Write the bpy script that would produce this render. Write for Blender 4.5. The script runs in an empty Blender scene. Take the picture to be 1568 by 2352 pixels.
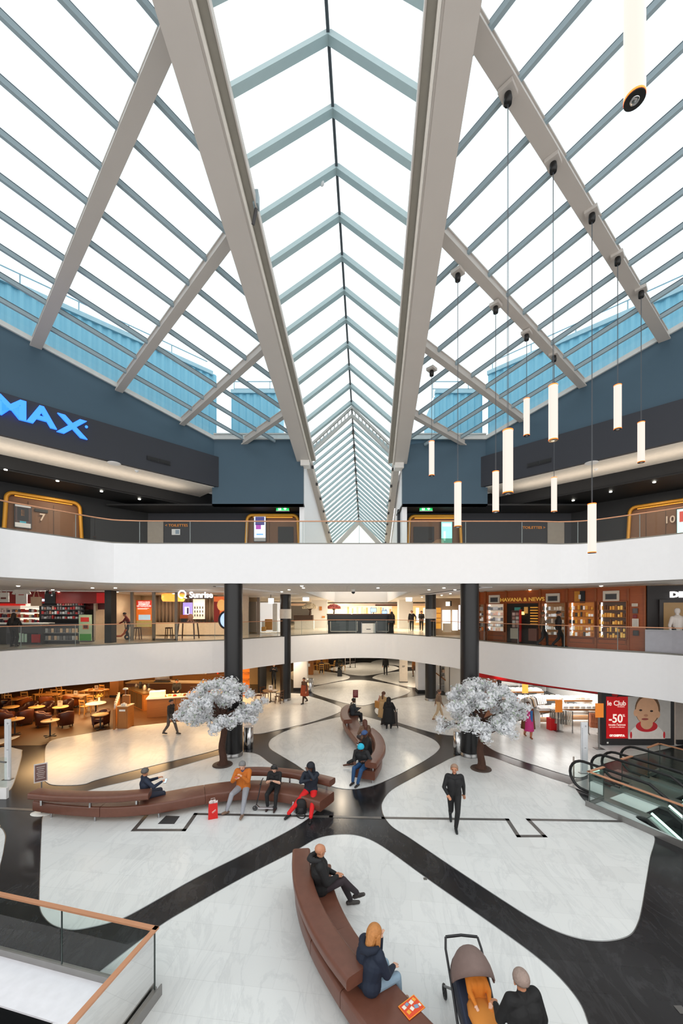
import bpy, bmesh, math, random
import numpy as np
from mathutils import Vector, Matrix
from mathutils.geometry import tessellate_polygon
random.seed(7)
SC = bpy.context.scene
COL = SC.collection
PI = math.pi
# ---------------------------------------------------------------- camera, sky, exposure
F, CX, HY, EYE = 900.0, 784.0, 1403.0, 5.9
cam_d = bpy.data.cameras.new('camera'); cam = bpy.data.objects.new('camera', cam_d); COL.objects.link(cam)
cam.location = (0, 0, EYE); cam.rotation_euler = (PI/2, 0, 0)
cam_d.sensor_fit = 'VERTICAL'; cam_d.sensor_height = 36; cam_d.lens = F/2352*36
cam_d.shift_y = (HY-1176)/2352; cam_d.clip_start = .05; cam_d.clip_end = 400
SC.camera = cam
SC.view_settings.view_transform = 'Standard'; SC.view_settings.look = 'None'
SC.view_settings.gamma = 1; SC.view_settings.use_curve_mapping = False
SC.view_settings.exposure = 0.0
W = bpy.data.worlds.new('sky'); SC.world = W; W.use_nodes = True
_bg = W.node_tree.nodes['Background']
_bg.inputs[0].default_value = (1.0, .98, .955, 1); _bg.inputs[1].default_value = 1.6
SC.cycles.max_bounces = 7; SC.cycles.diffuse_bounces = 4; SC.cycles.glossy_bounces = 3
SC.cycles.transparent_max_bounces = 24; SC.cycles.caustics_reflective = False; SC.cycles.caustics_refractive = False
SC.cycles.sample_clamp_indirect = 6
def light(name, kind, loc, power, color=(1,1,1), size=1.0, size_y=None, rot=(0,0,0), spot=None):
    l = bpy.data.lights.new(name, kind); l.energy = power; l.color = color
    if kind == 'AREA':
        l.size = size
        if size_y: l.shape = 'RECTANGLE'; l.size_y = size_y
    else: l.shadow_soft_size = size
    o = bpy.data.objects.new(name, l); COL.objects.link(o); o.location = loc; o.rotation_euler = rot
    return o
WARM = (1, .62, .28); SOFT = (1, .82, .6); COOL = (1, .97, .93)
Z1, Z2 = EYE-1.7, EYE+2.5        # gallery floors
CEIL0, CEIL1 = EYE-3.45, EYE+1.1
# lamps hidden above the ground floor shops (on the underside of the first gallery)
for x, y, p, c, sx in [(-15,21,420,WARM,3),(-11,22,420,WARM,3),(-17,27,420,WARM,3),(-8,25,380,WARM,3),(-12,29,380,WARM,3),
        (-4,29,200,SOFT,2),(1,33,320,SOFT,3),(1,41,320,SOFT,3),(6.5,30,220,SOFT,2),(-7,38,300,WARM,3),(7,40,260,SOFT,3),
        (9.5,22,480,COOL,2.5),(12,21.5,560,COOL,2.5),(13,25,560,COOL,2.5),(10,26,480,COOL,2.5)]:
    light('shop_ceiling_lamp', 'AREA', (x, y, CEIL0-.03), p*(.62 if c == WARM else .55 if c == SOFT else .2)*(.62 if abs(x-1) < 1 else 1), c, sx)
# first floor lamps
for x, y, p, c in [(-16,20.5,60,COOL),(-12.5,24.5,120,SOFT),(-9,25,150,SOFT),(-5.5,31,150,SOFT),(1,36,130,SOFT),(6,34,180,SOFT),(9,30,150,SOFT),
        (10,21,120,SOFT),(12.5,18.5,110,SOFT),(15.5,15.8,80,SOFT),(13.6,22,200,WARM),(-8,20,70,SOFT),(0,26.2,38,SOFT),(7,23,60,SOFT),(-12,19,60,SOFT),(0,45,150,SOFT),(8,44,150,SOFT),(-8,42,200,SOFT)]:
    light('gallery_lamp', 'AREA', (x, y, CEIL1-.02), p*3.6, c, .2)
# unseen fill lights, added to brighten the pale soffits of the upper gallery from below
for x, y, r in [(-12.6,15.4,PI/4),(13.4,15.4,-PI/4)]:
    light('soffit_fill', 'AREA', (x, y, EYE+5.72), 34, (1,.86,.7), 13, .5, (PI,0,r))
# ---------------------------------------------------------------- helpers
def at(x, y, d): return Vector(((x-CX)/F*d, d, EYE+(HY-y)/F*d))
def onz(x, y, z=0.0): return at(x, y, F*(EYE-z)/(y-HY))
def lin(c):
    return tuple(((v/255)/12.92 if v/255 <= .04045 else ((v/255+.055)/1.055)**2.4) for v in c)
_M = {}
def mat(c, rough=.5, metal=0., emit=0., var=.10, scale=6., bump=0., spec=.5, coat=0., key=None):
    k = key or (tuple(c), rough, metal, emit, var, scale, bump, spec, coat)
    if k in _M: return _M[k]
    m = bpy.data.materials.new('mat_%d' % len(_M)); m.use_nodes = True; _M[k] = m
    nt = m.node_tree; b = nt.nodes['Principled BSDF']
    rgb = lin(c)
    b.inputs['Roughness'].default_value = rough; b.inputs['Metallic'].default_value = metal
    b.inputs['Specular IOR Level'].default_value = spec; b.inputs['Coat Weight'].default_value = coat
    tc = nt.nodes.new('ShaderNodeTexCoord')
    n = nt.nodes.new('ShaderNodeTexNoise'); n.inputs['Scale'].default_value = scale; n.inputs['Detail'].default_value = 4
    nt.links.new(tc.outputs['Object'], n.inputs['Vector'])
    r = nt.nodes.new('ShaderNodeMix'); r.data_type = 'RGBA'
    r.inputs[6].default_value = tuple(v*(1-var) for v in rgb)+(1,)
    r.inputs[7].default_value = tuple(min(1, v*(1+var)) for v in rgb)+(1,)
    nt.links.new(n.outputs[0], r.inputs[0]); nt.links.new(r.outputs[2], b.inputs['Base Color'])
    if emit:
        nt.links.new(r.outputs[2], b.inputs['Emission Color']); b.inputs['Emission Strength'].default_value = emit
    if bump:
        bp = nt.nodes.new('ShaderNodeBump'); bp.inputs['Strength'].default_value = bump; bp.inputs['Distance'].default_value = .02
        nt.links.new(n.outputs[0], bp.inputs['Height']); nt.links.new(bp.outputs[0], b.inputs['Normal'])
    return m
def glass_mat(tint, ior=1.35, key='g', rough=0.0):
    if key in _M: return _M[key]
    m = bpy.data.materials.new('glass_'+key); m.use_nodes = True; _M[key] = m
    nt = m.node_tree; nt.nodes.clear()
    o = nt.nodes.new('ShaderNodeOutputMaterial'); t = nt.nodes.new('ShaderNodeBsdfTransparent')
    g = nt.nodes.new('ShaderNodeBsdfGlossy'); g.inputs['Roughness'].default_value = rough
    f = nt.nodes.new('ShaderNodeFresnel'); f.inputs[0].default_value = ior
    x = nt.nodes.new('ShaderNodeMixShader'); t.inputs[0].default_value = tuple(tint)+(1,)
    nt.links.new(f.outputs[0], x.inputs[0]); nt.links.new(t.outputs[0], x.inputs[1]); nt.links.new(g.outputs[0], x.inputs[2])
    nt.links.new(x.outputs[0], o.inputs[0]); return m
def marble(key, base, vein, tile, vs, rough, joint=.9, tvar=.06, vein_lo=.55):
    m = bpy.data.materials.new(key); m.use_nodes = True; nt = m.node_tree; b = nt.nodes['Principled BSDF']
    L = nt.links.new; N = nt.nodes.new
    geo = N('ShaderNodeNewGeometry')
    rot = N('ShaderNodeMapping'); rot.inputs['Rotation'].default_value = (0, 0, .12); L(geo.outputs['Position'], rot.inputs[0])
    br = N('ShaderNodeTexBrick'); br.inputs['Scale'].default_value = 1; br.inputs['Brick Width'].default_value = tile
    br.inputs['Row Height'].default_value = tile*.6; br.inputs['Mortar Size'].default_value = .004
    br.inputs['Color1'].default_value = (1-tvar,)*3+(1,); br.inputs['Color2'].default_value = (1+tvar,)*3+(1,); br.inputs['Mortar'].default_value = (joint,)*3+(1,)
    L(rot.outputs[0], br.inputs[0])
    st = N('ShaderNodeMapping'); st.inputs['Rotation'].default_value = (0, 0, .7); st.inputs['Scale'].default_value = (1, .35, 1); L(geo.outputs['Position'], st.inputs[0])
    n = N('ShaderNodeTexNoise'); n.inputs['Scale'].default_value = vs; n.inputs['Detail'].default_value = 9; n.inputs['Roughness'].default_value = .65; n.inputs['Distortion'].default_value = 1.6
    L(st.outputs[0], n.inputs[0])
    a = N('ShaderNodeMath'); a.operation = 'SUBTRACT'; a.inputs[1].default_value = .5; L(n.outputs[0], a.inputs[0])
    ab = N('ShaderNodeMath'); ab.operation = 'ABSOLUTE'; L(a.outputs[0], ab.inputs[0])
    mr = N('ShaderNodeMapRange'); mr.inputs[1].default_value = 0; mr.inputs[2].default_value = .045; mr.inputs[3].default_value = vein_lo; mr.inputs[4].default_value = 0
    L(ab.outputs[0], mr.inputs[0])
    n2 = N('ShaderNodeTexNoise'); n2.inputs['Scale'].default_value = .9; n2.inputs['Detail'].default_value = 3; L(geo.outputs['Position'], n2.inputs[0])
    mk = N('ShaderNodeMath'); mk.operation = 'MULTIPLY'; L(mr.outputs[0], mk.inputs[0]); L(n2.outputs[0], mk.inputs[1])
    mx = N('ShaderNodeMix'); mx.data_type = 'RGBA'; mx.inputs[6].default_value = lin(base)+(1,); mx.inputs[7].default_value = lin(vein)+(1,); L(mk.outputs[0], mx.inputs[0])
    mu = N('ShaderNodeMix'); mu.data_type = 'RGBA'; mu.blend_type = 'MULTIPLY'; mu.inputs[0].default_value = 1
    L(mx.outputs[2], mu.inputs[6]); L(br.outputs[0], mu.inputs[7]); L(mu.outputs[2], b.inputs['Base Color'])
    b.inputs['Roughness'].default_value = rough; b.inputs['Specular IOR Level'].default_value = .36
    return m
def wood(key, c1, c2, rough=.45, sc=(1, 1, 12)):
    if key in _M: return _M[key]
    m = bpy.data.materials.new(key); m.use_nodes = True; _M[key] = m; nt = m.node_tree; b = nt.nodes['Principled BSDF']
    tc = nt.nodes.new('ShaderNodeTexCoord'); mp = nt.nodes.new('ShaderNodeMapping'); mp.inputs['Scale'].default_value = sc
    n = nt.nodes.new('ShaderNodeTexNoise'); n.inputs['Scale'].default_value = 2.5; n.inputs['Detail'].default_value = 6
    r = nt.nodes.new('ShaderNodeMix'); r.data_type = 'RGBA'; r.inputs[6].default_value = lin(c1)+(1,); r.inputs[7].default_value = lin(c2)+(1,)
    nt.links.new(tc.outputs['Object'], mp.inputs[0]); nt.links.new(mp.outputs[0], n.inputs[0]); nt.links.new(n.outputs[0], r.inputs[0])
    nt.links.new(r.outputs[2], b.inputs['Base Color']); b.inputs['Roughness'].default_value = rough; return m

class MB:
    def __init__(s): s.v = []; s.f = []; s.m = []; s.sm = []
    def add(s, vs, fs, mi=0, smooth=False):
        o = len(s.v); s.v += [Vector(v) for v in vs]
        for f in fs: s.f.append([i+o for i in f]); s.m.append(mi); s.sm.append(smooth)
        return s
    def hexa(s, p, mi=0):     # 8 points: bottom 4 ccw, top 4 ccw
        return s.add(p, [(3,2,1,0),(4,5,6,7),(0,1,5,4),(1,2,6,5),(2,3,7,6),(3,0,4,7)], mi)
    def box(s, c, d, rz=0., mi=0, M=None):
        x, y, z = d[0]/2, d[1]/2, d[2]/2
        R = M or Matrix.Rotation(rz, 3, 'Z'); c = Vector(c)
        return s.hexa([c+R@Vector(q) for q in [(-x,-y,-z),(x,-y,-z),(x,y,-z),(-x,y,-z),(-x,-y,z),(x,-y,z),(x,y,z),(-x,y,z)]], mi)
    def bar(s, p, q, w, h, up=(0,0,1), mi=0):
        p, q, up = Vector(p), Vector(q), Vector(up); d = (q-p).normalized(); r = d.cross(up)
        if r.length < 1e-4: r = d.cross(Vector((1,0,0)))
        r.normalize(); u = r.cross(d); r *= w/2; u *= h/2
        return s.hexa([p-r-u, p+r-u, q+r-u, q-r-u, p-r+u, p+r+u, q+r+u, q-r+u], mi)
    def prism(s, poly, z0, z1, mi=0, holes=(), top=None):
        loops = [[Vector((p[0], p[1], 0)) for p in poly]]+[[Vector((p[0], p[1], 0)) for p in h] for h in holes]
        flat = [p for l in loops for p in l]; n = len(flat)
        zb = z0 if callable(z0) else (lambda p: z0)
        zt = z1 if callable(z1) else (lambda p: z1)
        vs = [Vector((p.x, p.y, zb(p))) for p in flat]+[Vector((p.x, p.y, zt(p))) for p in flat]
        fs = []
        for t in tessellate_polygon(loops):
            a, b, c = t
            if (flat[b]-flat[a]).cross(flat[c]-flat[a]).z < 0: b, c = c, b
            fs.append((a+n, b+n, c+n)); fs.append((c, b, a))
        o = 0
        for li, l in enumerate(loops):
            ar = sum(l[i].x*l[(i+1) % len(l)].y-l[(i+1) % len(l)].x*l[i].y for i in range(len(l)))
            for i in range(len(l)):
                a, b = o+i, o+(i+1) % len(l)
                if (ar > 0) == (li == 0): fs.append((a, b, b+n, a+n))
                else: fs.append((b, a, a+n, b+n))
            o += len(l)
        return s.add(vs, fs, mi)
    def tube(s, path, r, n=8, mi=0, closed=False, cap=True):
        P = [Vector(p) for p in path]; m = len(P); vs = []; fs = []
        up = Vector((0,0,1)); prev = None
        for i in range(m):
            if closed: d = P[(i+1) % m]-P[i-1]
            else: d = P[min(i+1, m-1)]-P[max(i-1, 0)]
            d.normalize()
            if prev is None:
                a = d.cross(up)
                if a.length < .1: a = d.cross(Vector((1,0,0)))
            else: a = prev-d*prev.dot(d)
            a.normalize(); prev = a; b = d.cross(a)
            rr = r[i] if isinstance(r, (list, tuple)) else r
            for k in range(n):
                t = 2*PI*k/n; vs.append(P[i]+(a*math.cos(t)+b*math.sin(t))*rr)
        for i in range(m if closed else m-1):
            j = (i+1) % m
            for k in range(n): fs.append((i*n+k, i*n+(k+1) % n, j*n+(k+1) % n, j*n+k))
        s.add(vs, fs, mi, True)
        if cap and not closed:
            s.add(vs[:n], [tuple(range(n))[::-1]], mi); s.add(vs[-n:], [tuple(range(n))], mi)
        return s
    def lathe(s, prof, c=(0,0,0), n=20, mi=0, sx=1., sy=1.):
        c = Vector(c); vs = []; fs = []; m = len(prof)
        for r, z in prof:
            for k in range(n): vs.append(c+Vector((r*math.cos(2*PI*k/n)*sx, r*math.sin(2*PI*k/n)*sy, z)))
        for i in range(m-1):
            for k in range(n): fs.append((i*n+k, i*n+(k+1) % n, (i+1)*n+(k+1) % n, (i+1)*n+k))
        s.add(vs, fs, mi, True)
        if prof[0][0] > 1e-4: s.add(vs[:n], [tuple(range(n))[::-1]], mi)
        if prof[-1][0] > 1e-4: s.add(vs[-n:], [tuple(range(n))], mi)
        return s
    def cyl(s, c, r, h, n=20, mi=0): return s.lathe([(r, 0), (r, h)], c, n, mi)
    def ell(s, c, r, n=12, mi=0, M=None):
        c = Vector(c); vs = []; fs = []; h = n//2
        for i in range(h+1):
            t = PI*i/h
            for k in range(n):
                q = Vector((r[0]*math.sin(t)*math.cos(2*PI*k/n), r[1]*math.sin(t)*math.sin(2*PI*k/n), -r[2]*math.cos(t)))
                vs.append(c+(M@q if M else q))
        for i in range(h):
            for k in range(n): fs.append((i*n+k, i*n+(k+1) % n, (i+1)*n+(k+1) % n, (i+1)*n+k))
        return s.add(vs, fs, mi, True)
    def quad(s, a, b, c, d, mi=0): return s.add([a, b, c, d], [(0,1,2,3)], mi)
    def sweep(s, path, w, h, z, mi=0, rnd=.06, seg=None):
        # horizontal path (x,y), section w x h, base at z, rounded top and bottom edges
        P = [Vector((p[0], p[1], 0)) for p in path]; m = len(P)
        r = min(rnd, h*.45, w*.45); sec = []
        for cx, cy, a0 in [(w/2-r, h-r, 0), (-w/2+r, h-r, PI/2), (-w/2+r, r, PI), (w/2-r, r, 1.5*PI)]:
            for k in range(5): sec.append((cx+r*math.cos(a0+k*PI/8), cy+r*math.sin(a0+k*PI/8)))
        n = len(sec); vs = []; fs = []
        for i in range(m):
            d = (P[min(i+1, m-1)]-P[max(i-1, 0)]).normalized(); rt = Vector((d.y, -d.x, 0))
            for a, b in sec: vs.append(P[i]+rt*a+Vector((0, 0, z+b)))
        for i in range(m-1):
            for k in range(n): fs.append((i*n+k, i*n+(k+1) % n, (i+1)*n+(k+1) % n, (i+1)*n+k))
        s.add(vs, fs, mi, True)
        s.add(vs[:n], [tuple(range(n))[::-1]], mi); s.add(vs[-n:], [tuple(range(n))], mi)
        return s
    def build(s, name, mats, parent=None, bevel=0., smooth_all=None):
        off = Vector((0,0,0)); p = parent
        while p is not None: off += Vector(p.location); p = p.parent
        me = bpy.data.meshes.new(name)
        me.from_pydata([v-off for v in s.v], [], s.f)
        if not isinstance(mats, (list, tuple)): mats = [mats]
        for m in mats: me.materials.append(m)
        if len(s.f) == len(me.polygons):
            me.polygons.foreach_set('material_index', s.m); me.polygons.foreach_set('use_smooth', s.sm)
        me.update()
        o = bpy.data.objects.new(name, me); COL.objects.link(o)
        if parent is not None: o.parent = parent
        if bevel:
            b = o.modifiers.new('bevel', 'BEVEL'); b.width = bevel; b.segments = 2; b.limit_method = 'ANGLE'
        return o
def tag(o, label=None, cat=None, group=None, kind=None):
    if label: o['label'] = label
    if cat: o['category'] = cat
    if group: o['group'] = group
    if kind: o['kind'] = kind
    return o
def thing(name, label, cat, loc=(0,0,0), group=None, rz=0.):
    o = bpy.data.objects.new(name, None); COL.objects.link(o); o.location = loc; o.rotation_euler = (0,0,rz); o.empty_display_size = .2
    return tag(o, label, cat, group)
def struct(o, label=None): return tag(o, label, None, None, 'structure')
def kids(o): return KID.get(o.name) or [c for c in bpy.data.objects if c.parent == o]
KID = {}
def dup(root, loc, rz=0., label=None, group=None, sc=None):
    r = root.copy(); COL.objects.link(r); r.location = loc; r.rotation_euler = (0,0,rz)
    if sc: r.scale = sc
    if label: r['label'] = label
    if group: r['group'] = group
    def rec(a, b):
        for c in list(kids(a)):
            d = c.copy(); COL.objects.link(d); d.parent = b; rec(c, d)
    rec(root, r); return r
def smooth(pts, n=6):
    P = [Vector(p) for p in pts]; out = []
    for i in range(len(P)-1):
        a, b, c, d = P[max(i-1, 0)], P[i], P[i+1], P[min(i+2, len(P)-1)]
        for k in range(n):
            t = k/n
            out.append(.5*((2*b)+(c-a)*t+(2*a-5*b+4*c-d)*t*t+(3*b-a-3*c+d)*t**3))
    out.append(P[-1]); return out
def smooth_closed(pts, n=5):
    P = [Vector(p) for p in pts]; m = len(P); out = []
    for i in range(m):
        a, b, c, d = P[i-1], P[i], P[(i+1) % m], P[(i+2) % m]
        for k in range(n):
            t = k/n
            out.append(.5*((2*b)+(c-a)*t+(2*a-5*b+4*c-d)*t*t+(3*b-a-3*c+d)*t**3))
    return out
def text(body, size, m, loc, M, name='lettering', parent=None, ext=.01, sx=1., bold=0., align='CENTER'):
    c = bpy.data.curves.new('t', 'FONT'); c.body = body; c.size = size; c.extrude = ext; c.offset = bold; c.align_x = align; c.align_y = 'CENTER'; c.resolution_u = 3
    o = bpy.data.objects.new('t', c); COL.objects.link(o)
    dg = bpy.context.evaluated_depsgraph_get(); me = bpy.data.meshes.new_from_object(o.evaluated_get(dg))
    bpy.data.objects.remove(o); bpy.data.curves.remove(c)
    off = Vector((0,0,0)); p = parent
    while p is not None: off += Vector(p.location); p = p.parent
    T = Matrix.Translation(Vector(loc)-off) @ M.to_4x4() @ Matrix.Diagonal((sx, 1, 1, 1))
    me.transform(T); me.materials.clear(); me.materials.append(m)
    o = bpy.data.objects.new(name, me); COL.objects.link(o)
    if parent is not None: o.parent = parent
    return o
def facing(nx, ny):   # matrix whose local x runs along a wall, y is up, z points to (nx,ny)
    n = Vector((nx, ny, 0)).normalized(); u = Vector((0,0,1)); r = u.cross(n)
    return Matrix((r, u, n)).transposed()
# ---------------------------------------------------------------- shared materials
WHITE = mat((247,247,249), .55, var=.02); WARMWHITE = mat((238,234,228), .6, var=.02)
PLASTER = mat((226,224,220), .6, var=.03, scale=1.2)
TEAL = mat((62,86,102), .6, var=.06, scale=.8); CHAR = mat((44,46,54), .6, var=.06, scale=1.); NEARBLACK = mat((24,25,28), .6, var=.1)
STEEL = mat((196,190,184), .45, var=.04, scale=1.5); BARS = mat((150,168,176), .4, var=.05); DARKBAR = mat((70,80,88), .45)
BLACKCOL = mat((22,22,24), .32, var=.08, scale=2.); CHROME = mat((200,200,200), .18, 1.); BRUSHED = mat((150,150,150), .32, 1.)
COPPER = mat((205,148,112), .35, .3, var=.06); GOLD = mat((214,150,48), .35, .25, var=.05)
BLACK = mat((14,14,15), .45); RED = mat((205,22,18), .5); GREYD = mat((60,60,62), .5)
LEATHER = mat((106,66,52), .36, var=.18, scale=9., bump=.12, spec=.5)
GLASS = glass_mat((.93,.97,.955), 1.32, 'rail'); ROOFGLASS = glass_mat((.90,.97,1.0), 1.12, 'roof'); SHOPGLASS = glass_mat((.95,.96,.96), 1.22, 'shop')
GREENGLASS = glass_mat((.88,.96,.925), 1.34, 'green')
MARW = marble('white_marble', (222,223,222), (150,153,158), .9, 1.3, .24, .9, .035, .3)
MARB = marble('black_marble', (36,36,38), (150,150,155), .9, 1.6, .2, .8, .22, .07)
MARC = marble('cream_stone', (224,214,198), (180,165,145), 1.2, 1., .2, .95, .03)
OAK = wood('oak', (176,112,48), (142,84,32)); PINE = wood('pine', (214,160,84), (188,130,60)); CHERRY = wood('cherry', (186,92,26), (150,66,16))
WALNUT = wood('walnut', (90,56,32), (64,38,22)); CAFEFLOOR = wood('cafe_floor', (92,56,20), (70,42,14), .4, (1, 6, 1))
# ================================================================ ground floor
EA, EB, EG = Vector((.45,-.893)), Vector((.893,.45)), Vector((7.43, 11.83))      # right escalator well: axes and corner
LA, LB, LG = Vector((-.972,.235)), Vector((-.235,-.972)), Vector((-2.8, 6.0))     # left well
def ev(s, t): q = EG+EA*s+EB*t; return (q.x, q.y)
def lv(s, t): q = LG+LA*s+LB*t; return (q.x, q.y)
HOLE_R = [ev(1.0,.55), ev(1.0,4.3), ev(12,4.3), ev(12,.32), ev(2.2,.32), ev(1.5,.36), ev(1.15,.45)]
HOLE_L = [lv(.75,.7), lv(.75,9), lv(9,9), lv(9,.7)]
fl = struct(MB().prism([(-34,-3),(34,-3),(34,60),(-34,60)], -.35, 0, holes=[HOLE_R, HOLE_L]).build('floor', MARB))
def px0(pts): return [onz(x, y) for x, y in pts]
PANELS = [
 # foreground panel
 [(785,1917),(830,1922),(879,1945),(976,2015),(1080,2088),(1174,2155),(1234,2200),(1284,2245),(1329,2300),(1351,2352),(1375,2450),(1390,2700),(700,2900),(280,2700),(120,2400),(150,2300),(220,2240),(360,2132),(445,2080),(560,2015),(675,1956),(730,1926)],
 # left panel under the long bench
 [(563,1728),(592,1733),(622,1754),(690,1795),(728,1825),(736,1845),(722,1868),(678,1900),(560,1962),(450,2017),(317,2092),(267,2115),(210,2130),(165,2136),(125,2127),(103,2110),(91,2085),(90,2040),(95,1900),(98,1876),(108,1865),(150,1840),(207,1815),(330,1785),(490,1738),(530,1729)],
 # cafe side panel
 [(103,1785),(108,1798),(130,1804),(190,1802),(235,1788),(380,1752),(500,1722),(517,1708),(516,1692),(505,1677),(487,1652),(460,1653),(287,1671),(165,1691),(125,1699),(108,1710),(103,1730)],
 # centre panel
 [(617,1712),(619,1703),(628,1694),(660,1678),(720,1661),(784,1646),(820,1643),(849,1649),(906,1665),(949,1680),(992,1697),(1008,1711),(1007,1722),(985,1741),(940,1767),(894,1790),(852,1806),(803,1813),(760,1806),(720,1785),(680,1757),(640,1733),(622,1721)],
 # right panel
 [(876,1857),(879,1840),(899,1815),(950,1786),(1009,1755),(1039,1740),(1064,1735),(1120,1737),(1184,1759),(1260,1786),(1314,1806),(1349,1845),(1455,1899),(1502,1920),(1493,1970),(1484,2025),(1473,2090),(1464,2122),(1450,2145),(1424,2157),(1384,2162),(1334,2157),(1279,2140),(1224,2112),(1134,2055),(1024,1982),(940,1925),(901,1900),(883,1878)],
 # panel before the clothes store
 [(1111,1702),(1117,1692),(1135,1682),(1182,1660),(1250,1640),(1330,1625),(1460,1640),(1560,1700),(1545,1716),(1440,1740),(1378,1758),(1352,1778),(1321,1785),(1234,1760),(1149,1731),(1118,1713)],
 # panel left of the far right column
 [(861,1635),(866,1624),(904,1607),(940,1601),(979,1597),(1030,1598),(1080,1605),(1125,1625),(1135,1645),(1115,1665),(1080,1684),(1054,1689),(1030,1689),(994,1683),(950,1671),(906,1657),(872,1644)],
 # panel by the cafe table
 [(783,1630),(779,1622),(740,1608),(712,1600),(693,1594),(640,1592),(560,1596),(532,1625),(520,1650),(530,1668),(560,1682),(590,1686),(630,1679),(690,1665),(731,1654),(776,1638)],
 # upper centre panel
 [(942,1588),(934,1582),(899,1572),(857,1565),(829,1562),(800,1563),(768,1568),(724,1577),(706,1583),(722,1594),(769,1609),(800,1617),(823,1620),(840,1620),(863,1614),(896,1606),(930,1596)],
 [(803,1556),(799,1552),(780,1547),(750,1543),(718,1539),(680,1539),(660,1552),(690,1569),(724,1574),(769,1566),(795,1561)],
 [(855,1557),(863,1552),(882,1547),(915,1543),(975,1541),(1000,1552),(985,1570),(959,1579),(934,1577),(899,1569),(866,1561)],
 [(778,1543),(800,1549),(826,1552),(850,1551),(882,1545),(908,1539),(916,1535),(906,1530),(877,1525),(845,1522),(817,1523),(780,1530),(755,1537)],
 [(852,1521),(880,1514),(950,1511),(990,1515),(985,1530),(940,1532),(905,1528),(870,1524)],
 [(-10,1720),(45,1721),(50,1728),(48,1745),(35,1790),(20,1817),(-10,1824),(-160,1800)],
 [(-20,1895),(0,1900),(10,1912),(12,1930),(0,1990),(-40,2100),(-260,2100),(-200,1900)],
 [(-60,1712),(43,1690),(20,1702),(-20,1715)],
]
for i, p in enumerate(PANELS):
    P = [(q[0], q[1]) for q in px0(p)]
    if sum(P[k][0]*P[(k+1) % len(P)][1]-P[(k+1) % len(P)][0]*P[k][1] for k in range(len(P))) < 0: P = P[::-1]
    P = [(q.x, q.y) for q in smooth_closed([(a, b, 0) for a, b in P], 5)]
    hl = []
    MB().prism(P, .001, .004).build('marble_panel', MARW, fl)
    # thin light metal edging of the panel
    MB().tube([(a, b, .002) for a, b in P], .011, 4, closed=True).build('panel_edging', BRUSHED, fl)
cf = [onz(x, y) for x, y in [(-330,1720),(0,1713),(95,1712),(165,1692),(287,1672),(487,1652),(520,1640),(530,1600),(560,1560),(560,1553),(-400,1553)]]
MB().prism([(p.x, p.y) for p in cf], .001, .003).build('timber_floor', CAFEFLOOR, fl)
# expansion strip with its two detours
JM = mat((118,116,114), .35, .6)
strips = [[(-30,1855),(100,1862)],[(100,1863),(338,1871)],[(338,1871),(307,1907),(423,1907),(449,1870)],[(449,1870),(760,1876),(880,1879),(1165,1883),(1190,1921),(1250,1921),(1213,1883),(1437,1887)]]
for s in strips:
    P = px0(s); w = .11; mb = MB()
    for a, b in zip(P[:-1], P[1:]):
        d = (b-a).normalized(); mb.bar(a-d*w/2+Vector((0,0,.005)), b+d*w/2+Vector((0,0,.005)), w, .006)
    mb.build('expansion_strip', JM, fl)
q = px0([(362,1893),(400,1893),(413,1875),(381,1874)]); MB().prism([(p.x, p.y) for p in q], .003, .007).build('inlay_square', GREYD, fl)
MB().box(onz(976,2019)+Vector((0,0,.006)), (.075,.075,.006)).build('floor_outlet', JM, fl)
MB().box(onz(1563,2320)+Vector((0,0,.006)), (.12,.12,.006)).build('floor_outlet', JM, fl)
# escalator pits
PIT = mat((34,36,38), .4)
def pit(poly, name):
    mb = MB(); n = len(poly)
    for i in range(n):
        a, b = poly[i], poly[(i+1) % n]
        mb.quad((a[0],a[1],0),(b[0],b[1],0),(b[0],b[1],-5),(a[0],a[1],-5))
    mb.add([(p[0],p[1],-5) for p in poly], [tuple(range(n))])
    return struct(mb.build(name, PIT))
pit(HOLE_R, 'wall_well_right'); pit(HOLE_L, 'wall_well_left')

# ================================================================ first gallery
L1P = [(-420,1545),(-200,1516),(-60,1502),(0,1496.5),(120,1489),(250,1483),(400,1476),(513,1472),(600,1466),(700,1460),(760,1457),(830,1456),(900,1457),(960,1461),(1040,1467),(1100,1473),(1200,1482.5),(1300,1490),(1400,1496),(1500,1502),(1568,1507),(1700,1518),(1950,1545)]
E1 = [Vector((p.x, p.y, 0)) for p in smooth([onz(x, y, Z1) for x, y in L1P], 4)]
def offs(path, d):
    out = []
    for i, p in enumerate(path):
        t = (path[min(i+1, len(path)-1)]-path[max(i-1, 0)]).normalized(); out.append(p+Vector((-t.y, t.x, 0))*d)
    return out
poly = [(p.x, p.y) for p in E1]+[(34, 6),(34, 60),(-34, 60),(-34, 6)]
struct(MB().prism(poly, CEIL0, Z1-.02).build('floor_gallery', PLASTER))
inn = offs(E1, .35)
poly = [(p.x, p.y) for p in inn]+[(34, 6.3),(34, 60),(-34, 60),(-34, 6.3)]
struct(MB().prism(poly, Z1-.015, Z1+.005).build('floor_gallery_paving', MARC))
def fascia(path, z0, z1, name, m, thick=.12):
    b = offs(path, thick); n = len(path)
    vs = [Vector((p.x,p.y,z0)) for p in path]+[Vector((p.x,p.y,z1)) for p in path]+[Vector((p.x,p.y,z0)) for p in b]+[Vector((p.x,p.y,z1)) for p in b]
    fs = []
    for i in range(n-1):
        fs += [(i,i+1,n+i+1,n+i),(2*n+i+1,2*n+i,3*n+i,3*n+i+1),(n+i,n+i+1,3*n+i+1,3*n+i),(i+1,i,2*n+i,2*n+i+1)]
    mb = MB(); mb.add(vs, fs, 0, False); return struct(mb.build(name, m))
out1 = offs(E1, -.05)
fascia(out1, CEIL0-.01, Z1+.01, 'trim_1', WHITE)
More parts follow.
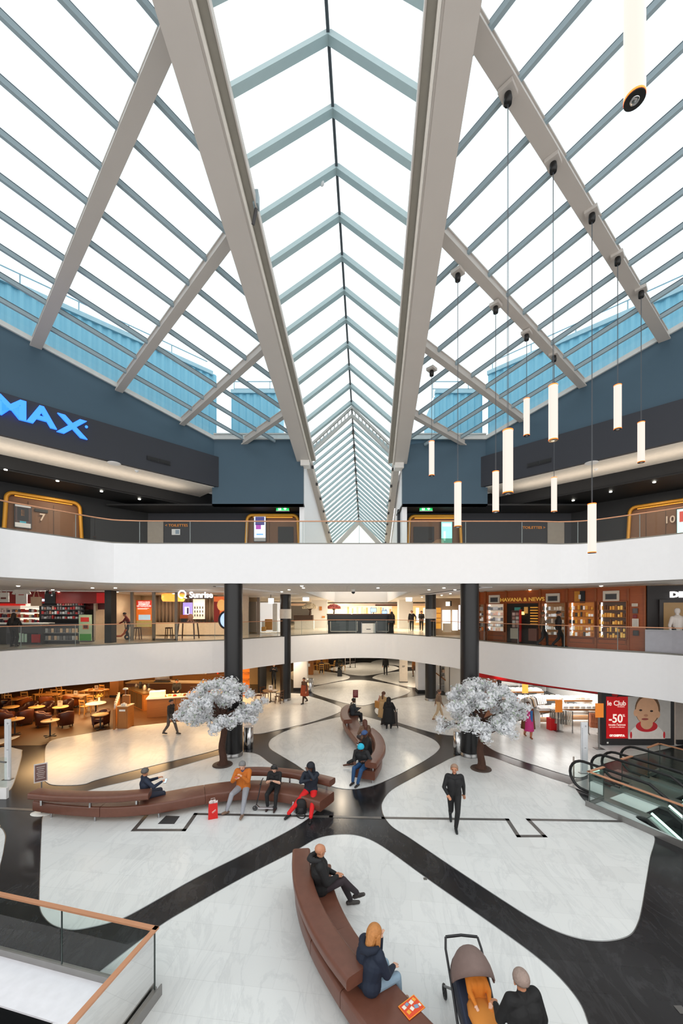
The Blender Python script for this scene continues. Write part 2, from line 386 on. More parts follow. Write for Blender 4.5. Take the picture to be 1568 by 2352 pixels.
# ================================================================ second gallery
L2P = [(-40,9.5),(-330,None)]
def l2(x, ytop): k = (EYE+2.65-EYE)*F/(HY-ytop); return at(x, ytop, k)
E2 = [Vector((p.x, p.y, 0)) for p in smooth([l2(*q) for q in [(-420,1120),(-250,1162),(-120,1192),(0,1214),(80,1225),(150,1234),(215,1243),(262,1248)]], 4)]+\
     [Vector((p.x, p.y, 0)) for p in smooth([l2(*q) for q in [(320,1249.5),(600,1250),(900,1250),(1230,1250)]], 3)]+\
     [Vector((p.x, p.y, 0)) for p in smooth([l2(*q) for q in [(1285,1251),(1350,1249),(1450,1239),(1568,1226),(1700,1208),(1900,1170),(2050,1130)]], 4)]
HOLE2 = [(-2.15,22.4),(-.8,50),(5.8,50),(3.8,22.4)]
poly = [(p.x, p.y) for p in E2]+[(34, 5),(34, 60),(-34, 60),(-34, 5)]
struct(MB().prism(poly, CEIL1, Z2, holes=[HOLE2]).build('floor_upper_gallery', PLASTER))
fascia(offs(E2, -.04), CEIL1-.01, EYE+2.65, 'trim_2', WHITE)
# ceilings of the first gallery: light grey metal strip panels with a shadow gap
def strip_mat():
    m = mat((222,217,211), .55, key='striped_ceiling'); nt = m.node_tree
    geo = nt.nodes.new('ShaderNodeNewGeometry'); w = nt.nodes.new('ShaderNodeTexWave'); w.inputs['Scale'].default_value = 2.2; w.bands_direction = 'X'
    nt.links.new(geo.outputs['Position'], w.inputs[0])
    bp = nt.nodes.new('ShaderNodeBump'); bp.inputs['Strength'].default_value = .35; bp.inputs['Distance'].default_value = .03
    nt.links.new(w.outputs[1], bp.inputs['Height']); nt.links.new(bp.outputs[0], nt.nodes['Principled BSDF'].inputs['Normal']); return m
ceilP = [(p.x, p.y) for p in offs(E2, 1.15)]+[(30, 7),(30, 52),(-30, 52),(-30, 7)]
struct(MB().prism(ceilP, CEIL1-.02, CEIL1-.004, holes=[[(-2.3,22.2),(-.95,50.2),(5.95,50.2),(3.95,22.2)]]).build('ceiling', strip_mat()))
SG = mat((40,38,36), .6)
for a, b in [((-34,19.6),(-6.4,22.6)), ((16.4,15.2),(8.7,22.0)), ((-5.6,17.2),(-3.3,25.2)), ((6.2,17.6),(5.2,26))]:
    struct(MB().bar(Vector((a[0],a[1],CEIL1-.03)), Vector((b[0],b[1],CEIL1-.03)), .09, .02).build('trim_3', SG))
    d = (Vector(b)-Vector(a)).normalized(); n = Vector((d.y,-d.x))*.35
    struct(MB().bar(Vector((a[0]+n.x,a[1]+n.y,CEIL1-.035)), Vector((b[0]+n.x,b[1]+n.y,CEIL1-.035)), .5, .03).build('trim_4', WHITE))
# far end walls and side walls
struct(MB().box((0,58,2.5),(68,.3,12)).build('wall_far', WARMWHITE))
struct(MB().box((-30,32,3),(.3,56,7)).build('wall_left_outer', WARMWHITE))
struct(MB().box((30,32,3),(.3,56,7)).build('wall_right_outer', WARMWHITE))
BEIGE = mat((206,176,132), .6, var=.04)
BROWNW = mat((74,58,44), .6)
struct(MB().box((-18.3,33.6,1.2),(23,.3,2.5)).build('wall_cafe', mat((150,104,56), .6)))
struct(MB().box((-7.1,31.6,1.2),(2.0,.3,2.5)).build('wall_cafe_side', BEIGE))
struct(MB().box((-6.1,30.2,1.2),(.14,2.6,2.5)).build('trim_5', NEARBLACK))
struct(MB().box((-3.05,29.5,1.2),(1.0,1.0,2.5)).build('wall_pier', WARMWHITE))
struct(MB().box((5.85,28.9,1.2),(.62,1.0,2.5)).build('wall_pier_right', WHITE))
struct(MB().box((-3.05,29.5,.1),(1.04,1.04,.2)).build('baseboard_pier', NEARBLACK))
struct(MB().box((5.85,28.9,.08),(.66,1.04,.16)).build('baseboard_pier_right', NEARBLACK))
# columns: black, round, through two storeys, with a steel foot ring
def column(x, y, r, label, z1=CEIL1):
    t = thing('round_column', label, 'column', (x, y, 0), 'black round columns')
    MB().lathe([(r,.16),(r,z1)], (x,y,0), 40).build('shaft', BLACKCOL, t)
    MB().lathe([(r+.015,.0),(r+.015,.16),(r,.165)], (x,y,0), 40).build('foot_ring', BRUSHED, t)
    return t
p = at(536,1400,16.0); cl_ = column(p.x, p.y, .365, 'nearer left black round column behind the white blossom tree')
p = at(1078,1400,16.0); cr_ = column(p.x, p.y, .365, 'nearer right black round column behind the white blossom tree')
p = at(655.5,1400,25.9); c3_ = column(p.x, p.y, .35, 'far left black round column beside the cafe table on the ground floor')
p = at(988.5,1400,25.9); c4_ = column(p.x, p.y, .35, 'far right black round column in front of the white pier')
for c, x, n in [(c3_, 655.5, 'a'), (c4_, 988.5, 'b')]:
    q = at(x, 1400, 25.9)
    MB().lathe([(.375,EYE+(1403-1421)/F*25.5),(.375,EYE+(1403-1399)/F*25.5)], (q.x, q.y, 0), 40).build('notice_band', mat((228,222,212), .5), c)

# ================================================================ second floor walls (dark) and bulkheads
ZE = EYE+8.95
CLx, CRx, YB = -6.5, 7.35, 20.0
def roofL(x, y): return EYE+8.95+.206*(20-y)-.0675*(x+6.5)
def roofR(x, y): return EYE+8.95+.22*(20-y)+.1245*(x-7.35)
S2 = 1.4142
wl = lambda t: (CLx-t/S2, YB-t/S2)      # along the left 45 degree wall toward the camera
wr = lambda t: (CRx+t/S2, YB-t/S2)
def wall45(fn, roof, side, t1=24):
    mb = MB(); n = 12
    for i in range(n):
        a, b = fn(t1*i/n), fn(t1*(i+1)/n)
        o = (-.25, .25) if side < 0 else (.25, .25)
        z0 = EYE+7.4
        A = [Vector((a[0],a[1],z0)), Vector((b[0],b[1],z0)), Vector((b[0]+o[0],b[1]+o[1],z0)), Vector((a[0]+o[0],a[1]+o[1],z0))]
        T = [Vector((a[0],a[1],roof(*a)-.05)), Vector((b[0],b[1],roof(*b)-.05)), Vector((b[0]+o[0],b[1]+o[1],roof(*b)-.05)), Vector((a[0]+o[0],a[1]+o[1],roof(*a)-.05))]
        mb.hexa(A+T)
    return mb
struct(wall45(wl, roofL, -1).build('wall_left', TEAL)); struct(wall45(wr, roofR, 1).build('wall_right', TEAL))
# frontal teal walls with the corridor opening between them
for x0, x1, nm in [(-6.6,-1.95,'wall_back_left'), (3.12,7.45,'wall_back_right')]:
    struct(MB().box(((x0+x1)/2,20.15,EYE+(5.38+8.9)/2),(x1-x0,.3,8.9-5.38)).build(nm, TEAL))
# charcoal bulkheads under the teal 45 degree walls; white soffit, dark stepped ceiling behind
SOFF = mat((240,232,222), .6)
for s, fn, nm in [(-1, wl, 'left'), (1, wr, 'right')]:
    o = Vector((.02*-s, -.02)); b = 1.5
    P = [fn(-.25), fn(24), (fn(24)[0]+s*b, fn(24)[1]+b), (fn(-.25)[0]+s*b, fn(-.25)[1]+b)]
    fr = [(fn(-.28)[0]-s*.12, fn(-.28)[1]-.12), (fn(24)[0]-s*.12, fn(24)[1]-.12), (fn(24)[0]+s*.25, fn(24)[1]+.25), (fn(-.28)[0]+s*.25, fn(-.28)[1]+.25)]
    if s > 0: P = P[::-1]; fr = fr[::-1]
    P = P[::-1]; fr = fr[::-1]
    struct(MB().prism(fr, EYE+6.32, EYE+7.85).build('wall_bulkhead_'+nm, CHAR))
    struct(MB().prism(P, EYE+6.30, EYE+6.33).build('ceiling_soffit_'+nm, SOFF))
    # dark step and lower ceiling
    P2 = [(fn(-2)[0]+s*b, fn(-2)[1]+b), (fn(24)[0]+s*b, fn(24)[1]+b), (fn(24)[0]+s*(b+.2), fn(24)[1]+b+.2), (fn(-2)[0]+s*(b+.2), fn(-2)[1]+b+.2)]
    P3 = [(fn(-1)[0]+s*b, fn(-1)[1]+b), (fn(24)[0]+s*b, fn(24)[1]+b), (fn(24)[0]+s*9, fn(24)[1]+9), (fn(-1)[0]+s*9, fn(-1)[1]+9)]
    if s < 0: P2 = P2[::-1]; P3 = P3[::-1]
    struct(MB().prism(P2, EYE+5.75, EYE+6.6).build('wall_step_'+nm, NEARBLACK))
    struct(MB().prism(P3, EYE+5.7, EYE+5.78).build('ceiling_lobby_'+nm, NEARBLACK))
# recess ceiling behind the frontal teal walls, lobby back walls
for x0, x1, nm in [(-12,-1.92,'left'), (3.1,13,'right')]:
    struct(MB().box(((x0+x1)/2,21.1,EYE+5.42),(x1-x0,2.2,.08)).build('ceiling_recess_'+nm, NEARBLACK))
    struct(MB().box(((x0+x1)/2,21.75,EYE+4.0),(x1-x0,.3,3.2)).build('wall_lobby_'+nm, CHAR))
bl = lambda d: (d-32.4, d); br_ = lambda d: (34.4-d, d)
for fn, nm in [(bl,'left'), (br_,'right')]:
    a, b = fn(22), fn(8)
    struct(MB().bar(Vector((a[0],a[1],EYE+4.15)), Vector((b[0],b[1],EYE+4.15)), .2, 3.4).build('wall_lobby_side_'+nm, NEARBLACK))
# corridor side walls (white), running back under the corridor skylight
for x0, nm in [(-1.95,'left'), (3.12,'right')]:
    mb = MB(); pts = [(x0+.072*(d-20), d) for d in (20.31,24,28,32,35)]
    for a, b in zip(pts[:-1], pts[1:]):
        za, zb = EYE+8.0+.211*(20-a[1]), EYE+8.0+.211*(20-b[1])
        w = -.25 if x0 < 0 else .25
        mb.hexa([(a[0],a[1],Z2),(b[0],b[1],Z2),(b[0]+w,b[1],Z2),(a[0]+w,a[1],Z2),(a[0],a[1],za),(b[0],b[1],zb),(b[0]+w,b[1],zb),(a[0]+w,a[1],za)])
    struct(mb.build('wall_corridor_'+nm, WHITE))
for x0, x1, nm in [(-14,-2.4,'left'), (3.5,16,'right')]:
    struct(MB().box(((x0+x1)/2,25.5,EYE+8.13),(x1-x0,10,.3)).build('ceiling_flat_roof_'+nm, GREYD))
# spot lamps of the dark lobby
LAMPG = mat((255,246,230), .4, emit=9)
for x, y, d in [(13,1078,14.6),(132,1104,16.5),(233,1128,18.4),(320,1146,20.3),(205,1164,20.8),(1237,1179-0,0),(1316,1149,19.9),(1402,1129,18.5),(1502,1107,17)]:
    if not d: continue
    z = EYE+5.68; dd = F*5.68/(HY-y); p = at(x, y, dd)
    o = MB().cyl((p.x,p.y,z-.03), .06, .03, 12).build('downlight', LAMPG)
    tag(o, 'small round spot lamp set in the dark lobby ceiling', 'ceiling light', 'lobby spot lamps')
light('lobby_lamp', 'AREA', (-12.5,17.6,EYE+5.6), 40, SOFT, .4); light('lobby_lamp', 'AREA', (14,17.6,EYE+5.6), 40, SOFT, .4)
# ================================================================ glazed roof
AX = Vector((.072, 1, -.211))                     # direction of ridge and main beams
def beamL(d): return Vector((-1.87+.072*(d-20), d, EYE+8.07+.211*(20-d)))
def beamR(d): return Vector((2.92+.072*(d-20), d, EYE+7.95+.211*(20-d)))
def ridge(d): return Vector((.51+.072*(d-20), d, EYE+10.6+.211*(20-d)))
def girder(fn, s, name, nm):
    # main beam: box girder with a light lip and a cable channel on the inner side
    t = MB(); a, b = fn(-3), fn(20.2)
    up = Vector((0, .211, 1)).normalized()
    t.bar(a, b, .52, .85, up); g = struct(t.build(nm, STEEL))
    i = Vector((s, 0, 0))
    MB().bar(a+i*.30-up*.42, b+i*.30-up*.42, .06, .07, up).build('lip', mat((232,228,220), .4), g)
    MB().bar(a+i*.42-up*.30, b+i*.42-up*.30, .22, .08, up).build('cable_channel', mat((150,146,136), .5), g)
    MB().bar(a+i*.53-up*.28, b+i*.53-up*.28, .03, .22, up).build('lip', STEEL, g)
    MB().bar(a-i*.10-up*.43, b-i*.10-up*.43, .62, .03, up).build('flange', STEEL, g)
    if s < 0:
        MB().bar(a+i*.46-up*.22, b+i*.46-up*.22, .05, .05, up).build('light_strip', mat((245,243,236), .3, emit=.6), g)
    # knuckle at the wall head and the lighter beam running on into the corridor
    MB().box(b+Vector((0,-.1,-.25)), (.45,.5,.8)).build('wall_shoe', mat((224,222,218), .5), g)
    c = fn(20.3)+Vector((.05*s,0,.1)); d = fn(34.5)+Vector((.05*s,0,.1))
    MB().bar(c, d, .32, .5, up).build('corridor_beam', mat((178,174,168), .5), g)
    MB().bar(c+i*.2-up*.2, d+i*.2-up*.2, .1, .06, up).build('lip', mat((225,222,216), .4), g)
    for k in range(7):
        q = fn(21+k*1.7)+Vector((.05*s,0,.1))+i*.2-up*.3
        MB().box(q, (.12,.16,.12)).build('bracket', GREYD, g)
    for k in range(6):
        q = fn(10.6+k*1.7)+i*.44-up*.2
        MB().box(q, (.1,.16,.1)).build('bracket', mat((140,138,132), .5), g)
    return g
girder(beamL, 1, 'x', 'trim_main_beam_left'); girder(beamR, -1, 'x', 'trim_main_beam_right')

def inter(P, d, Q, e):      # plan intersection of lines P+t d, Q+u e -> t
    den = d.x*e.y-d.y*e.x; w = Q-P; return (w.x*e.y-w.y*e.x)/den
def sloped(side):
    s = side; roof = roofL if s < 0 else roofR; fn = wl if s < 0 else wr; bm = beamL if s < 0 else beamR
    g0 = MB(); C = Vector((CLx if s < 0 else CRx, YB)); n = Vector((-s, -1)).normalized(); d = Vector((-s, 1)).normalized()   # n inward, d along wall away from camera
    B0 = Vector((bm(20).x+s*.25, 20)); Bd = Vector((.072, 1))
    def P(q, dz=0): return Vector((q.x, q.y, roof(q.x, q.y)+dz))
    # glass sheet: wall line, frontal eave, main beam
    far = C-d*26; pts = [C, Vector((B0.x, 20)), B0+Bd*-24, far]
    vs = [P(q) for q in pts]; gl = MB(); gl.add(vs, [(0,1,2,3) if s > 0 else (3,2,1,0)]); vs2 = [v+Vector((0,0,.03)) for v in vs]; gl.add(vs2, [(0,1,2,3)])
    wname = 'window_1' if s < 0 else 'window_2'
    root = struct(bpy.data.objects.new(wname, None)); COL.objects.link(root); root.location = (C.x, C.y, ZE)
    gl.build('glass', ROOFGLASS, root)
    for k in range(0, 19):
        Q = C+n*(1.1*k)
        t1 = inter(Q, d, B0, Bd); te = (20-Q.y)/d.y
        t1 = min(t1, te) if te > 0 else t1
        if k == 0: t1 = 0
        a, b = Q-d*26, Q+d*t1
        if (b-a).length < .5: continue
        a3, b3 = P(a,-.09), P(b,-.09)
        if k:
            MB().bar(a3, b3, .085, .13).bar(a3+Vector((0,0,.085)), b3+Vector((0,0,.085)), .055, .05, mi=1).build('glazing_bar', [BARS, DARKBAR], root)
        else:
            MB().bar(a3+Vector((0,0,-.05)), b3+Vector((0,0,-.05)), .16, .18).build('eave_rail', mat((206,208,206), .45), root)
    a, b = P(C,-.12), P(Vector((B0.x, 20)),-.12); a.z = b.z = ZE-.12
    MB().bar(a, b, .2, .2).build('eave_rail', mat((206,208,206), .45), root)
    MB().bar(a+Vector((0,-.06,.16)), b+Vector((0,-.06,.16)), .1, .08).build('eave_rail', STEEL, root)
    return root, P
winL, PL = sloped(-1); winR, PR = sloped(1)
def roofhit(x, y, roof):   # where the ray of a photo point meets a roof plane
    u = (x-CX)/F; k = (HY-y)/F; lo, hi = 2., 40.
    for _ in range(60):
        m = (lo+hi)/2
        if EYE+k*m > roof(u*m, m): hi = m
        else: lo = m
    return Vector((u*lo, lo, EYE+k*lo))
RAFT = [(winL, roofL, (378,70),(70,806),.36), (winL, roofL, (530,522),(258,902),.3), (winL, roofL, (610,782),(405,972),.24), (winL, roofL, (656,938),(545,1016),.22),
        (winR, roofR, (1095,40),(1545,795),.36), (winR, roofR, (1016,520),(1355,890),.3), (winR, roofR, (972,778),(1215,965),.24), (winR, roofR, (945,938),(1083,1018),.22)]
EPL = mat((226,226,222), .5); rafters = []
for win, rf, a, b, w in RAFT:
    A = roofhit(*a, rf)+Vector((0,0,-.32)); B = roofhit(*b, rf)+Vector((0,0,-.32)); dr = (B-A).normalized()
    A2 = A-dr*.35
    mb = MB().bar(A2, B, w, .06).bar(A2+Vector((0,0,.17)), B+Vector((0,0,.17)), w*.5, .3).bar(A2+Vector((0,0,.3)), B+Vector((0,0,.3)), w*.7, .04)
    r = mb.build('rafter', STEEL, win)
    sx = Vector((dr.y, -dr.x, 0)).normalized()
    if b[1] < 1000:
        M = Matrix((sx, Vector((dr.x, dr.y, 0)).normalized(), Vector((0,0,1)))).transposed()
        MB().box(B+Vector((0,0,-.05))+dr*.05, (w*1.75,.05,.5), M=M).build('end_plate', EPL, r)
        mb = MB()
        for sx_ in (-1, 1):
            for z in (-.2, .1): mb.box(B+sx*sx_*w*.68+Vector((0,0,z-.05))-dr*.0, (.05,.12,.05), M=M)
        mb.build('bolt', GREYD, r)
    rafters.append((A, B))
# central ridge skylight: gable ribs, ridge bar, glass
w3 = struct(bpy.data.objects.new('window_3', None)); COL.objects.link(w3); w3.location = ridge(12)
def gable(win, d0, d1, step, wd, dp, gw=2.05, first=None):
    n = int((d1-d0)/step)
    eL = lambda d: beamL(d)+Vector((.15,0,.25)); eR = lambda d: beamR(d)+Vector((-.15,0,.25))
    for i in range(n+1):
        d = d0+i*step; r = ridge(d); L, R = eL(d-.6), eR(d-.6)
        m = MB().bar(L, r, wd, dp, AX.cross(r-L)).bar(r, R, wd, dp, AX.cross(R-r))
        m.bar(L+Vector((0,0,dp*.55)), r+Vector((0,0,dp*.55)), wd*.5, .05, AX.cross(r-L), 1).bar(r+Vector((0,0,dp*.55)), R+Vector((0,0,dp*.55)), wd*.5, .05, AX.cross(R-r), 1)
        m.build('gable_rib', [mat((170,192,196), .4, var=.04), DARKBAR], win)
    a, b = ridge(d0-step), ridge(d1)
    MB().bar(a, b, .07, .16).build('ridge_bar', DARKBAR, win)
    up = Vector((0,0,.12))
    MB().quad(eL(d0-step-.6)+up, eL(d1-.6)+up, b+up, a+up).quad(a+up, b+up, eR(d1-.6)+up, eR(d0-step-.6)+up).build('glass', ROOFGLASS, win)
gable(w3, 4.4, 19.95, 1.11, .17, .16)
# gable truss frame at the mouth of the corridor
m = MB()
r0, L0, R0 = ridge(20.3), beamL(20.0)+Vector((.15,0,.25)), beamR(20.0)+Vector((-.15,0,.25))
for dz, th in ((-.42,.12), (0,.1)):
    for e in (L0, R0): m.bar(e+Vector((0,0,dz)), r0+Vector((0,0,dz)), .2, th)
for e in (L0, R0):
    for k in range(12):
        q = e.lerp(r0, (k+.5)/12.5); m.bar(q+Vector((0,0,-.42)), q, .05, .05, (1,0,0))
m.build('gable_truss', mat((190,192,190), .5), w3)
w4 = struct(bpy.data.objects.new('window_4', None)); COL.objects.link(w4); w4.location = ridge(27)
gable(w4, 20.9, 33.6, .62, .1, .12)
rE, LE, RE = ridge(33.8), beamL(33.8), beamR(33.8)
MB().bar(LE, rE, .35, .2, AX).bar(rE, RE, .35, .2, AX).build('end_gable', STEEL, w4)
MB().add([LE, RE, rE], [(0,1,2)]).build('glass', ROOFGLASS, w4)
for k in range(9):
    MB().box(ridge(22+k*1.3)+Vector((0,0,-.14)), (.12,.3,.16)).build('ridge_bracket', GREYD, w4)
# small cameras hung under the ridge ribs
DOME = mat((225,228,230), .3)
for x, y, d, lab in [(739,420,11.0,'small white dome camera under a gable rib high in the ridge skylight'), (770,752,15.4,'tiny white dome camera under a gable rib further along the ridge skylight')]:
    p = at(x, y, d); t = thing('security_camera', lab, 'camera', p)
    MB().ell(p, (.07,.07,.09)).build('dome', DOME, t); MB().bar(p+Vector((0,0,.05)), p+Vector((0.12,.05,.32)), .025, .025).build('stem', GREYD, t)
p = at(577,460,9.6)+Vector((.12,0,0)); t = thing('junction_box', 'pale box clamped on the inner side of the left main roof beam', 'junction box', p)
MB().box(p, (.13,.2,.34)).build('box', BARS, t); MB().bar(p+Vector((0,0,-.2)), p+Vector((-.1,.1,-.5)), .06, .06).build('clamp', GREYD, t)
# ================================================================ corrugated plant rooms outside, on the flat roof
CORR = mat((140,200,222), .55, var=.06, scale=.6)
def corrugated(a, b, z0, z1, name, label, cap=True):
    t = thing(name, label, 'building', (a[0], a[1], z0), 'corrugated plant rooms on the roof')
    A, B = Vector((a[0],a[1],0)), Vector((b[0],b[1],0)); L = (B-A).length; d = (B-A)/L; n = Vector((d.y,-d.x,0)); vs = []; fs = []
    k = 0; s = 0.
    while s < L:
        for ds, o in ((0,0),(.10,.07),(.22,.07),(.32,0)):
            if s+ds <= L+.3: vs += [A+d*(s+ds)+n*o+Vector((0,0,z0)), A+d*(s+ds)+n*o+Vector((0,0,z1))]
        s += .42
    for i in range(0, len(vs)-2, 2): fs.append((i, i+2, i+3, i+1))
    MB().add(vs, fs).build('cladding', CORR, t)
    MB().bar(A+Vector((0,0,z1)), B+Vector((0,0,z1)), .3, .22).build('coping', mat((176,208,220), .5), t)
    # body behind the cladding so the wall has depth
    c = (A+B)/2-n*1.6
    ang = math.atan2(d.y, d.x); MB().box((c.x,c.y,(z0+z1)/2-.1), (L,2.9,z1-z0-.2), ang).build('body', CORR, t)
    m = MB()
    for z in (.55, 1.0): m.bar(A+Vector((0,0,z1+z))-n*.6, B+Vector((0,0,z1+z))-n*.6, .04, .04)
    k = 0.
    while k < L: m.bar(A+d*k-n*.6+Vector((0,0,z1)), A+d*k-n*.6+Vector((0,0,z1+1.0)), .04, .04); k += 2.2
    m.build('guard_rail', mat((150,175,185), .5), t)
    return t
ZR = EYE+8.3
corrugated((-29.5,1.5), (-7.6,23.0), ZR, EYE+13.9, 'plant_room', 'long pale blue corrugated plant room seen through the left roof glass')
corrugated((-6.6,23.5), (-3.9,23.5), ZR, EYE+13.1, 'plant_room', 'short pale blue corrugated plant room end beside the left main beam')
corrugated((8.6,23.0), (30.5,1.5), ZR, EYE+13.9, 'plant_room', 'long pale blue corrugated plant room seen through the right roof glass')
corrugated((5.6,23.5), (8.4,23.5), ZR, EYE+13.1, 'plant_room', 'short pale blue corrugated plant room end beside the right main beam')
# ================================================================ balustrades
def length(path): return sum((b-a).length for a, b in zip(path[:-1], path[1:]))
def resample(path, step):
    out = [path[0]]; acc = 0.
    for a, b in zip(path[:-1], path[1:]):
        L = (b-a).length; s = step-acc
        while s <= L: out.append(a.lerp(b, s/L)); s += step
        acc = (acc+L) % step if False else (L-(s-step))
    out.append(path[-1]); return out
def balustrade(path, z0, h, label, step=2.2, rail=COPPER, rw=.07, rh=.035, curb=None, gm=GLASS, group=None):
    P = [Vector((p.x, p.y, 0)) for p in path]; c = P[len(P)//2]
    t = thing('glass_balustrade', label, 'railing', (c.x, c.y, z0), group)
    R = resample(P, .25)
    mb = MB()
    for a, b in zip(R[:-1], R[1:]): mb.bar(a+Vector((0,0,z0+h)), b+(b-a)*.02+Vector((0,0,z0+h)), rw, rh)
    mb.build('handrail', rail, t)
    mb = MB()
    for a, b in zip(R[:-1], R[1:]): mb.bar(a+Vector((0,0,z0+.03)), b+(b-a)*.02+Vector((0,0,z0+.03)), .05, .06)
    mb.build('base_channel', mat((120,118,112), .4, .7), t)
    n = max(1, round(length(P)/step)); k = len(R)/n
    for i in range(n):
        seg = R[int(i*k):int((i+1)*k)+1]
        if len(seg) < 2: continue
        mb = MB()
        for a, b in zip(seg[:-1], seg[1:]):
            mb.quad(a+Vector((0,0,z0+.05)), b+Vector((0,0,z0+.05)), b+Vector((0,0,z0+h-.01)), a+Vector((0,0,z0+h-.01)))
        mb.build('glass_panel', gm, t)
        if i: MB().bar(seg[0]+Vector((0,0,z0+.05)), seg[0]+Vector((0,0,z0+h-.02)), .014, .02, (1,0,0)).build('glass_joint', mat((150,160,158), .3), t)
    return t
balustrade([p for p in offs(E2, .08) if -17 < p.x < 19], EYE+2.65, .93, 'glass balustrade with copper handrail on the upper gallery edge')
p1 = [p for p in offs(E1, .1) if -21 < p.x < 20]
balustrade(p1, Z1+.01, 1.03, 'glass balustrade with copper handrail along the curved first gallery')
# ================================================================ wells with escalators
def P3(q, z): return Vector((q[0], q[1], z))
CURB = mat((150,148,146), .35, .7)
def well_guard(runs, label, loc, joints):
    t = thing('well_guardrail', label, 'railing', P3(loc, 0))
    for r in runs:
        mb = MB()
        for a, b in zip(r[:-1], r[1:]):
            d = (P3(b,0)-P3(a,0)).normalized(); mb.bar(P3(a,1.05)-d*.035, P3(b,1.05)+d*.035, .075, .03)
        mb.build('handrail', COPPER, t)
        mb = MB()
        for a, b in zip(r[:-1], r[1:]): mb.bar(P3(a,.07), P3(b,.07), .06, .14)
        mb.build('curb', CURB, t)
        for a, b in zip(r[:-1], r[1:]):
            A, B = P3(a,0), P3(b,0); L = (B-A).length; n = max(1, round(L/joints))
            for i in range(n):
                p, q = A.lerp(B, i/n+.002), A.lerp(B, (i+1)/n-.002)
                MB().quad(p+Vector((0,0,.13)), q+Vector((0,0,.13)), q+Vector((0,0,1.04)), p+Vector((0,0,1.04))).build('glass_panel', GREENGLASS, t)
                MB().bar(p+Vector((0,0,.13)), p+Vector((0,0,1.03)), .016, .02, (1,0,0)).build('panel_edge', mat((60,70,68), .3), t)
    return t
well_guard([[ev(.02,.76), ev(.02,.02), ev(11.5,.02)]], 'glass guard with copper handrail in front of the escalators at the right', ev(0,0), 2.4)
well_guard([[lv(9,.03), lv(.03,.03), lv(.03,9)]], 'large glass guard with copper handrail at the bottom left corner', lv(0,0), 1.75)
well_guard([[ev(-.3,4.02), ev(-.35,4.86), ev(8,4.86)]], 'glass guard with copper handrail beyond the escalators below the red poster', ev(1,4.86), 1.6)
well_guard([[ev(-.1,2.0), ev(-.1,2.55)]], 'short copper capped glass guard between the two escalators', ev(.1,2.4), 3)
# outer curb face, brushed steel, of the right well
MB().bar(P3(ev(-.05,-.03),.085), P3(ev(11.5,-.03),.085), .02, .17).build('curb_cladding', CURB, fl)
MB().bar(P3(lv(-.03,-.03),.085), P3(lv(-.03,9),.085), .02, .17).build('curb_cladding', CURB, fl)
